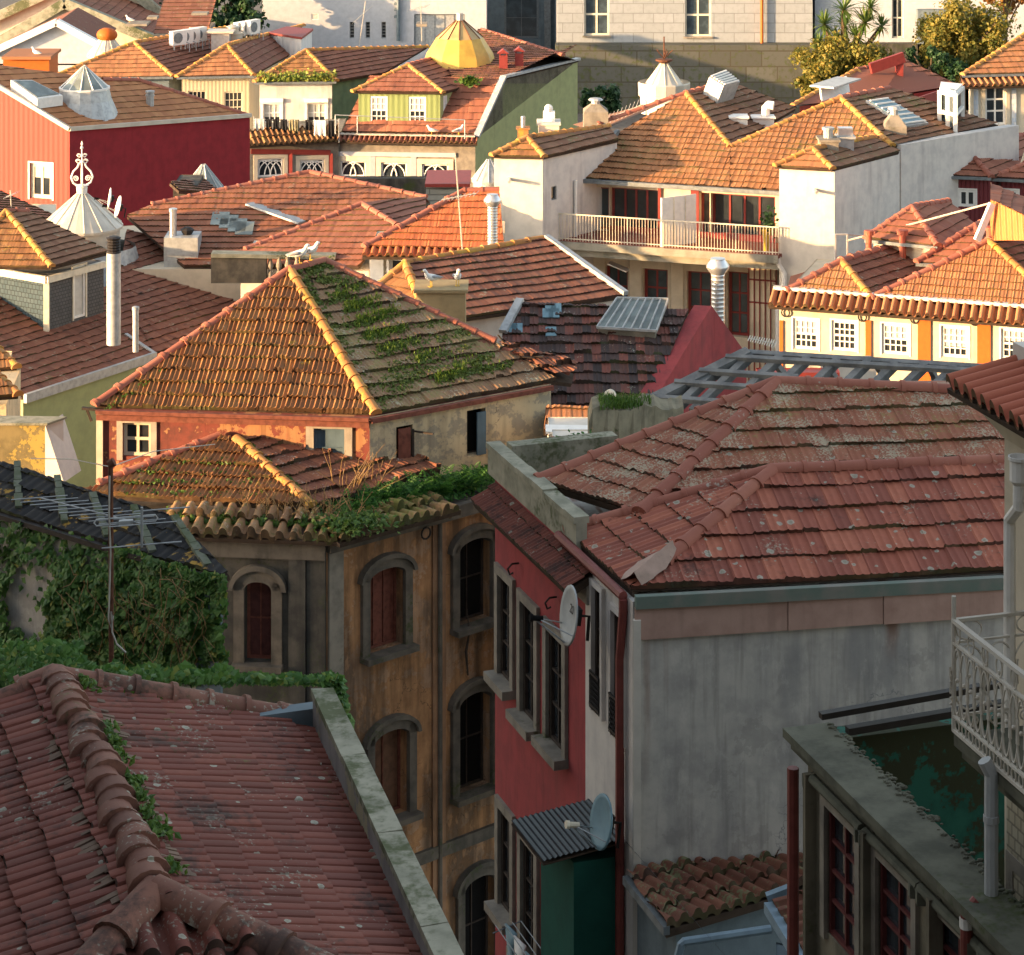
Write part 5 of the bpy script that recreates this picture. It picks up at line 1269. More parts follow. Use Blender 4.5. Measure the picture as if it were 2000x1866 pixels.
# ------------------------------------------------------------------ hipped houses on the right
def simplehouse(name, label, A, B, C, D, E, dB, mat, mf, mr, seed, wins=(), mats=None, pitch=27, tw=.22, th=.36, ns=4, r=.12, gutter='zinc_d', z0=0, **k):
    Bp = P(*B, dB); z = Bp.z; Ap = L(*A, z); Dp = L(*D, z); f = (Bp-Ap).normalized(); g = (Dp-Bp).normalized()
    a, b, c = Ap+f*.2+g*.22, Bp-f*.2+g*.22, Dp-f*.2
    h = House(name, label, 'house', [a, b, c, a+(c-b)], z-.08, mat, mats=mats or {}, z0=z0)
    for w_ in wins: h.win(w_[2] if len(w_) > 2 else 0, *w_[0], **w_[1])
    h.walls()
    rr = hiproof(h, A, B, C, D, E, dB, pitch, mf, mr, seed=seed, tw=tw, th=th, ns=ns, r=r, **k)
    if gutter:
        mb = MB(); mb.bar(Ap-g*.05+V((0, 0, -.07)), Bp-g*.05+V((0, 0, -.07)), .1, .1); h.part('gutter', mb, gutter)
    return h, rr
h, r2 = simplehouse('parapet_house', 'tiled house with red painted parapets behind the terrace flats', (1548, 206), (1708, 180), (1674, 136), (1870, 166), (1768, 118), 120, M['redpaint'], 't_hip', 't_red', 161, tw=.26, th=.42, mrid='ridge_r', hl=dict(ln=.5))
mb = MB(); a, b = r2['C']+V((.4, 1.2, .15)), P(1765, 112, 121.5); mb.bar(P(1700, 134, 121), b, .2, .5); mb.prism([P(1752, 165, 121.4), P(1764, 160, 121.4), P(1765, 112, 121.4), P(1750, 118, 121.4)], (0, .4, 0)); h.part('parapet', mb, 'redpaint')
mb = MB(); a, b = P(1790, 192, 117), P(1872, 165, 121); mb.prism([a, b, b+V((0, 0, -3)), a+V((0, 0, -3))], (0.1, .3, 0)); h.part('parapet', mb, 'redpaint')
wk = dict(cols=2, rows=3, fr='white', depth=.12, fw=.10, mw=.07, sur='p_cream', sw=.16, curtain=.0)
h, r3 = simplehouse('corner_house', 'pale house with white french windows and patterned tile strips, upper right corner', (1880, 146), (2120, 140), (2010, 62), (2200, 120), (2080, 50), 110, M['p_cream'], 't_org', 't_red', 163, wins=(((1924, 168, 1965, 244), wk), ((2010, 168, 2050, 244), wk)), tw=.25, th=.4)
mb = MB()
for px in (1906, 1980): a = h.at(0, px, 167, .02); b = h.at(0, px, 255, .02); mb.bar(a, b, .2, .03, up=(0, 1, 0))
h.part('tile_strip', mb, 'tilestrip')
o0 = r3['A']+V((-.1, -.5, -.45)); o1 = r3['B']+V((.1, -.5, -.45)); h.slope([o0, o1, o1+V((0, .6, .3)), o0+V((0, .6, .3))], o0, o1, 't_org', name='eave_course', seed=164, tw=.27, th=.65, amp=.11, kind='barrel', ns=8)
mb = MB(); mb.tube([h.at(0, 1893, 165, .1), V((*h.at(0, 1893, 260, .1).xy, 8))], .06, 6); h.part('downpipe', mb, 'ivory')

wk = dict(cols=2, rows=1, fr='white', depth=.08, fw=.10, mw=.10, sur='white', sw=.05, sd=.02)
simplehouse('dark_red_house', 'dark red corrugated house with a small white window beside the white tower', (1766, 339), (1937, 346), (1880, 284), (1990, 325), (2012, 262), 93, M['c_redd'], 't_red', 't_red', 165, wins=(((1872, 370, 1906, 405), wk),), mhip='ridge_r', mrid='ridge_r')
simplehouse('dark_red_house', 'dark red corrugated house running out of the right edge with a white window', (1938, 347), (2120, 356), (2050, 300), (2200, 330), (2150, 280), 92.6, M['c_redd'], 't_red', 't_red', 167, wins=(((1955, 370, 1989, 405), wk),), mhip='ridge_r', mrid='ridge_r')
simplehouse('low_house', 'low house with a plain terracotta hip roof below the dark red houses', (1690, 466), (1832, 480), (1781, 404), (1906, 440), (1852, 393), 82, M['p_cream'], 't_red', 't_red', 169, mhip='ridge_r', mrid='ridge_r')
simplehouse('low_house', 'low terracotta roof below the corrugated gable at the right edge', (1790, 512), (1935, 520), (1905, 440), (2010, 490), (1960, 420), 81, M['p_cream'], 't_red', 't_red', 170, mhip='ridge_r', mrid='ridge_r')
# corrugated gable dormer
M['c_orange'] = corrug('corrugated_orange', (.50, .17, .05), (1, 0), .14, .15)
a, b = P(1938, 470, 79), P(2030, 470, 77.5); ap = P(1940, 392, 79.2); bp = P(2040, 440, 77.5)
t = root('gable_dormer', (a.x, a.y, a.z), 'orange corrugated gable dormer with a white sloping verge near the right edge', 'dormer')
mb = MB(); mb.prism([a, b, bp, ap], (0.4, 2.5, 0)); mb.build('wall', M['c_orange'], t)
mb = MB(); mb.bar(P(1908, 470, 78.8), P(1938, 398, 79), .12, .2); mb.build('verge', M['white'], t)
tiles('roof_slope', [ap+V((-.1, -.1, .05)), bp+V((0, -.1, .05)), bp+V((.6, 2.6, .05)), ap+V((.4, 2.6, .05))], bp, bp+V((.6, 2.6, 0)), M['t_red'], t, ns=4)

# ------------------------------------------------------------------ orange house
def orange():
    A = P(1522, 585, 80); z = A.z; B = L(2060, 625, z); u = (B-A).normalized(); w_ = V((-u.y, u.x, 0))
    h = House('orange_house', 'sunlit cream and orange house with a row of white sash windows and bright tiled hips', 'house', [A, B, B+w_*6, A+w_*6], z, M['p_creamy'])
    k = dict(cols=4, rows=4, fr='white', depth=.10, fw=.09, mw=.035, split=1, sur='white', sw=.05, sd=.02, mp=.04)
    for cu_, q_ in zip((.5, None, .55, .3, .6), ((1549, 621, 1599, 685), (1624, 625, 1674, 688), (1722, 631, 1776, 695), (1838, 636, 1892, 701), (1955, 641, 2008, 705))): h.win(0, *q_, curtain=cu_, **k)
    h.walls()
    mb = MB()
    for (x0, x1) in ((1523, 1530), (1691, 1702), (1793, 1818), (1909, 1935)):
        a, b = h.at(0, x0, 626, .02), h.at(0, x1, 626, .02); mb.prism([V((a.x, a.y, 2)), V((b.x, b.y, 2)), V((b.x, b.y, b.z)), V((a.x, a.y, b.z))], -w_*.04)
    h.part('colour_panel', mb, 'orangep')
    for px, py in ((1535, 610), (1685, 619), (1787, 623), (1904, 627)):
        c = h.at(0, px, py, .06); mb = MB(); mb.tube([c+u*.13*math.cos(i*math.pi/5)+V((0, 0, .13*math.sin(i*math.pi/5))) for i in range(11)], .025, 5, False); h.part('iron_ring', mb, 'iron')
    # projecting barrel tile eave
    o0 = A-u*.25-w_*.45+V((0, 0, -.12)); o1 = B-w_*.45+V((0, 0, -.12))
    h.slope([o0, o1, B+w_*.15+V((0, 0, .26)), A-u*.25+w_*.15+V((0, 0, .26))], o0, o1, 't_org', name='eave_course', seed=171, tw=.27, th=.7, amp=.15, stp=.03, kind='barrel', ns=10, jit=.5)
    mb = MB(); mb.bar(A-u*.2+w_*.12+V((0, 0, .33)), B+w_*.12+V((0, 0, .33)), .2, .10); h.part('gutter', mb, 'p_dirtywhite')
    g0 = A+w_*.25+V((0, 0, .36)); zz = g0.z; g1 = B+w_*.25+V((0, 0, .36))
    n = pitchplane(g0, g1, 27); q = lambda x, y: onplane(x, y, g0, n)
    a0, v_, c1, c2, far = q(1536, 568), q(1702, 582), q(1643, 509), q(1931, 470), q(2080, 606)
    kw = dict(tw=.22, th=.37, ns=6, jit=.6, amp=.05)
    h.slope([a0, v_, c1], a0, v_, 't_org', seed=173, **kw)
    h.slope([v_, far, c2], v_, far, 't_org', seed=174, **kw)
    E1 = L(1800, 462, c1.z); n1 = pnorm(c1, v_, E1); X = onplane(1872, 500, c1, n1)
    h.slope([v_, X, E1, c1], v_, v_+(E1-c1), 't_brn', seed=175, **kw)
    E2 = L(2060, 440, c2.z); n2 = pnorm(c2, far, E2)
    h.slope([far, far+(E2-c2), E2, c2], far, far+(E2-c2), 't_red', seed=176, **kw)
    ridge([(v_, c1), (far, c2)], M['ridge_y'], h.r, r=.13, ln=.40, seed=177)
    ridge([(a0, c1), (v_, c2), (c1, E1), (c2, E2), (X, E1)], M['ridge_r'], h.r, r=.12, ln=.55, seed=178, lip=1.35)
    mb = MB(); mb.quad(a0, c1, E1, E1+V((-4, 3, -2))); mb.quad(v_, c2, E2, X); h.part('roof_back', mb, 't_red')
    for px, py, r_, s_ in ((1697, 484, .12, .55), (1763, 486, .14, .6), (1934, 468, .16, .4), (1974, 464, .12, .32)):
        e = (c1.lerp(E1, .45)) if px < 1800 else c2.lerp(E2, .2)
        c = P(px, py, e.y); mb = MB(); mb.lathe([(r_*.8, -.4), (r_*.8, s_*.75), (r_*1.3, s_*.76), (r_*1.3, s_), (r_*.9, s_+.01)], c, 12); h.part('chimney_pot', mb, 'potred')
    return h
M['p_creamy'] = plaster('plaster_cream_granite', (.56, .47, .34), (.48, .41, .30), .35, (.28, .22, .14))
M['potred'] = simple('pot_terracotta', (.38, .10, .06), .7, .3, 0, .3)
OR = orange()

# ------------------------------------------------------------------ middle roofs
def mids():
    # wide mossy roof below the red house
    e0 = P(360, 520, 85); z = e0.z; e1 = L(760, 520, z); n = pitchplane(e0, e1, 19); q = lambda x, y: onplane(x, y, e0, n)
    r0, r1 = q(297, 400), q(605, 336)
    h = House('wide_roof_house', 'house with a broad mossy terracotta roof below the big red house', 'house', [e0+V((-3, 0, 0)), e1, e1+V((2, 3, 0)), V((r1.x, r1.y+3, 0)), V((r0.x-2, r0.y+3, 0))], z-.1, M['p_cream']); h.walls()
    h.slope([e0, q(700, 520), q(800, 425), q(832, 386), r1, r0, q(248, 422)], e0, e1, 't_moss2r', seed=181, ns=4, tw=.22, th=.36)
    ridge([(q(832, 386), r1), (r0, r1)], M['ridge_r'], h.r, r=.12, ln=.45, seed=182)
    for (x0, y0) in ((430, 430), (447, 436), (464, 443), (478, 449)):
        p = q(x0, y0)+n*.055; mb = MB(); uu = (e1-e0).normalized(); vv = n.cross(uu); mb.box(p, uu*.3, vv*.42, n*.02); h.part('glass_tile', mb, 'glass_s')
    mb = MB(); mb.bar(q(488, 400)+n*.05, q(590, 437)+n*.05, .5, .06); h.part('valley_flashing', mb, 'zinc')
    hb = MB(); hb.quad(r0, r1, q(832, 386), q(832, 386)+V((0, 6, -1.5)), r0+V((0, 6, -1.5))); h.part('roof_back', hb, 't_red')
    # crest at left with grey chimney like dormer
    # red hipped roof
    s0, s1 = P(470, 520, 80), P(720, 520, 80)
    c = P(708, 398, 83.5); 
    h = House('red_roof_house', 'house with a plain red hip roof between the mossy and the bright orange roofs', 'house', [s0, s1, s1+V((1.5, 4, 0)), s0+V((0, 4.2, 0))], s0.z-.1, M['p_white']); h.walls()
    a0 = P(440, 520, 80.3); n = pnorm(a0, P(700, 520, 79.6), c); q = lambda x, y: onplane(x, y, c, n)
    h.slope([a0, P(700, 520, 79.6), q(735, 470), q(775, 440), c, q(480, 488)], a0, P(700, 520, 79.6), 't_red', seed=184, ns=4)
    d1 = P(838, 425, 84.5); n2 = pnorm(c, q(775, 440), P(830, 386, 87)); q2 = lambda x, y: onplane(x, y, c, n2)
    h.slope([q(775, 440), q2(832, 425), q2(832, 384), c], q(775, 440), q2(832, 425), 't_red', seed=185, ns=4)
    ridge([(q(480, 488), c), (q(775, 440), c)], M['ridge_r'], h.r, r=.12, ln=.5, seed=186)
    # bright orange roof against the white tower
    e0 = P(712, 482, 79); z = e0.z; e1 = L(985, 486, z); n = pitchplane(e0, e1, 25); q = lambda x, y: onplane(x, y, e0, n)
    w0 = e0+V((.25, .3, 0)); w1 = e1+V((0, .3, 0)); w_ = V((0, 4, 0))
    h = House('bright_roof_house', 'cream house with a bright orange hip roof in front of the white tower', 'house', [w0, w1, w1+w_, w0+w_], z-.05, M['p_creamy'])
    h.win(0, 760, 503, 808, 545, cols=2, rows=1, fr='white', depth=.1, fw=.1, sur='white', sw=.08); h.walls()
    c = q(906, 373)
    h.slope([e0, e1, q(975, 370), c], e0, e1, 't_orb', seed=188, ns=5, tw=.22, th=.34, amp=.045)
    ridge([(e0, c)], M['ridge_r'], h.r, r=.12, ln=.7, seed=189, lip=1.3); ridge([(c, q(975, 370))], M['ridge_r'], h.r, r=.12, ln=.5, seed=190)
    o0 = e0+V((-.05, -.4, -.2)); o1 = e1+V((0, -.4, -.2)); h.slope([o0, o1, e1+V((0, .1, -.02)), e0+V((0, .1, -.02))], o0, o1, 't_orb', name='eave_course', seed=191, tw=.24, th=.55, amp=.09, kind='barrel', ns=8)
    mb = MB(); a, b = P(722, 492, 79.2), P(748, 512, 79); mb.prism([a, V((b.x, a.y, a.z)), V((b.x, a.y, a.z-2)), V((a.x, a.y, a.z-2))], (0, .2, 0)); h.part('white_pier', mb, 'white')
    # grey boarded box
    h = box_house('boarded_box', 'grey boarded roof box below the fanlight windows', 'roof box', 832, 915, 366, 93, 2.5, M['clap'], z0=8); h.walls()
    a, b = P(830, 366, 92.8), P(918, 366, 92.8); mb = MB(); mb.prism([a, b, b+V((0, 2.7, 0)), a+V((0, 2.7, 0))], (0, 0, .12)); h.part('lid', mb, 'redpaint')
    h = box_house('back_wall', 'dark mossy wall running below the fanlight windows', 'wall', 640, 880, 349, 120, .6, M['p_stone']); h.walls()
    # long brown roof
    hip_A, hip_B = (716, 560), (838, 585)
    Bp = P(830, 572, 66); z = P(838, 640, 64.5).z
    B_ = L(838, 630, z); D_ = L(1215, 577, z); A_ = L(690, 600, z)
    C_ = onplane(791, 514, A_, pitchplane(A_, B_, 24)); n2 = pnorm(B_, D_, C_); E_ = onplane(1060, 466, B_, n2)
    h = House('brown_roof_house', 'house with a long brown mossy roof and white gable ends in front of the balcony', 'house', [A_+V((.2, .3, 0)), B_+V((-.2, .3, 0)), D_+V((-.2, 0, 0)), A_+(D_-B_)+V((.2, 0, 0))], z-.1, M['p_white']); h.walls()
    h.slope([A_, B_, C_], A_, B_, 't_hip', seed=193, ns=6)
    h.slope([B_, D_, E_, C_], B_, D_, 't_brn', seed=194, ns=5, tw=.22, th=.37)
    ridge([(B_, C_)], M['ridge_y'], h.r, r=.12, ln=.42, seed=195); ridge([(A_, C_), (C_, E_)], M['ridge_y'], h.r, r=.11, ln=.5, seed=196)
    mb = MB(); mb.bar(D_+V((.1, 0, .05)), E_+V((.1, 0, .05)), .16, .12); h.part('verge', mb, 'zinc'); G_ = A_+(D_-B_); mb = MB(); mb.quad(A_, C_, E_, G_); mb.quad(D_, G_, E_); h.part('roof_back', mb, 't_brn')
    # patched roof
    e0 = P(1090, 800, 59); z = e0.z; e1 = L(1268, 800, z); n = pitchplane(e0, e1, 24); q = lambda x, y: onplane(x, y, e0, n)
    h = House('patched_roof_house', 'house with a dark patchwork tile roof, glazed rooflight and red gable wall', 'house', [q(980, 800), e1, V((q(1345, 603).x, q(1345, 603).y, 0)), V((q(1012, 595).x, q(1012, 595).y, 0))], z-.1, M['p_cream_peel']); h.walls()
    h.slope([q(1090, 812), q(1262, 812), q(1345, 603), q(1015, 595), q(980, 662)], e0, e1, 't_pat', seed=198, ns=6, tw=.21, th=.36, amp=.045, jit=1.6, sag=.05)
    for (x0, y0) in ((1075, 606), (1086, 606), (1070, 616), (1082, 616), (1000, 645), (1010, 645), (1076, 652)):
        p = q(x0, y0)+n*.06; uu = V((1, 0, 0)); vv = n.cross(uu); mb = MB(); mb.box(p, uu*.13, vv*.17, n*.015); h.part('glass_tile', mb, 'dishb')
    # rooflight
    c4 = [q(1168, 655), q(1280, 662), q(1302, 602), q(1206, 600)]; mb = MB(); mb.prism(c4, n*.18); k_ = h.part('rooflight', mb, 'p_concl'); c = sum(c4, V((0, 0, 0)))/4
    c5 = [c+(p-c)*1.04+n*.20 for p in c4]; mb = MB(); mb.prism(c5, n*.03); mb.build('pane', M['glass_s'], k_)
    mb = MB()
    for i in range(8): mb.bar(c5[0].lerp(c5[1], i/7)+n*.05, c5[3].lerp(c5[2], i/7)+n*.05, .035, .05)
    for a, b in ((0, 1), (3, 2)): mb.bar(c5[a]+n*.05, c5[b]+n*.05, .05, .06)
    mb.build('glazing_bar', M['zinc'], k_)
    # red gable wall
    b0, t0, b1 = q(1268, 790), q(1390, 600), None
    t0 = P(1390, 598, q(1345, 603).y+.2); b0 = P(1268, 800, 58.8); b1 = P(1458, 692, q(1345, 603).y+1.6); f1 = V((b1.x, b1.y, 4)); f0 = V((b0.x, b0.y, 4))
    mb = MB(); off = V((-.42, .10, .0))
    for tri in ():
        pass
    ps = [b0, t0, b1, f1, f0]; mb.prism(ps, off); h.part('gable_wall', mb, 'p_pink')
    mb = MB(); p = q(1015, 596); mb.bar(q(1016, 592)+n*.1, q(982, 655)+n*.1, .2, .1); h.part('verge', mb, 'zinc')
    return dict(q9=q, n9=n)
M['t_moss2r'] = tile_mat('tile_red_olive', [(.20, .075, .045), (.26, .10, .055), (.31, .13, .075)], .35, (.3, .28, .2), moss=.45, mcol=(.13, .105, .045), dirt=.2, fine=5)
M['t_orb'] = tile_mat('tile_bright_orange', [(.38, .10, .04), (.46, .13, .05), (.52, .17, .065)], .05, moss=0, dirt=.05, fine=7)
MI = mids()

# ------------------------------------------------------------------ right edge: tan building, balcony house
M['red_old'] = simple('red_joinery_faded', (.12, .03, .028), .7, .2, 0, .3)
def tanhouse():
    A = P(1578, 1437, 25.8); z = A.z
    dirF = V((-.290, .957, 0)); nn = V((-.957, -.29, 0))
    L_ = 9.0; B = A-dirF*L_; ri = V((.957, .29, 0))
    h = House('tan_house', 'weathered tan granite house with a heavy mossy cornice and red sash windows, bottom right', 'house', [A, B, B+ri*.36, A+ri*.36], z-.22, M['p_tan'])
    k = dict(cols=2, rows=4, fr='red_old', gl='glass', fw=.04, mw=.03, depth=.08, sur='p_granite', sw=.10, sd=.04, mp=.04)
    for q_ in ((1616, 1572, 1676, 1890), (1716, 1672, 1786, 1990), (1828, 1778, 1908, 2100)): h.win(0, *q_, **k)
    h.walls()
    mb = MB()
    # cornice: broken slab top and two mouldings
    def run(o0, o1, z0, z1, m, a=A, l=L_): 
        p0 = V((a.x, a.y, 0))+dirF*.25; p1 = V((a.x, a.y, 0))-dirF*l
        m.prism([p0+nn*o0+V((0, 0, z0)), p1+nn*o0+V((0, 0, z0)), p1+nn*o1+V((0, 0, z0)), p0+nn*o1+V((0, 0, z0))], (0, 0, z1-z0))
    run(.17, -.34, z-.09, z, mb); run(.08, -.2, z-.22, z-.09, mb); cn = h.part('cornice', mb, 'p_concrete')
    mb = MB(); rg = random.Random(2)
    for i in range(150):
        t = rg.random()*4.5-.2; p = V((A.x, A.y, z))-dirF*t-nn*(.27+rg.random()*.12); s_ = .012+.022*rg.random(); mb.ball(p, s_*1.4, s_, s_*.7, 5, 4)
    o = mb.build('rubble', M['p_concrete'], cn); o['kind'] = 'stuff'
    mb = MB()
    for i in range(4):
        c = h.at(0, 1646+i*105+i*i*3, 1560+i*104, .05); c = V((c.x, c.y, z-.34)); mb.tube([c+dirF*.62, c-dirF*.55], .05, 8)
        for s_ in (.72, -.62): mb.bar(c+dirF*s_, c+dirF*s_+V((0, 0, -.12)), .12, .1)
    h.part('window_hood', mb, 'p_concrete')
    mb = MB()
    for t in (.18, 1.55, 2.95): p = V((A.x, A.y, 0))-dirF*t+nn*.05; mb.bar(V((p.x, p.y, 0)), V((p.x, p.y, z-.3)), .14, .06, up=dirF)
    h.part('pilaster', mb, 'p_tan')
    mb = MB(); p = V((A.x, A.y, 0))+nn*.12+dirF*.1; mb.tube([V((p.x, p.y, 0)), V((p.x, p.y, z-.35))], .06, 8); h.part('downpipe', mb, 'redpipe')
    q0 = h.at(0, 1908, 1800, .10); mb = MB(); mb.tube([q0+V((0, 0, .18))-nn*.1, q0+V((0, 0, .10)), V((q0.x, q0.y, 1))], .055, 10); h.part('soil_pipe', mb, 'redpipe')
    mb = MB(); mb.tube([q0+V((0, 0, -.04)), q0+V((0, 0, .05))], .062, 10); h.part('pipe_collar', mb, 'white')
    # decayed back room wall and its black gutter
    q0 = V((A.x, A.y, 0))+ri*.33+dirF*.1; q1 = q0+ri*3.2
    m2 = MB(); m2.prism([q0, q1, q1+dirF*.3, q0+dirF*.3], (0, 0, z-.12)); wl = h.part('room_wall', m2, 'p_turq')
    mb = MB(); mb.bar(q0+V((0, 0, z+.14))-ri*.15, q1+V((0, 0, z+.30)), .09, .06); mb.bar(q0+V((0, 0, z+.0))+ri*.1-dirF*.1, q1+V((0, 0, z+.12))-dirF*.1, .10, .07); mb.build('gutter', M['iron'], wl)
    fl = MB(); fl.prism([A+V((0, 0, -4-A.z+z)), B+V((0, 0, -4-B.z+z)), B+ri*4+V((0, 0, -4-B.z+z)), A+ri*4+V((0, 0, -4-A.z+z))], (0, 0, -.1)); h.part('floor', fl, 'dark')
    return dict(h=h, A=A, dirF=dirF, nn=nn, ri=ri, z=z)
TN = tanhouse()

def balconyhouse():
    dirF = V((-.28, .96, 0)); nn = V((-.96, -.28, 0)); ri = -nn
    Q = P(1962, 1300, 24.2); base = V((Q.x, Q.y, 0))
    zt = H-6.75
    h = House('balcony_house', 'pale house with a barrel tiled eave, white downpipe and ornate iron balcony, right edge', 'house', [base, base-dirF*9, base-dirF*9+ri*4, base+ri*4], zt, M['p_cream'])
    h.win(0, 1985, 1700, 2030, 1950, cols=1, rows=2, fr='wood_d', fw=.05, depth=.15, sur='p_granite', sw=.14)
    h.walls()
    # eave
    o0 = P(1848, 752, 24.6); o1 = o0-dirF*5; i0 = o0+ri*1.6+V((0, 0, .34)); i1 = i0-dirF*5
    h.slope([o0, o1, i1, i0], o0, o1, 't_orr', name='eave_course', seed=201, tw=.185, th=1.7, amp=.10, stp=.02, kind='barrel', ns=16, jit=.4, sag=.0, deck=.05)
    mb = MB(); mb.prism([o0+ri*.3+V((0, 0, -.12)), o1+ri*.3+V((0, 0, -.12)), base-dirF*5+V((0, 0, zt-.2)), V((base.x, base.y, zt-.2))], (0, 0, -.1)); h.part('soffit', mb, 'p_cream')
    # white chimney block with lead apron on the roof
    c = P(1990, 700, 24.6); mb = MB(); a = P(1978, 742, 24.8); mb.prism([V((a.x, a.y, zt-.3)), V((a.x, a.y, zt-.3))-dirF*1.2, V((a.x, a.y, zt-.3))-dirF*1.2+ri*1, V((a.x, a.y, zt-.3))+ri*1], (0, 0, P(1978, 668, 24.8).z-zt+.3)); ch = h.part('chimney', mb, 'p_white')
    mb = MB(); b = P(1944, 742, 24.6); mb.prism([b, b+ri*.5+V((0, 0, .12)), b+ri*.5-dirF*1.0+V((0, 0, .12)), b-dirF*1.0], (0, 0, .02)); mb.build('apron', M['zinc'], ch)
    # white drainpipe with hopper
    p = P(1990, 900, 23.2); mb = MB(); mb.lathe([(.055, -.36), (.055, -.22), (.085, -.18), (.085, .0), (.10, .01), (.10, .04), (.085, .04), (.08, -.02)], p, 12); pp = h.part('downpipe', mb, 'white')
    mb = MB(); q0 = P(1972, 1015, 23.4); q1 = P(1971, 1480, 23.4); mb.tube([p+V((0, 0, -.3)), p+V((0, 0, -.42)), q0, q0+V((0, 0, -.15)), V((q0.x, q0.y, q1.z))], .056, 10); mb.build('pipe_run', M['white'], pp)
    q0, q1 = P(1936, 1512, 22.4), P(1936, 1900, 22.4); mb = MB(); mb.tube([q0+V((-.06, 0, .12)), q0, V((q0.x, q0.y, q0.z-.2)), V((q0.x, q0.y, 0))], .062, 10); mb.tube([q0+V((0, 0, -.42)), q0+V((0, 0, -.36))], .07, 10); h.part('downpipe', mb, 'pipegrey')
    # balcony
    zb = P(1863, 1428, 23.2).z; c0 = P(1863, 1428, 23.2); hgt = P(1863, 1212, 23.2).z-zb
    back = base+V((0, 0, zb)); ext = (back-c0).dot(ri)
    mb = MB(); mb.prism([c0+V((0, 0, -.03)), c0-dirF*7+V((0, 0, -.03)), c0-dirF*7+ri*ext+V((0, 0, -.03)), c0+ri*ext+V((0, 0, -.03))], (0, 0, -.10)); sl = h.part('balcony', mb, 'p_concrete')
    mb = MB(); mb.prism([c0+ri*.08+V((0, 0, -.13)), c0-dirF*7+ri*.08+V((0, 0, -.13)), c0-dirF*7+ri*ext+V((0, 0, -.13)), c0+ri*ext+V((0, 0, -.13))], (0, 0, -.12)); mb.build('moulding', M['p_concrete'], sl)
    mb = MB(); up = V((0, 0, 1))
    f0, f1 = c0, c0-dirF*6
    mb.bar(f0+up*hgt, f1+up*hgt, .05, .035); mb.bar(f0+up*hgt*.80, f1+up*hgt*.80, .035, .02); mb.bar(f0+up*hgt*.14, f1+up*hgt*.14, .035, .02); mb.bar(f0+up*.01, f1+up*.01, .035, .03)
    b1 = c0+ri*ext
    mb.bar(f0+up*hgt, b1+up*hgt, .04, .03); mb.bar(f0+up*hgt*.8, b1+up*hgt*.8, .02); mb.bar(f0+up*hgt*.14, b1+up*hgt*.14, .02)
    mb.tube([f0, f0+up*(hgt+.22)], .022, 6)
    for i in range(1, 8): mb.ball(f0+up*(hgt*.2+i*.05)+nn*.03, .014, n=6, m=4)
    def panel(o, d, ln, n_):
        st = ln/n_
        for i in range(n_):
            m = o+d*((i+.5)*st)
            def ring(cz, rz, rx, t0=0, t1=2*math.pi, k=14): return [m+d*rx*math.cos(t0+(t1-t0)*j/k)+up*(cz+rz*math.sin(t0+(t1-t0)*j/k)) for j in range(k+1)]
            mb.tube(ring(hgt*.07, hgt*.055, st*.30), .009, 4, False)            # small rings at the foot
            if i % 2 == 0: mb.tube(ring(hgt*.90, hgt*.085, st*.42), .008, 4, False)
            mb.tube(ring(hgt*.36, hgt*.40, st*.62, 0, math.pi), .010, 4, False)   # interlaced hoops
            mb.tube(ring(hgt*.58, hgt*.40, st*.62, math.pi, 2*math.pi), .010, 4, False)
            mb.bar(m+up*hgt*.14-d*st*.5, m+up*hgt*.8-d*st*.5, .014)
            mb.ball(m+up*hgt*.48, .022, n=6, m=4)
    panel(f0, -dirF, 6, 44); panel(f0, ri, ext, 3)
    h.part('railing', mb, 'ironw')
    # patterned tile strip on the wall under the balcony
    mb = MB(); a = base+nn*.01; mb.prism([V((a.x, a.y, 0))-dirF*.10, V((a.x, a.y, 0))-dirF*.45, V((a.x, a.y, zb-.6))-dirF*.45, V((a.x, a.y, zb-.6))-dirF*.10], nn*.02); h.part('tile_strip', mb, 'tiletan')
    return dict(h=h)
M['t_orr'] = tile_mat('tile_barrel_terracotta', [(.36, .10, .06), (.40, .12, .07), (.43, .14, .08)], .1, moss=0, dirt=.1, fine=9)
M['ironw'] = plaster('iron_white_rust', (.58, .54, .47), (.50, .45, .38), .3, (.28, .14, .06), streak=False, fine=20)
M['pipegrey'] = simple('pipe_pale_grey', (.42, .43, .43), .5, .3, 0, .15)
M['tiletan'] = brickmat('facade_tile_tan', (.36, .31, .22), (.42, .37, .27), (.22, .19, .14), (-.28, .96), .12, .12, .012, .15)
BH = balconyhouse()
M['p_ruin'] = plaster('ruin_stone', (.22, .19, .13), (.13, .115, .08), .45, (.05, .05, .035), streak=False, green=.25)
M['p_chim'] = plaster('chimney_tan_stone', (.34, .26, .14), (.26, .20, .11), .4, (.12, .09, .05), streak=False)
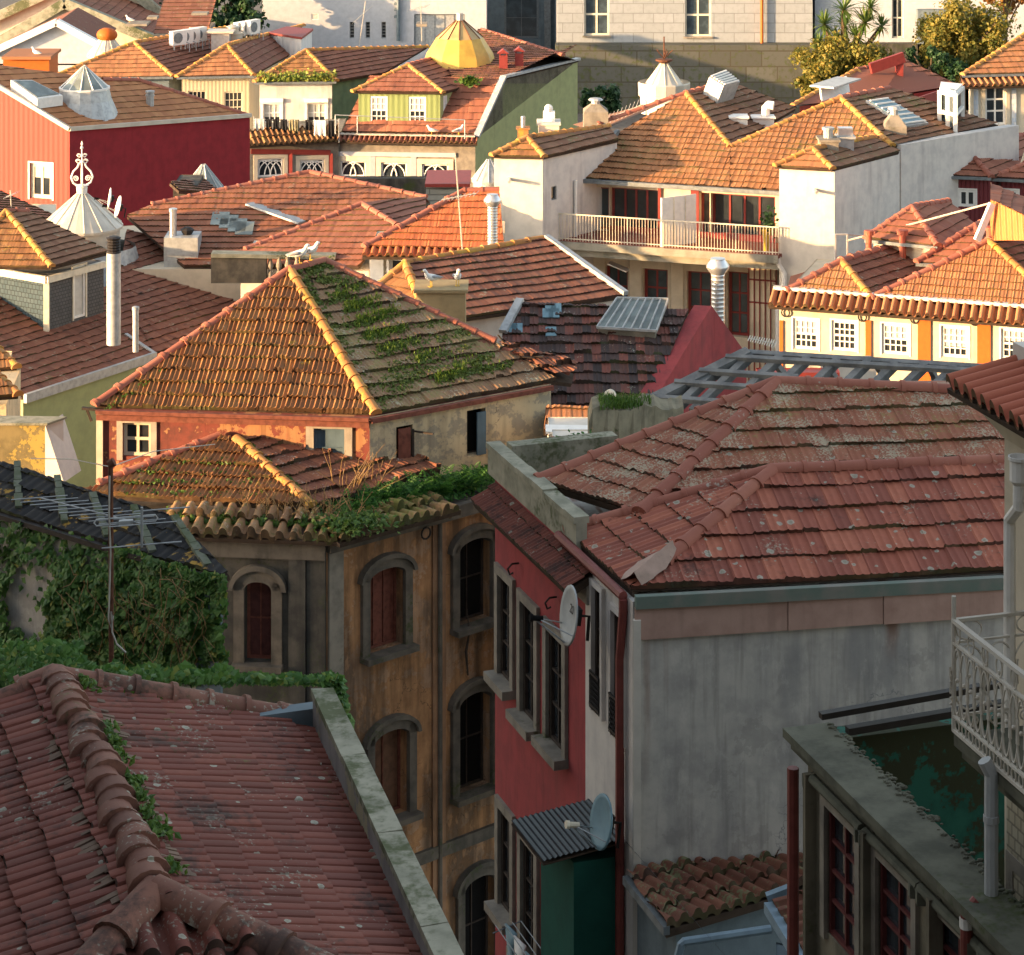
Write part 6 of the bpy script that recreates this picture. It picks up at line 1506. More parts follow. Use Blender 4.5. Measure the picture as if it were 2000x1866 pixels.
# ------------------------------------------------------------------ timber roof skeleton behind the crimson house
def skeleton():
    a = P(1462, 693, 52); z = a.z; b = L(1985, 724, z); n = pitchplane(a, b, 24)
    q = lambda x, y: onplane(x, y, a, n)
    t = root('roof_skeleton', (a.x, a.y, a.z-2), 'bare grey timber roof skeleton without tiles behind the crimson house', 'roof frame')
    def beam(name, p, r, w_=.16, h_=.2): MB().bar(p, r, w_, h_, up=n).build(name, M['wood_g'], t)
    beam('ridge_beam', a+V((-.1, 0, .02)), b, .12, .14)
    for (x0, y0, x1, y1) in ((1418, 708, 1985, 740), (1366, 735, 1560, 748), (1318, 757, 1490, 769), (1262, 786, 1420, 797)): beam('purlin', q(x0, y0)+n*.13, q(x1, y1)+n*.13, .10, .10)
    beam('hip_rafter', a, q(1258, 795), .2, .28)
    for (x0, y0, x1, y1) in ((1468, 694, 1352, 806), (1526, 697, 1420, 800), (1580, 700, 1470, 806), (1638, 704, 1540, 800), (1697, 708, 1600, 800), (1750, 711, 1660, 800), (1808, 714, 1720, 800), (1866, 717, 1780, 800), (1922, 720, 1840, 800), (1390, 733, 1320, 800)):
        beam('rafter', q(x0, y0), q(x1, y1), .14, .18)
    # the far side of the frame, falling away from the ridge
    d = V((.25, 1, -.45))*2.4
    for i in range(5): p = a.lerp(b, (i+.4)/5); beam('rafter', p, p+d, .10, .14)
    # white shed roof with a light strip seen through the timbers
    k = box_house('white_shed', 'white garden shed seen between the grey timbers', 'shed', 1612, 1712, 716, 62, 1.0, M['p_white'], z0=8); k.walls()
    k = box_house('red_shed', 'dark red low wall behind the grey timbers', 'wall', 1480, 1640, 728, 58, .4, M['redpaint'], z0=8); k.walls()
skeleton()

# ------------------------------------------------------------------ ruined wall, small roofs beyond the alley
def ruin():
    rg = random.Random(31)
    a, b = P(1150, 800, 47), P(1335, 795, 49); u = (b-a).normalized()
    mb = MB(); n_ = 26; top = []
    for i in range(n_+1):
        p = a.lerp(b, i/n_); top.append(p+V((0, 0, .05*math.sin(i*.5)+rg.uniform(-.025, .025)-(.2 if i < 1 else 0))))
    vs = []
    for i, p in enumerate(top): vs += [p, p+V((0, .7, .02)), V((p.x, p.y-.12*rg.random(), p.z-.35)), V((p.x, p.y, 8)), V((p.x, p.y+.7, 8))]
    f = []
    for i in range(n_):
        o = i*5; f += [(o, o+5, o+6, o+1), (o+2, o+7, o+5, o), (o+3, o+8, o+7, o+2), (o+1, o+6, o+9, o+4)]
    f += [(0, 1, 4, 3, 2)]
    mb.add(vs, f); o = mb.build('ruined_wall', M['p_ruin'], None); tag(o, 'crumbling stone wall stub with grass on top beside the timber skeleton', 'wall')
    # orange roof scrap in the sun
    h = box_house('sunlit_shed', 'small shed with a sunlit orange tile roof behind the derelict house', 'shed', 1070, 1170, 850, 56, 2, M['p_white'], z0=5); h.walls()
    e0, e1 = P(1062, 842, 55.8), P(1180, 846, 55.8); n = pitchplane(e0, e1, 24); q = lambda x, y: onplane(x, y, e0, n)
    h.slope([e0, e1, q(1172, 796), q(1066, 794)], e0, e1, 't_org', seed=211, ns=6)
    h2 = box_house('white_canopy', 'white metal canopy at the foot of the sunlit shed', 'canopy', 1072, 1160, 846, 54.4, 1.2, M['p_white'], z0=8); h2.walls()
    mb = MB(); a, b = P(1066, 848, 54.2), P(1166, 850, 54.2); mb.prism([a, a+V((0, .5, .02)), a+V((0, .5, .06)), a+V((0, 0, .05))], b-a); h2.part('lid', mb, 'white')
    h3 = box_house('low_shed', 'low red tiled shed at the foot of the white canopy', 'shed', 1080, 1170, 872, 52.9, 1.2, M['p_white'], z0=8); h3.walls()
    e0, e1 = P(1070, 885, 52.6), P(1180, 885, 52.6); n = pitchplane(e0, e1, 22); q = lambda x, y: onplane(x, y, e0, n); h3.slope([e0, e1, q(1165, 855), q(1076, 855)], e0, e1, 't_red', seed=212, ns=6)
ruin()

# ------------------------------------------------------------------ alley sheds below the grey wall
def sheds():
    A, u, nn, dF = CR['A'], CR['u'], CR['nn'], CR['dirF']
    # corrugated canopy on green shed
    i1 = CR['h'].at(4, 1218, 1657); i0 = CR['h'].at(3, 1151, 1562); i1.z = i0.z
    w_ = nn*1.05; o0, o1 = i0+w_+V((0, 0, -.12)), i1+w_+V((0, 0, -.12))
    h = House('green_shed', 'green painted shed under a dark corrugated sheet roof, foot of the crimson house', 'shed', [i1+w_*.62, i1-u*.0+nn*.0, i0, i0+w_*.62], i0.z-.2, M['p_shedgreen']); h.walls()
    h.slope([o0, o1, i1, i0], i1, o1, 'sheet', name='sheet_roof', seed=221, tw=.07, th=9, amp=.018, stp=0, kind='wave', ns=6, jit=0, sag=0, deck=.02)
    # mossy tiled shed
    e0, e1 = P(1302, 1812, 29.6), None; z = e0.z; e1 = L(1600, 1722, z)
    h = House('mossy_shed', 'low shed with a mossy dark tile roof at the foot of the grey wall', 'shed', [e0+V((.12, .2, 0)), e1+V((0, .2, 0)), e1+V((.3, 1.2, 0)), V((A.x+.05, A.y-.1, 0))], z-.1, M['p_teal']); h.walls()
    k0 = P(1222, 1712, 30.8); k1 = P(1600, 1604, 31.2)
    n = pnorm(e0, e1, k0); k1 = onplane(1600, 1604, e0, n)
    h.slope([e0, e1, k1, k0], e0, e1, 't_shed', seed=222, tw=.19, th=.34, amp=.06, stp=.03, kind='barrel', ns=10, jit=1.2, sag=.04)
    mb = MB(); mb.bar(e0+V((0, 0, -.04)), k0+V((0, 0, -.04)), .08, .1); h.part('verge', mb, 'zinc_d')
    mb = MB(); a, b = P(1335, 1840, 29.3), P(1505, 1815, 29.5); mb.tube([a+V((-.1, 0, -.3)), a+V((-.02, 0, -.02)), a, b], .05, 8); h.part('gutter_pipe', mb, 'bluepipe')
    # second little roof beside it
    f0 = P(1512, 1770, 28.6); z2 = f0.z-.25
    h = House('annex_shed', 'annex roof with a bluish metal gutter in the bottom corner between shed and tan house', 'shed', [P(1516, 1890, 28), P(1640, 1890, 27), P(1640, 1770, 28.5), P(1516, 1770, 28.8)], z2-.25, M['p_teal']); h.walls()
    e0, e1 = P(1506, 1770, 28.7), P(1585, 1900, 27.2); n = V((-.35, -.1, 1)).normalized(); q = lambda x, y: onplane(x, y, e0, n)
    h.slope([q(1512, 1770), q(1640, 1730), q(1680, 1900), q(1592, 1900)], q(1512, 1770), q(1592, 1900), 't_shed', seed=223, tw=.19, th=.34, amp=.06, kind='barrel', ns=8)
    mb = MB(); mb.bar(q(1502, 1772), q(1586, 1910), .12, .12); mb.bar(q(1502, 1765), q(1562, 1742), .10, .22); h.part('gutter', mb, 'bluepipe')
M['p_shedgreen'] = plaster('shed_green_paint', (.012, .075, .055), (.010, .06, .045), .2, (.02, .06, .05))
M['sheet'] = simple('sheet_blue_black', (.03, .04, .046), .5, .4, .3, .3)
M['bluepipe'] = simple('pipe_blue_grey', (.22, .30, .36), .5, .3, 0, .2)
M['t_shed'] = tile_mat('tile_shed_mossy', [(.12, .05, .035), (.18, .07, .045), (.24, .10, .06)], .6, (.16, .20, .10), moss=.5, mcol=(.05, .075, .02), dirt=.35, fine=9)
sheds()

# ------------------------------------------------------------------ chimneys and flues that belong to roofs
def flue(parent, px, ytop, ybot, d, wpx, mat='zinc', cap=None, name='flue_pipe', ribs=0):
    b = P(px, ybot, d); t = P(px, ytop, d); r = wpx/F*d/2; mb = MB(); hgt = t.z-b.z
    if cap == 'onion':
        ch = 2.6*r; prof = [(r, -.4)]
        k = 14
        for i in range(k+1):
            z_ = (hgt-ch)*i/k; prof += [(r, z_), (r*1.05, z_+.02), (r, z_+.04)]
        prof += [(r*1.75, hgt-ch*.55), (r*1.75, hgt-ch*.40), (r*1.05, hgt-ch*.05), (r*1.15, hgt), (r*.9, hgt+.01)]
    elif cap == 'dark':
        prof = [(r, -.5), (r, hgt*.82)]
        mb.lathe(prof, b, 12); o = mb.build(name, M[mat], parent, 40); m2 = MB()
        m2.lathe([(r*.9, hgt*.80)]+[x for i in range(5) for x in ((r*1.02, hgt*(.83+.03*i)), (r*.85, hgt*(.845+.03*i)))]+[(r*1.05, hgt*.985), (r*.6, hgt)], b, 12); m2.build('cowl', M['iron'], o); return o
    else: prof = [(r, -.5), (r, hgt*.9), (r*1.2, hgt*.91), (r*1.2, hgt), (r*.7, hgt+.02)]
    mb.lathe(prof, b, 14); return mb.build(name, M[mat], parent, 40)
flue(SL['h'].r, 222, 462, 640, 76, 28, 'zinc', 'dark')
flue(SL['h'].r, 265, 600, 655, 77.4, 12, 'zinc')
def chim(parent, x0, x1, y0, y1, d, dep=.8, mat='p_cream', lid=.08, name='chimney', lidmat=None):
    a, b = P(x0, y1, d), P(x1, y1, d); zt = P(x0, y0, d).z; mb = MB(); mb.abox((a.x, d, a.z-1.0), (b.x, d+dep, zt)); o = mb.build(name, M[mat], parent)
    if lid: m2 = MB(); m2.abox((a.x-.06, d-.06, zt), (b.x+.06, d+dep+.06, zt+lid)); m2.build('capping', M[lidmat or mat], o)
    return o, V(((a.x+b.x)/2, d+dep/2, zt+lid))
dch = SL['q'](345, 515).y
o, t = chim(SL['h'].r, 320, 386, 465, 515, dch-1, 1.1, 'zinc', .0)
flue(SL['h'].r, 338, 408, 462, dch-.6, 14, 'alu')
mb = MB(); mb.lathe([(.12, -.1), (.2, .05), (.24, .12), (.1, .2)], t+V((.15, 0, .05)), 8); mb.build('cowl', M['iron'], SL['h'].r)
gch, gt = chim(DE['up'].r, 813, 909, 572, 650, 60.6, 1.0, 'p_chim', .07)
# chimneys on the terrace flats
T_ = TF['h'].r
def pyr(parent, x0, x1, yb, ys, yt, d, mat='p_granite'):
    a, b = P(x0, yb, d), P(x1, yb, d); w_ = (b.x-a.x)/2; cx = (a.x+b.x)/2; zs = P(x0, ys, d).z-a.z; zt = P(x0, yt, d).z-a.z
    mb = MB(); mb.lathe([(w_*1.41, -1), (w_*1.41, zs), (w_*.55, zs+(zt-zs)*.5), (w_*.4, zs+(zt-zs)*.55)], (cx, d+w_, a.z), 4, rot=math.pi/4); o = mb.build('chimney', M[mat], parent)
    m2 = MB(); m2.lathe([(w_*.36, zs+(zt-zs)*.5), (w_*.36, zs+(zt-zs)*.8), (w_*.62, zs+(zt-zs)*.82), (w_*.5, zs+(zt-zs)*.95), (.03, zt)], (cx, d+w_, a.z), 10); m2.build('cowl', M['zinc'], o); return o
pyr(TF['tl'].r, 1140, 1188, 246, 220, 195, 95)
o, t = chim(TF['tl'].r, 1052, 1092, 245, 262, 92.5, .9, 'p_white'); m2 = MB(); m2.abox(t+V((-.2, -.2, 0)), t+V((.22, .2, .35))); m2.ball(t+V((0, 0, .45)), .16); m2.build('cowl', M['white'], o)
o, t = chim(TF['tl'].r, 1011, 1032, 253, 275, 92, .5, 'ridge_y', .03); m2 = MB(); m2.tube([t, t+V((0, 0, .4))], .08, 8); m2.build('cowl', M['zinc'], o)
pyr(TF['h'].r, 1728, 1771, 280, 248, 210, TF['C2'].y-2.2, 'p_granite')
o, t = chim(TF['tr'].r, 1603, 1638, 278, 312, 89.4, .9, 'p_granite', .08); m2 = MB(); m2.tube([t, t+V((0, 0, .3))], .17, 10); m2.tube([t+V((0, 0, .28)), t+V((0, 0, .36))], .22, 10); m2.build('cowl', M['zinc'], o)
o, t = chim(TF['tr'].r, 1638, 1668, 272, 318, 89.9, .6, 'zinc', .08); m2 = MB(); m2.abox(t+V((-.25, -.2, 0)), t+V((.25, .2, .28))); m2.build('cowl', M['alu'], o)
o, t = chim(T_, 1427, 1460, 232, 262, TF['C1'].y-1.2, .7, 'white', .06)
o, t = chim(T_, 1471, 1512, 232, 258, TF['C1'].y-.6, .7, 'white', .04); m2 = MB(); m2.tube([t+V((.1, 0, 0)), t+V((.12, 0, .3)), t+V((.22, -.05, .42)), t+V((.4, -.1, .4))], .17, 10); m2.build('cowl', M['white'], o)
# louvred hatch, white hatch, glazed strip, glass box
def slab(parent, pts, th, mat, name, inner=None, bars=0):
    n = pnorm(pts[0], pts[1], pts[2]); mb = MB(); mb.prism(pts, n*th); o = mb.build(name, M[mat], parent)
    if inner:
        c = sum(pts, V((0, 0, 0)))/4; p2 = [c+(p-c)*.88+n*(th+.005) for p in pts]; m2 = MB(); m2.prism(p2, n*.02); m2.build('pane', M[inner], o)
        if bars:
            m3 = MB()
            for i in range(bars+1): m3.bar(p2[0].lerp(p2[1], i/bars)+n*.04, p2[3].lerp(p2[2], i/bars)+n*.04, .06, .05)
            m3.build('glazing_bar', M['white'], o)
    return o
q1 = lambda x, y: onplane(x, y, TF['C1'], TF['n1']); q2 = lambda x, y: onplane(x, y, TF['C2'], TF['n2'])
slab(T_, [q1(1372, 185), q1(1400, 203), q1(1432, 194), q1(1405, 172)], .75, 'zinc', 'roof_hatch', 'zinc_d', 5)
slab(T_, [q2(1690, 202), q2(1768, 252), q2(1812, 246), q2(1730, 196)], .12, 'zinc', 'rooflight', 'dishb', 6)
a, b = P(1606, 198, 96), P(1660, 180, 98); t = root('white_hatch', (a.x, a.y, a.z), 'white box hatch standing on the ridge of the terrace roof', 'roof hatch'); mb = MB(); mb.prism([a, b, b+V((0, .5, .45)), a+V((0, .5, .45))], (0, .6, 0)); mb.build('box', M['white'], t); m2 = MB(); m2.bar(a+V((0, .2, .5)), b+V((0, .2, .5)), 1.0, .06); m2.build('lid', M['zinc'], t)
a, b = P(1835, 258, 95), P(1866, 258, 94.2); c = P(1880, 252, 96); zt = P(1835, 177, 95).z
t = root('glass_booth', (a.x, a.y, a.z), 'white framed glass booth rising above the terrace roof', 'roof booth'); mb = MB(); mb.prism([a+V((.08, .1, -1)), b+V((-.05, .1, -1)), c+V((-.1, 0, -1)), V((a.x+.3, c.y+.5, a.z-1))], (0, 0, zt-a.z+1)); mb.build('glazing', M['glass_b'], t)
mb = MB()
for p in (a, a.lerp(b, .52), b, c): mb.bar(V((p.x, p.y, a.z-1)), V((p.x, p.y, zt)), .14, .14)
for zz in (zt-.05, a.z+(zt-a.z)*.5, a.z): mb.bar(V((a.x, a.y, zz)), V((b.x, b.y, zz)), .13, .13); mb.bar(V((b.x, b.y, zz)), V((c.x, c.y, zz)), .12, .12)
mb.prism([V((p.x, p.y, zt)) for p in (a, b, c, V((a.x+.3, c.y+.5, 0)))], (0, 0, .1)); mb.build('frame', M['white'], t)
# free standing steel flues
f = flue(None, 962, 380, 485, 77, 20, 'alu', 'onion'); f.name = 'steel_flue'; tag(f, 'bright steel flue with a bulbous cowl in front of the white tower', 'flue', None)
f = flue(None, 1402, 505, 660, 70, 26, 'alu', 'onion'); f.name = 'steel_flue'; tag(f, 'tall ribbed steel flue in front of the lower storey doors', 'flue', None)

# ------------------------------------------------------------------ roof lanterns
def lantern(name, label, px, yrim, ytop, rpx, d, drum, mat, barmat, nf=12, skirt=None, cap=None, glass=None, parts=True):
    c = P(px, yrim, d); r = rpx/F*d; hh = P(px, ytop, d).z-c.z
    t = root(name, c, label, 'roof lantern'); c = V(c)
    mb = MB(); prof = [(r*.93, -drum), (r*.93, 0)]
    if skirt: prof = [(r*skirt, -drum-1.6), (r*1.0, -drum)]+prof
    mb.lathe(prof, c, 20, closed=False); mb.build('drum', M[mat], t, 40)
    mb = MB(); mb.lathe([(r, -.06), (r*1.0, .02), (.07, hh)], c, nf*2, closed=False); mb.build('cone', M[glass or mat], t)
    mb = MB()
    for k in range(nf): a = k*2*math.pi/nf; mb.tube([c+V((r*math.cos(a), r*math.sin(a), .03)), c+V((.07*math.cos(a), .07*math.sin(a), hh+.01))], .022, 4)
    mb.build('rib', M[barmat], t); return t, c, r, hh
t, c, r, hh = lantern('cone_lantern', 'cream metal cone lantern crowned by a scrolled iron finial, left', 160, 442, 374, 80, 86, .66, 'pan', 'pan', 14, skirt=None)
c = V(c); sk = MB(); sk.lathe([(1.65, -2.4), (1.58, -2.35), (1.15, -.66)], c+V((.66, 0, 0)), 16, closed=False); sk.build('skirt', M['zinc'], t, 40)
fin = MB(); top = V((0, 0, 0)); s_ = 1.2
fin.lathe([(.14, -.05), (.16, .12), (.12, .14), (.20, .17), (.06, .20)], top, 10)
for k in range(4):
    dr = V((math.cos(k*math.pi/2+.2), math.sin(k*math.pi/2+.2), 0))
    pts = [(.10, .16), (.24, .24), (.30, .40), (.24, .56), (.12, .68), (.07, .80)]; fin.tube([top+dr*a+V((0, 0, b)) for a, b in pts], .026, 6)
    fin.tube([top+dr*(.17+.085*(1-i/16)*math.cos(i*.8))+V((0, 0, .36+.085*(1-i/16)*math.sin(i*.8))) for i in range(15)], .018, 5)
    fin.tube([top+dr*(.10+.07*(1-i/20)*math.cos(i*.8))+V((0, 0, .84+.07*(1-i/20)*math.sin(i*.8))) for i in range(12)], .016, 5)
    fin.tube([top+dr*(.08+.06*(1-i/20)*math.cos(i*.8))+V((0, 0, 1.0+.06*(1-i/20)*math.sin(i*.8))) for i in range(12)], .014, 5)
fin.tube([top+V((0, 0, .2)), top+V((0, 0, 1.28))], .02, 6); fin.ball(top+V((0, 0, 1.22)), .045); fin.ball(top+V((0, 0, .82)), .05); fin.lathe([(.0, 1.26), (.035, 1.32), (.0, 1.42)], top, 6, closed=False)
fin.v = [tuple(c+V((0, 0, hh))+V(x)*s_) for x in fin.v]; fin.build('finial', M['white'], t, 40)
t, c, r, hh = lantern('glazed_lantern', 'pale glazed octagonal roof lantern with a spike behind the terrace roof', 1297, 184, 120, 50, 104, .75, 'p_white', 'ivory', 8, glass='pan')
mb = MB(); mb.lathe([(r*1.0, .05), (r*1.02, .45), (r*1.0, .5)], V(c)+V((0, 0, .0)), 16, closed=False); mb.build('glazed_band', M['pan'], t); mb = MB(); tp = V(c)+V((0, 0, hh)); mb.tube([tp, tp+V((0, 0, 1.0))], .03, 5); mb.lathe([(.1, -.1), (.35, .02), (.35, .08), (.05, .1)], tp, 10)
for k in range(5): mb.tube([tp+V((0, 0, .1)), tp+V((.35*math.cos(k*1.26), .35*math.sin(k*1.26), .45))], .02, 4)
mb.build('finial', M['rust'], t)
t, c, r, hh = lantern('capped_lantern', 'cream ribbed lantern with a rounded orange cap, upper left', 209, 108, 62, 39, 150, .6, 'pan', 'ivory', 12); mb = MB(); mb.ball(V(c)+V((0, 0, hh*.86)), .62, .62, .42, 14, 8); mb.build('cap', M['orangep'], t, 60)
t, c, r, hh = lantern('glass_lantern', 'grey glass cone lantern against the blank crimson wall', 398, 368, 322, 40, 96, .3, 'zinc', 'zinc', 10, glass='glass_s'); 
t, c, r, hh = lantern('zinc_lantern', 'small grey zinc lantern between the green wall and the white tower', 955, 352, 312, 34, 100, .5, 'zinc', 'zinc', 8)
h = box_house('stone_dormer', 'stone dormer with a sloping tiled lid below the glass cone lantern', 'dormer', 338, 385, 362, 92, 2, M['p_stone'], z0=8); h.walls()
a, b = P(332, 356, 91.7), P(385, 350, 92.2); e = P(436, 378, 92); mb = MB(); h.slope([a, P(350, 372, 90.5), e, P(400, 350, 94)], P(350, 372, 90.5), e, 't_brn', ns=4, tw=.22)

# ------------------------------------------------------------------ gulls
def gull():
    t = root('gull', (0, 0, 0), 'x', 'gull', 'gulls resting on the roofs')
    mb = MB(); pts = [(-.30, 0, .175), (-.22, 0, .185), (-.10, 0, .205), (.02, 0, .225), (.10, 0, .265), (.14, 0, .325), (.155, 0, .375), (.185, 0, .405), (.215, 0, .402), (.235, 0, .395)]
    mb.tube(pts, [.012, .035, .072, .088, .075, .05, .042, .047, .038, .012], 10); mb.build('body', M['gullw'], t, 80, local=True)
    for s_ in (1, -1):
        mb = MB(); mb.tube([(-.33, .025*s_, .19), (-.2, .055*s_, .215), (-.05, .075*s_, .245), (.06, .06*s_, .255)], [.008, .03, .04, .012], 8); mb.build('wing', M['gullg'], t, 80, local=True)
        mb = MB(); mb.tube([(.0, .03*s_, .17), (.0, .03*s_, .0)], .009, 5); mb.bar((-.01, .03*s_, .006), (.06, .03*s_, .006), .04, .012); mb.build('leg', M['gully'], t, local=True)
        mb = MB(); mb.ball((.205, .036*s_, .412), .008, n=6, m=4); mb.build('eye', M['iron'], t, local=True)
    mb = MB(); mb.tube([(.225, 0, .398), (.265, 0, .392), (.285, 0, .38)], [.014, .011, .003], 6); mb.build('beak', M['gully'], t, local=True)
    return t
def copy_tree(o, parent=None):
    c = o.copy(); sc.collection.objects.link(c); c.parent = parent
    for ch in [x for x in o.children]: copy_tree(ch, c)
    return c
g0 = gull()
def onridge(px, py):
    C_, E_ = DE['Cp'], DE['E']; d = (C_.y+E_.y)/2; return P(px, py, d)
rt_ = DE['Cp'].lerp(DE['E'], .32)
sp = [(DE['Cp'].lerp(DE['E'], .28)+V((0, -.02, .11)), 5, 1.0, 'rear gull of the pair on the mossy hip roof, its head half hidden'), (DE['Cp'].lerp(DE['E'], .58)+V((0, 0, .11)), -8, 1.0, 'front gull of the pair on the mossy hip roof, facing right'),
      (V((P(842, 570, 60.8).x, 60.9, gt.z)), 215, 1.0, 'grey winged gull bending its head on the square stone chimney'), (V((P(893, 570, 60.8).x, 61.0, gt.z)), -80, 1.0, 'white chested gull facing out on the square stone chimney'),
      (P(253, 46, 150), 160, 1.1, 'gull alone on the far chimney beside the orange capped lantern'), (P(70, 112, 112.5), 150, 1.0, 'gull sitting on the orange stair tower'),
      (GH['e0'].lerp(GH['e1'], .68)+V((0, -.1, .17)), 170, 1.1, 'left gull on the gutter below the green dormer'), (GH['e0'].lerp(GH['e1'], .88)+V((0, -.1, .17)), 20, 1.2, 'right gull on the gutter below the green dormer')]
for i, (p, rz, s_, lab) in enumerate(sp):
    o = g0 if i == 0 else copy_tree(g0)
    o.location = p; o.rotation_euler.z = math.radians(rz); o.scale = (s_,)*3; o['label'] = lab
h = box_house('far_chimney', 'pale square chimney with a flat lid and a gull, upper left', 'chimney', 250, 283, 52, 149.5, 1, M['p_white'], z0=18); h.walls(); a, b = P(246, 51, 149.3), P(287, 51, 149.3); mb = MB(); mb.abox((a.x, 149.2, a.z), (b.x, 150.8, a.z+.12)); h.part('capping', mb, 'p_granite')
for (x0, x1, y0, y1, d, lab) in ((289, 305, 38, 72, 160, 'slim dark stone chimney right of the pale one with the gull'), (376, 403, 30, 56, 170, 'grey chimney in front of the dark tree'), (815, 832, 52, 88, 142, 'narrow yellow chimney with an aerial left of the yellow dome')):
    h = box_house('far_chimney', lab, 'chimney', x0, x1, y0, d, .8, M['p_stone'] if d > 150 else M['ridge_y'], z0=18); h.walls(); a, b = P(x0-2, y0, d), P(x1+2, y0, d); mb = MB(); mb.abox((a.x, d-.1, a.z), (b.x, d+.9, a.z+.15)); h.part('capping', mb, 'p_granite')

# ------------------------------------------------------------------ aerials and dishes
def yagi(mb, p, q, ed, n_, l0, l1, r=.012):
    mb.tube([p, q], r*1.3, 5)
    for i in range(n_):
        f = i/(n_-1); c = p.lerp(q, f); l_ = l0+(l1-l0)*f; mb.tube([c-ed*l_/2, c+ed*l_/2], r, 4)
def near_aerial():
    d = 34.8; foot = P(218, 1345, d); foot.z -= .5; top = P(216, 905, d)
    t = root('aerial', foot, 'rusty mast with a large comb shaped television aerial in front of the ivy wall', 'aerial')
    mb = MB(); mb.tube([foot, top], .035, 8); mb.tube([top+V((-.02, 0, -.02)), top+V((.05, 0, .02))], .06, 8); mb.build('mast', M['rust'], t)
    p, q = P(77, 972, 36.0), P(279, 1024, 34.7); ed = V((.84, .22, 0)).normalized(); mb = MB(); yagi(mb, p, q, ed, 11, .78, .92, .007); mb.build('boom', M['zinc'], t)
    c = P(246, 1017, 34.8); mb = MB(); lp = [c+ed*a+V((0, 0, b)) for a, b in ((-.05, -.04), (-.40, -.04), (-.43, 0), (-.40, .045), (.40, .045), (.43, 0), (.40, -.04), (.05, -.04))]; mb.tube(lp, .011, 5); mb.box(c+V((0, 0, -.03)), (.09, .02, 0), (0, .04, 0), (0, 0, .035)); mb.build('dipole', M['zinc'], t)
    c = P(277, 1030, 34.7); mb = MB(); mb.bar(c+V((0, 0, .27)), c+V((0, 0, -.27)), .03, .03); mb.tube([c+V((0, 0, .22))-ed*.1, c+V((0, 0, .22))+ed*.65], .01, 5); mb.tube([c+V((0, 0, -.24))-ed*.54, c+V((0, 0, -.24))+ed*.54], .01, 5); mb.build('reflector', M['zinc'], t)
    cb = MB(); x = [(214, 930), (213, 1000), (216, 1080), (213, 1180), (212, 1210), (216, 1225), (221, 1205), (217, 1195), (219, 1235), (228, 1258), (246, 1275)]; cb.tube([P(a, b, d-.06) for a, b in x], .012, 5); cb.build('cable', M['cable'], t)
    mb = MB(); mb.tube([P(60, 896, 43), P(140, 897, 41), top+V((0, 0, -.05)), P(300, 882, 44), P(420, 868, 51)], .008, 4); o = mb.build('cable', M['cable'], None); tag(o, 'thin cable strung past the top of the rusty aerial mast', 'cable')
near_aerial()
def aerial(label, xb, yb, xt, yt, d, bx0, by0, bx1, by1, n_=9, l_=.7, ed=(.3, .9, .1), foot=.6, extra=None):
    b, t_ = P(xb, yb, d), P(xt, yt, d); r = root('aerial', b+V((0, 0, -foot)), label, 'aerial', 'television aerials on the roofs')
    mb = MB(); mb.tube([b+V((0, 0, -foot)), t_], .022, 5); mb.build('mast', M['pan'], r)
    mb = MB(); yagi(mb, P(bx0, by0, d), P(bx1, by1, d), V(ed).normalized(), n_, l_*.7, l_, .011); mb.build('boom', M['pan'], r)
aerial('slim leaning aerial rising past the orange hip roof', 906, 489, 889, 300, 76, 862, 391, 930, 378, 9, .5)
aerial('lying comb aerial beside the glazed octagonal lantern', 1262, 215, 1262, 196, 97, 1188, 232, 1258, 203, 10, .8, (.25, .6, .5))
aerial('small dense aerial at the near corner of the timber skeleton', 1512, 706, 1508, 668, 53, 1463, 661, 1514, 672, 12, .28, (.3, .8, .3))
aerial('aerial on the narrow yellow chimney left of the dome', 824, 60, 821, -10, 142, 800, 20, 835, 12, 6, 1.0)
aerial('bright tangled aerial before the white block', 700, 80, 714, 2, 150, 695, 40, 718, 20, 7, 1.0, (.5, .6, .4))
aerial('short aerial at the left edge by the terracotta roof', 24, 415, 20, 372, 88, 12, 385, 30, 378, 6, .5)
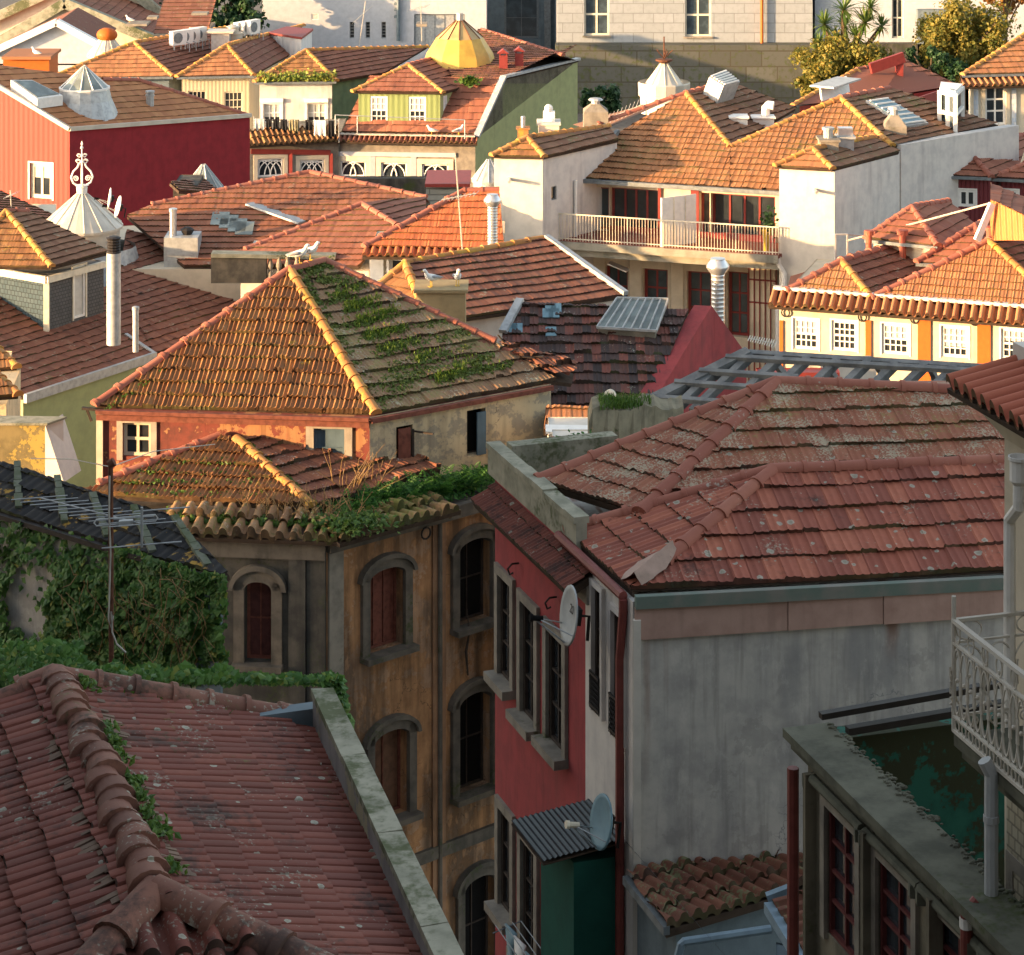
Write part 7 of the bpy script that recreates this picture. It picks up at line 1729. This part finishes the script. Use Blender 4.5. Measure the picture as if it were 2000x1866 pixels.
def dish(label, c, nrm, r, mat, arm=None, txt=None, depth=.16):
    nrm = V(nrm).normalized(); t = root('satellite_dish', c, label, 'satellite dish'); up = V((0, 0, 1)); sd = up.cross(nrm).normalized(); u2 = nrm.cross(sd)
    mb = MB(); k = 24; vs = []; rs = [0, .3, .6, .85, 1.0]
    vs.append(c)
    for f in rs[1:]: vs += [c+(sd*math.cos(2*math.pi*i/k)*r*.93+u2*math.sin(2*math.pi*i/k)*r)*f+nrm*(depth*r*f*f) for i in range(k)]
    fs = [(0, 1+i, 1+(i+1) % k) for i in range(k)]+[(1+j*k+i, 1+(j+1)*k+i, 1+(j+1)*k+(i+1) % k, 1+j*k+(i+1) % k) for j in range(3) for i in range(k)]
    mb.add(vs, fs); o = mb.build('reflector', M[mat], t, 60); sol = o.modifiers.new('rim', 'SOLIDIFY'); sol.thickness = .02
    mb = MB(); fe = c+nrm*r*1.25-u2*r*.15; lo_ = c-u2*r*.93+nrm*depth*r; mb.tube([lo_, fe-u2*.1*r, fe], .012, 5); mb.tube([c-sd*r*.7-u2*r*.5+nrm*.05*r, fe], .008, 4); mb.tube([c+sd*r*.7-u2*r*.5+nrm*.05*r, fe], .008, 4); mb.build('arm', M['zinc'], t)
    mb = MB(); mb.tube([fe+nrm*.05, fe-nrm*.07], .035, 8); mb.tube([fe+nrm*.06, fe+nrm*.1], .05, 8); mb.build('feedhorn', M['dark'] if mat != 'dishb' else M['ivory'], t)
    mb = MB(); mb.box(c-nrm*.05, nrm*.05, sd*.08, u2*.1); mb.tube([c-nrm*.08, c-nrm*.22, c-nrm*.24-u2*.3], .022, 6); mb.build('bracket', M['iron'], t)
    if txt:
        cu = bpy.data.curves.new('lettering', 'FONT'); cu.body = txt; cu.size = r*.42; cu.extrude = .002; cu.align_x = 'CENTER'; cu.align_y = 'CENTER'
        to = link(bpy.data.objects.new('lettering', cu)); cu.materials.append(M['iron']); bpy.context.view_layer.update()
        me = bpy.data.meshes.new_from_object(to.evaluated_get(bpy.context.evaluated_depsgraph_get())); bpy.data.objects.remove(to); to = link(bpy.data.objects.new('lettering', me)); to.parent = t
        X = -sd if (-sd).x > sd.x or True else sd; mtx = Matrix((sd, u2, nrm)).transposed().to_4x4(); mtx.translation = u2*r*.22+sd*.02+nrm*(depth*r*.25+.012); to.matrix_local = mtx
    return t
dish('pale grey satellite dish with a black number on the crimson house corner', P(1138, 1196, 31.9)+V((-.13, -.06, -.02)), (-.955, -.26, .14), .36, 'dish', txt='20')
dish('blue grey satellite dish above the corrugated sheet roof', P(1188, 1606, 31.0)+V((-.05, 0, 0)), (-.93, -.36, .2), .32, 'dishb')
dish('white dish catching the sun above the sunlit shed', P(1193, 786, 53), (-.75, -.6, .2), .26, 'dish')
dish('left of two white dishes seen edge on by the cone lantern', P(216, 388, 84), (-.97, -.2, .15), .34, 'white')
dish('right of two white dishes seen edge on by the cone lantern', P(233, 405, 83), (-.93, -.3, .25), .36, 'white')

# ------------------------------------------------------------------ air conditioners
def ac(first=None):
    t = root('air_conditioner', (0, 0, 0), 'x', 'air conditioner', 'air conditioners on the roofs'); mb = MB(); mb.abox((-.45, -.17, 0), (.45, .17, .75)); mb.build('casing', M['white'], t, local=True)
    mb = MB(); mb.lathe([(.28, 0), (.28, .02), (.05, .025)], (0, 0, 0), 14); v = [V((p[0]-.12, -p[2]-.175, p[1]+.38)) for p in mb.v]; obj('fan_grille', v, mb.f, M['zinc_d'], t, local=True)
    mb = MB(); mb.bar((-.35, -.15, -.25), (-.35, -.15, 0), .05); mb.bar((.35, -.15, -.25), (.35, -.15, 0), .05); mb.tube([(.4, -.18, .1), (.5, -.3, .05), (.5, -.32, -.4)], .03, 5); mb.build('stand', M['zinc'], t, local=True); return t
a0 = ac(); q_ = lambda x, y: onplane(x, y, ra['B'], ra['n2'])
for i, (x, y, rz, lab) in enumerate(((348, 100, 45, 'first air conditioner from the left on the grey row house roof'), (361, 98, 45, 'second air conditioner from the left on the grey row house roof'), (374, 96, 45, 'third air conditioner from the left on the grey row house roof'), (387, 93, 45, 'fourth air conditioner from the left, last of the lower row'), (470, 70, 60, 'left unit of the upper air conditioners beside the round vent'), (482, 68, 60, 'middle unit of the upper air conditioners beside the white block'), (494, 66, 60, 'right unit of the upper air conditioners nearest the white block'))):
    o = a0 if i == 0 else copy_tree(a0); o.location = q_(x, y)+V((0, 0, .35)) if x < 420 else P(x, y, 146); o.rotation_euler.z = math.radians(rz); o['label'] = lab; o.scale = (1.1, 1, 1.05)
t = root('vent_box', P(432, 80, 144), 'square sheet metal ventilation box with a flat lid between the air conditioners', 'vent box'); p = V(t.location); mb = MB(); mb.abox(p+V((-.5, -.5, -1)), p+V((.5, .5, .45))); mb.build('casing', M['zinc'], t); mb = MB(); mb.abox(p+V((-.75, -.7, .5)), p+V((.75, .7, .6))); mb.build('lid', M['pan'], t)
mb = MB(); mb.lathe([(.55, -.8), (.55, .2), (.6, .22), (.6, .3), (.3, .35), (.3, .6), (.42, .62), (.1, .75)], P(455, 74, 145), 12); o = mb.build('round_vent', M['pan'], None, 40); tag(o, 'round drum vent with a small cowl on the grey row house roof', 'vent')

# ------------------------------------------------------------------ washing on the line under the white row house
y_ = GH['e0'].y-.7
l0, l1 = P(496, 232, y_), P(662, 236, y_)
mb = MB(); mb.tube([l0, (l0+l1)/2+V((0, 0, -.08)), l1], .015, 4)
for p in (l0, l1): mb.tube([p+V((0, 0, -1.1)), p+V((0, 0, .1))], .03, 5)
o = mb.build('washing_line', M['zinc'], None); tag(o, 'washing line on the ledge under the white row house', 'washing line')
for i, (x0, x1, hgt, m_, nm, lab) in enumerate(((497, 517, .75, 'dish', 'blanket', 'grey blanket at the left end of the washing line'), (519, 532, .75, 'cloth_k', 'trousers', 'black trousers, leftmost dark piece on the washing line'), (533, 546, .6, 'cloth_k', 'shirt', 'black shirt next to the leftmost trousers on the line'), (547, 561, .7, 'cloth_k', 'trousers', 'dark trousers beside the olive towels'), (564, 574, .65, 'cloth_o', 'towel', 'left olive towel on the washing line'), (575, 585, .7, 'cloth_o', 'towel', 'right olive towel on the washing line'), (596, 611, .5, 'cloth_k', 'shirt', 'dark shirt left of the white sheet'), (613, 637, .85, 'cloth_w', 'sheet', 'white sheet on the washing line'), (641, 656, 1.0, 'cloth_k', 'coat', 'long dark coat at the right end of the line'))):
    a = l0.lerp(l1, (x0-496)/166); b = l0.lerp(l1, (x1-496)/166); k = 8; vs = []
    for j in range(k+1):
        p = a.lerp(b, j/k)
        for r_ in range(4): vs.append(p+V((.02*math.sin(j*2+r_), -.06*math.sin(j*1.7+i)*r_/3, -hgt*r_/3*(1-.06*math.sin(j*2.3+i)))))
    o = obj(nm, vs, [(j*4+r_, (j+1)*4+r_, (j+1)*4+r_+1, j*4+r_+1) for j in range(k) for r_ in range(3)], M[m_], None, 60); tag(o, lab, nm, 'washing on the line')
    sol = o.modifiers.new('thick', 'SOLIDIFY'); sol.thickness = .015
# clothes airer low in the alley
c = CR['h'].at(3, 1075, 1835, .0)+CR['nn']*.2; t = root('clothes_airer', c, 'clothes airer with pale garments in the dark corner by the green shed', 'clothes airer'); mb = MB(); dF = CR['dirF']
for k in range(4): mb.tube([c+CR['nn']*.12*k+dF*.6, c+CR['nn']*.12*k-dF*.6], .008, 4)
mb.tube([c+dF*.6, c+CR['nn']*.4+dF*.6+V((0, 0, -.1))], .01, 4); mb.tube([c-dF*.6, c+CR['nn']*.4-dF*.6+V((0, 0, -.1))], .01, 4); mb.build('rack', M['zinc_d'], t)
for f, m_, lab in ((-.35, 'dishb', 'pale blue garment hanging from the clothes airer'), (.1, 'cloth_w', 'white garment hanging from the clothes airer'), (.45, 'dishb', 'short blue garment at the far end of the clothes airer')):
    p = c+dF*f+CR['nn']*.2; mb = MB(); vs = [p+dF*(.16*s2+.02*r_)+V((0, 0, -.2*r_))+CR['nn']*.03*math.sin(r_*2+s2) for r_ in range(4) for s2 in (-1, 0, 1)]; o = obj('garment', vs, [(r_*3+s2, r_*3+s2+1, r_*3+s2+4, r_*3+s2+3) for r_ in range(3) for s2 in range(2)], M[m_], None, 60); tag(o, lab, 'garment'); o.modifiers.new('thick', 'SOLIDIFY').thickness = .02

# balustrade behind the derelict ridge
a, b = P(412, 496, 79), P(655, 500, 80); t = root('balustrade', a+V((0, 0, -2)), 'weathered stone balustrade behind the derelict house ridge', 'balustrade'); mb = MB(); mb.prism([a, b, b+V((0, .5, 0)), a+V((0, .5, 0))], (0, 0, -.12)); mb.build('coping', M['p_lime'], t)
mb = MB(); a1, b1 = P(412, 500, 79.1), P(520, 500, 79.5); mb.prism([a1, b1, b1+V((0, .3, 0)), a1+V((0, .3, 0))], (0, 0, -.85)); mb.build('wall', M['p_stone'], t); mb = MB(); a1, b1 = P(595, 502, 79.8), P(652, 504, 80); mb.prism([a1, b1, b1+V((0, .3, 0)), a1+V((0, .3, 0))], (0, 0, -.85)); mb.build('wall', M['p_stone'], t)
for px in (528, 545, 562, 580):
    mb = MB(); c = P(px, 502, 79.6); mb.lathe([(.08, 0), (.05, -.08), (.10, -.28), (.04, -.42), (.09, -.5), (.09, -1.2)], c, 10); mb.build('baluster', M['p_granite'], t, 50)
# yellow planter on the balcony, potted plant, overhead wire
c = P(1497, 490, 89); t = root('planter', c, 'yellow planter with a small shrub at the right end of the balcony', 'planter'); mb = MB(); mb.lathe([(.10, 0), (.16, .75), (.13, .75)], c, 8); mb.build('pot', M['gully'], t)
PLANTER = t
mb = MB(); mb.tube([P(1655, 470, 84), P(1800, 433, 83), P(1935, 397, 80)], .03, 5); o = mb.build('overhead_cable', M['cable'], None); tag(o, 'pale overhead cable from the white tower to the orange gable dormer', 'cable')
mb = MB()
for (x, d) in ((1632, 84), (1655, 84)): mb.tube([P(x, 520, d), P(x, 458, d)], .035, 5)
mb.tube([P(1632, 458, 84), P(1655, 458, 84), P(1700, 462, 84.5)], .03, 5); o = mb.build('roof_railing', M['zinc'], None); tag(o, 'thin metal railing beside the right white tower', 'railing')
M['leaf_pad'] = leafmat('moss_pad', [(.07, .11, .02), (.12, .16, .03), (.18, .20, .05)], .2)
M['leaf_grass'] = leafmat('roof_grass_blade', [(.08, .15, .02), (.12, .20, .025), (.18, .25, .04)], .4)
M['leaf_eave'] = leafmat('eave_leaf', [(.10, .15, .02), (.18, .22, .03), (.28, .26, .04)], .3)
M['leaf_aut'] = leafmat('autumn_leaf', [(.20, .08, .02), (.32, .14, .03), (.42, .22, .05)], .3)
# ------------------------------------------------------------------ plants
def leaves(name, pts, nrms, size, mat, parent=None, seed=1, spread=.6, aspect=1.3, rnd=None, fold=.15):
    rg = np.random.RandomState(seed); P_ = np.array([tuple(p) for p in pts]); n_ = len(P_)
    N_ = np.array([tuple(p) for p in nrms]); N_ = N_+rg.randn(n_, 3)*spread; N_ /= np.linalg.norm(N_, axis=1)[:, None]+1e-9
    T_ = rg.randn(n_, 3)+np.array([0, 0, -.6]); T_ -= N_*(T_*N_).sum(1)[:, None]; T_ /= np.linalg.norm(T_, axis=1)[:, None]+1e-9
    B_ = np.cross(N_, T_); s_ = np.array(size)*(.6+.8*rg.rand(n_)) if np.isscalar(size) else np.array(size)
    s_ = s_[:, None]
    v = np.stack([P_-T_*s_*.5*aspect, P_+B_*s_*.5-N_*s_*fold-T_*s_*.12, P_+T_*s_*.6*aspect, P_-B_*s_*.5-N_*s_*fold-T_*s_*.12], 1).reshape(-1, 3)
    f = np.arange(n_*4).reshape(-1, 4); f = np.concatenate([f[:, [0, 1, 2]], f[:, [0, 2, 3]]])
    r = rg.rand(n_) if rnd is None else np.array(rnd)
    return obj(name, v, f, mat, parent, None, np.concatenate([r, r]))
def blades(name, pts, hgt, mat, parent=None, seed=1, w_=.012, lean=.5, up=(0, 0, 1), k=2):
    rg = random.Random(seed); mb = MB(); up = V(up)
    for p in pts:
        p = V(p); h_ = hgt*(.5+rg.random()); d = V((rg.gauss(0, 1), rg.gauss(0, 1), 0)).normalized(); s_ = V((-d.y, d.x, 0))*w_*(.7+.6*rg.random())
        m = p+up*h_*.6+d*h_*lean*.3*rg.random(); t = p+up*h_*(.8+.2*rg.random())+d*h_*lean*rg.random()
        mb.add([p-s_, p+s_, m+s_*.7, m-s_*.7, t], [(0, 1, 2, 3), (3, 2, 4)], rg.random())
    return mb.build(name, mat, parent, rnd=True)

def ivy():
    a, b, u, z, h = IV['a'], IV['b'], IV['u'], IV['z'], IV['h']; nn = h.edge(0)[3]; rg = random.Random(5)
    t = root('ivy', L(300, 1300, z-2), 'dense ivy with some yellowing leaves covering the wall under the tarred roof', 'ivy')
    pts = []; nr = []; rd = []
    def dens(x, y):
        e = ((x-68)/48)**2+((y-1165)/72)**2
        if e < 1: return .03
        if x < 130 and y < 1130: return .3
        if x < 210 and y < 1085+.2*x: return .6
        if x > 395 and 1150 < y < 1310: return .35
        return 1
    while len(pts) < 8000:
        x, y = rg.uniform(-20, 452), rg.uniform(1010, 1335)
        ymin = 1005+x*.27
        if y < ymin or rg.random() > dens(x, y): continue
        cl_ = math.sin(x*.052+1.3*math.sin(y*.031))*math.sin(y*.061+x*.023)+.6*math.sin(x*.021-y*.017)
        if cl_ < -.35 and rg.random() < .75: continue
        bulge = .05+.10*max(0, cl_)+.20*max(0, math.sin((y-ymin)/(1335-ymin)*math.pi))*(rg.random()**.6)*min(1, dens(x, y)+.1)
        pts.append(h.at(0, x, y, bulge)); nr.append(nn+V((0, 0, .45))); rd.append(min(1, max(0, rg.betavariate(1.6, 3.2)+(.35 if rg.random() < .10 else 0))))
    leaves('foliage', pts, nr, .115, M['leaf_ivy'], t, 3, .36, 1.1, rd)
    mb = MB()
    for i in range(26):
        x, y = rg.uniform(130, 440), rg.uniform(1120, 1180); q = []
        for k in range(7): q.append(h.at(0, x, y, .26+.05*rg.random())); x += rg.uniform(-14, 22); y += rg.uniform(8, 34)
        mb.tube(q, .006, 4, False)
    for x, y in ((300, 1105), (340, 1100), (160, 1085), (372, 1100)):
        q = [h.at(0, x+i*rg.uniform(-6, 16), y+10*math.sin(i)+i*rg.uniform(4, 20), .3+.05*i) for i in range(8)]; mb.tube(q, .007, 4, False)
    mb.build('stem', M['straw'], t)
    # ivy heaped along the back wall of the near house
    t2 = root('ivy', NR['c0']+V((0, 0, 12)), 'ivy creeping along the low wall behind the near tiled roof', 'ivy'); pts = []; nr = []
    for i in range(2600):
        f = rg.random(); x = -20+f*690; base = 1318+10*f if f > .3 else 1265+160*f
        hgt = (62 if x < 160 else 32 if x < 470 else 16)*(.55+.45*math.sin(x*.045+1)**2)
        y = base-hgt*rg.random()**1.3; d = 22.2+rg.random()*1.6
        if x < 130: y = 1245+75*rg.random()
        pts.append(P(x, y+6, d)); nr.append(V((-.2, -.8, .7)))
    for i in range(420):   # trailing over the coping corner
        f = rg.random()**1.6; pts.append(P(628+40*rg.random()+20*f, 1325+95*f, 20.9+.2*rg.random())); nr.append(V((.6, -.5, .7)))
    leaves('foliage', pts, nr, .060, M['leaf_ivy'], t2, 8, .5, 1.2, [rg.betavariate(2.0, 2.4) for _ in pts])
ivy()

def near_moss():
    rg = random.Random(15); R1, R2, rt, tp, u = NR['R1'], NR['R2'], NR['rt'], NR['tp'], NR['u']; ln = (R2-R1).length; pts = []; nr = []
    for (f, k) in ((.06, 90), (.30, 50), (.37, 60), (.44, 50), (.56, 70), (.63, 50), (.70, 60), (.78, 160), (.93, 60)):
        for i in range(k):
            t = f*ln+rg.gauss(0, .05); w0 = .15+abs(rg.gauss(0, .05)); p = R1+u*t+rt*w0-V((0, 0, w0*tp-.05-.05*rg.random())); pts.append(p); nr.append(V((.3, -.4, .8)))
    for i in range(120):
        w0 = .1+rg.random()*1.7; p = R1+u*(.14+rg.random()*.06)+rt*w0-V((0, 0, w0*tp-.03)); pts.append(p); nr.append(V((0, -.4, .9)))
    o = leaves('moss', pts, nr, .035, M['leaf_moss'], None, 4, .7, 1.5); tag(o, 'little clumps of moss and weeds along the thick near ridge', 'moss', kind='stuff')
near_moss()

def roof_grass():
    rg = random.Random(22); Be, De, Cp, K, n2 = DE['Be'], DE['De'], DE['Cp'], DE['K'], DE['n2']; q = lambda x, y: onplane(x, y, Be, n2)
    tuft = []; fine = []
    def run(x0, y0, x1, y1, k, thick=0, w=5.5):
        k = int(k*1.25)
        for i in range(k):
            f = rg.random(); p = q(x0+(x1-x0)*f+rg.gauss(0, 2), y0+(y1-y0)*f+rg.gauss(0, w)); (tuft if rg.random() < thick else fine).append(p+V((0, 0, .03)))
    for a in ((600, 535, 650, 515, 160, 0), (620, 548, 720, 560, 220, .1), (640, 585, 700, 570, 260, .25), (672, 605, 745, 592, 420, .75), (695, 630, 780, 612, 500, .85), (660, 640, 820, 612, 200, .1), (712, 660, 790, 645, 330, .7), (700, 668, 880, 628, 240, .05), (735, 688, 820, 672, 300, .35), (735, 690, 920, 652, 260, .05), (760, 720, 920, 685, 300, .1), (810, 705, 850, 695, 150, .5), (735, 752, 960, 700, 420, .08), (850, 742, 910, 725, 260, .6), (860, 740, 1000, 712, 260, .1), (735, 775, 800, 760, 120, .1)): run(*a)
    for i in range(420):
        f = rg.random(); p = Cp.lerp(Be, f)+V((.14+.25*rg.random(), .0, -.03-.1*rg.random())); fine.append(q(565+168*f+8+18*rg.random(), 530+278*f-6*rg.random())+V((0, 0, .03)))
    o = blades('grass', tuft, .10, M['leaf_grass'], None, 3, .014, 1.0); tag(o, 'bright green grass tufts rooted between the tiles of the derelict hip roof', 'grass', kind='stuff')
    o = leaves('moss', [p+V((rg.gauss(0, .03), rg.gauss(0, .03), 0)) for p in fine for _ in range(2)], [V((0, -.3, 1))]*(2*len(fine)), .06, M['leaf_pad'], None, 5, .7, 1.3); tag(o, 'moss pads lining the tile courses of the derelict hip roof', 'moss', kind='stuff')
    # moss along the left hip of the front slope and lower lean-to
    pts = []
    for i in range(260):
        f = rg.random(); pts.append(onplane(200+365*f+rg.random()*14, 790-262*f+10+rg.random()*8, Be, DE['n1'])+V((0, 0, .04)))
    n3, f1, ap = DE['n3'], DE['f1'], DE['ap']
    for i in range(520):
        x = rg.uniform(230, 600); y = rg.choice((905, 925, 947, 968))+rg.gauss(0, 3)+(x-400)*.02
        if x > 462+(y-858)*1.12 or x < 430-(y-852)*2.3: continue
        pts.append(onplane(x, y, f1, n3)+V((0, 0, .05)))
    for i in range(200): f = rg.random(); pts.append(ap.lerp(f1, f)+V((.15+.1*rg.random(), -.05, .0)))
    o = leaves('moss', pts, [V((0, -.4, 1))]*len(pts), .06, M['leaf_moss'], None, 6, .7, 1.3); tag(o, 'yellow green moss on the lean-to tiles and left hip of the derelict house', 'moss', kind='stuff')
roof_grass()

def frond(mb, p, d, ln, rg, r):
    up = V((0, 0, 1)); sd = d.cross(up).normalized(); prev = None; n_ = 9
    for i in range(n_):
        f = i/n_; c = p+d*ln*f+up*(ln*(.55*f-.75*f*f)); w_ = ln*.26*(1-f)*(1.0 if i else .3)
        for s_ in (1, -1): mb.add([c, c+sd*s_*w_*.5+d*w_*.35+up*.01, c+sd*s_*w_+d*w_*.25-up*.03*ln, c+sd*s_*w_*.45+d*-.01], [(0, 1, 2, 3)], r)
def ferns():
    rg = random.Random(41); Kp, dW, nw, zl = DE['Kp'], DE['dW'], DE['nw'], DE['zl']; k = 0
    for i in range(15):
        f = .75+i*.26; p = Kp+dW*f-nw*(.25+.5*rg.random())+V((0, 0, .12)); mb = MB(); c = p
        for j in range(22):
            a = rg.random()*6.283; d = V((math.cos(a), math.sin(a), .25+.8*rg.random())).normalized(); frond(mb, c+V((rg.gauss(0, .08), rg.gauss(0, .08), 0)), d, .38+.35*rg.random(), rg, rg.random())
        o = mb.build('fern', M['leaf_fern'], None, rnd=True); tag(o, 'green fern in the thick row along the top of the ochre wall', 'fern', 'ferns along the ochre wall top')
    pts = []
    for i in range(2600):
        f = .15+rg.random()*6.0; pts.append(Kp+dW*f-nw*(.05+1.3*rg.random()**.8)+V((0, 0, -.02+.10*rg.random())))
    o = leaves('ground_cover', pts, [V((.2, -.4, 1))]*len(pts), .075, M['leaf_fern'], None, 9, .7, 1.4); tag(o, 'low green weeds carpeting the terrace above the ochre wall', 'ground cover', kind='stuff')
    pts = []; k0, k1 = DE['k0'], DE['k1']; nr = []
    for i in range(1900):
        f = rg.random(); p = k0.lerp(k1, f)+V((rg.gauss(0, .05), .38+abs(rg.gauss(0, .28)), .12+.06*rg.random()+.12*rg.random()*math.sin(f*14)**2)); pts.append(p); nr.append(V((0, -.5, 1)))
    for i in range(700):
        f = rg.random(); p = k1+V((rg.gauss(.25, .35), rg.gauss(.45, .3), .15+.25*rg.random())); pts.append(p); nr.append(V((0, -.5, 1)))
    o = leaves('weeds', pts, nr, .075, M['leaf_moss'], None, 10, .7, 1.5); tag(o, 'sunlit weeds growing behind the barrel tile eave', 'weeds', kind='stuff')
    mb = MB()
    for i in range(70):
        f = rg.random(); p = k0.lerp(k1, .45+.65*f)+V((0, .5+.5*rg.random(), .1)); q = [p]; d = V((rg.gauss(0, .25), rg.gauss(0, .2), 1)).normalized()
        ln = .35+.65*rg.random()
        for s_ in range(5): d = (d+V((rg.gauss(0, .22), rg.gauss(0, .2), -.05))).normalized(); q.append(q[-1]+d*ln/5)
        mb.tube(q, [.012, .011, .009, .008, .006, .004], 4, False)
        if rg.random() < .5: mb.tube([q[3], q[3]+V((rg.gauss(0, .1), rg.gauss(0, .1), .15))], .004, 4, False)
    for i in range(30):
        p = Kp+dW*(1.2+rg.random()*1.0)-nw*(.9+.5*rg.random())+V((0, 0, .1)); q = [p]; d = V((rg.gauss(.1, .2), rg.gauss(0, .2), 1)).normalized(); ln = .7+.7*rg.random()
        for s_ in range(5): d = (d+V((rg.gauss(.03, .25), rg.gauss(0, .2), -.03))).normalized(); q.append(q[-1]+d*ln/5)
        mb.tube(q, [.012, .011, .009, .008, .006, .004], 4, False)
    o = mb.build('dry_stalks', M['straw'], None); tag(o, 'dry brown stalks standing among the terrace weeds', 'dry stalks', kind='stuff')
ferns()

def lesser_green():
    rg = random.Random(51)
    A_, B_ = ROWC['A'], ROWC['B']; pts = [A_.lerp(B_, rg.uniform(.03, .99))+V((0, rg.uniform(-.2, .9), rg.uniform(.02, .5)*rg.random()+.05)) for _ in range(900)]
    o = leaves('eave_plants', pts, [V((0, -.6, .8))]*len(pts), .16, M['leaf_eave'], None, 2, .6, 1.2); tag(o, 'yellow green plants along the eave of the white row house', 'plants', kind='stuff')
    q = lambda x, y: P(x, y, 130.5)
    pts = [q(918+rg.gauss(0, 9), 158+rg.gauss(0, 4)) for _ in range(160)]; o = leaves('roof_weed', pts, [V((0, -.5, 1))]*len(pts), .2, M['leaf_moss'], None, 3); tag(o, 'small green weed clump in the gutter right of the green dormer', 'weeds')
    a, b = P(1165, 800, 47.1), P(1330, 795, 49); pts = [a.lerp(b, .04+.6*rg.random()**1.4)+V((0, rg.random()*.7, -.02)) for _ in range(800)]
    o = blades('grass', pts, .14, M['leaf_moss'], None, 8, .012, .6); tag(o, 'grass tuft growing on the crumbling stone wall', 'grass', kind='stuff')
    c = P(1135, 872, 45); pts = [c+V((rg.gauss(0, .16), rg.gauss(0, .15), rg.gauss(0, .09))) for _ in range(500)]; o = leaves('shrub', pts, [V((0, -.5, 1))]*500, .06, M['leaf_fern'], None, 6); tag(o, 'small dark green shrub behind the stone parapet of the crimson house', 'shrub')
    c = V(PLANTER.location)+V((0, 0, .9)); pts = [c+V((rg.gauss(.1, .14), rg.gauss(0, .14), rg.gauss(.15, .25))) for _ in range(120)]; leaves('shrub', pts, [V((0, -.5, 1))]*120, .12, M['leaf_green'], PLANTER, 7)
lesser_green()

def tree(name, label, cat, cx, cy, rx, ry, d, n_, size, mat, seed, trunk=True, blobs=14, hang=0, group=None):
    rg = random.Random(seed); c = P(cx, cy, d); sx = rx/F*d; sy = ry/F*d
    zb = P(cx, cy+ry*1.4, d).z; t = root(name, V((c.x, c.y, zb)), label, cat, group)
    cs = []
    for i in range(blobs):
        a = rg.random()*6.283; rr = rg.random()**.5; cs.append((c+V((sx*.78*rr*math.cos(a), sx*.6*rg.uniform(-1, 1), sy*.78*rr*math.sin(a))), rg.uniform(.14, .42)*min(sx, sy)))
    pts = []; nr = []; rd = []
    for i in range(n_):
        p, r = rg.choice(cs); v = V((rg.gauss(0, 1), rg.gauss(0, 1), rg.gauss(0, 1))).normalized(); k = r*(rg.random()**.4)*(1+.25*rg.gauss(0, 1)); q = p+v*k; q.z -= hang*rg.random()
        pts.append(q); nr.append(v+V((0, 0, .4))); rd.append(min(1, max(0, .5+.25*rg.gauss(0, 1))))
    leaves('crown', pts, nr, size, mat, t, seed, .6, 1.3, rd)
    mb = MB(); base = V((c.x, c.y, zb-3)); mb.tube([base, base.lerp(c, .6), c], [sx*.07, sx*.05, sx*.02], 7)
    for p, r in cs[:9]: m_ = base.lerp(c, .5+.3*rg.random()); mb.tube([m_, m_.lerp(p, .5)+V((0, 0, .2)), p], [sx*.035, sx*.025, sx*.008], 5)
    mb.build('trunk', M['bark'], t); return t
tree('golden_bush', 'big golden leaved bush in front of the retaining wall, below the palm', 'bush', 1655, 125, 110, 62, 178, 11000, .19, M['leaf_gold'], 61, blobs=60)
tree('golden_bush', 'lower left lobe of golden bush spilling beside the mossy wall', 'bush', 1592, 165, 45, 40, 177, 3600, .18, M['leaf_gold'], 62, blobs=26)
tree('golden_tree', 'tall golden tree hung with climbing leaves, upper right', 'tree', 1880, 60, 105, 85, 180, 12000, .19, M['leaf_gold'], 63, blobs=60, hang=1.2)
tree('autumn_tree', 'orange brown autumn tree in the top right corner', 'tree', 1965, -5, 55, 45, 184, 4000, .2, M['leaf_aut'], 64, blobs=16)
tree('dark_bush', 'dark green bushes under the golden tree', 'bush', 1815, 130, 80, 38, 176, 4500, .2, M['leaf_green'], 65, blobs=18)
tree('dark_tree', 'dense dark evergreen tree beside the white block, top left', 'tree', 452, 15, 70, 55, 186, 5500, .28, M['leaf_green'], 66, blobs=22)
tree('dark_tree', 'dark evergreen behind the cream gables at the very top', 'tree', 360, 10, 45, 45, 196, 2600, .28, M['leaf_green'], 67, blobs=12)
tree('dark_bush', 'dark rounded bush at the foot of the retaining wall behind the green house', 'bush', 1172, 195, 48, 36, 150, 2400, .26, M['leaf_green'], 68, blobs=16)
def yucca():
    rg = random.Random(71); heads = [(1648, 20, 46), (1610, 48, 40), (1690, 45, 44), (1632, 78, 36), (1672, 72, 36), (1722, 52, 34), (1598, 85, 28), (1650, 50, 40), (1700, 15, 34)]
    c = P(1650, 130, 181); t = root('palm', V((c.x, c.y, c.z-2)), 'spiky green palm with several leaf heads in front of the white house', 'palm')
    for (x, y, r) in heads:
        p = P(x, y, 180+rg.uniform(-1, 1)); ln = r/F*180; mb = MB()
        for i in range(70):
            d = V((rg.gauss(0, 1), rg.gauss(0, 1), rg.gauss(.35, .8))).normalized(); sd = d.cross(V((0, 0, 1))).normalized()*ln*.05; l_ = ln*(.7+.4*rg.random()); m = p+d*l_*.55; e = p+d*l_-V((0, 0, l_*.16*rg.random()))
            mb.add([p-sd*.5, p+sd*.5, m+sd, m-sd, e], [(0, 1, 2, 3), (3, 2, 4)], rg.random())
        mb.build('leaf_head', M['leaf_palm'], t, rnd=True)
        mb = MB(); mb.tube([V((c.x+(p.x-c.x)*.2, c.y, c.z-4)), V(((c.x+p.x)/2, c.y, (c.z+p.z)/2-.5)), p], [.3, .22, .15], 6); mb.build('trunk', M['bark'], t)
yucca()
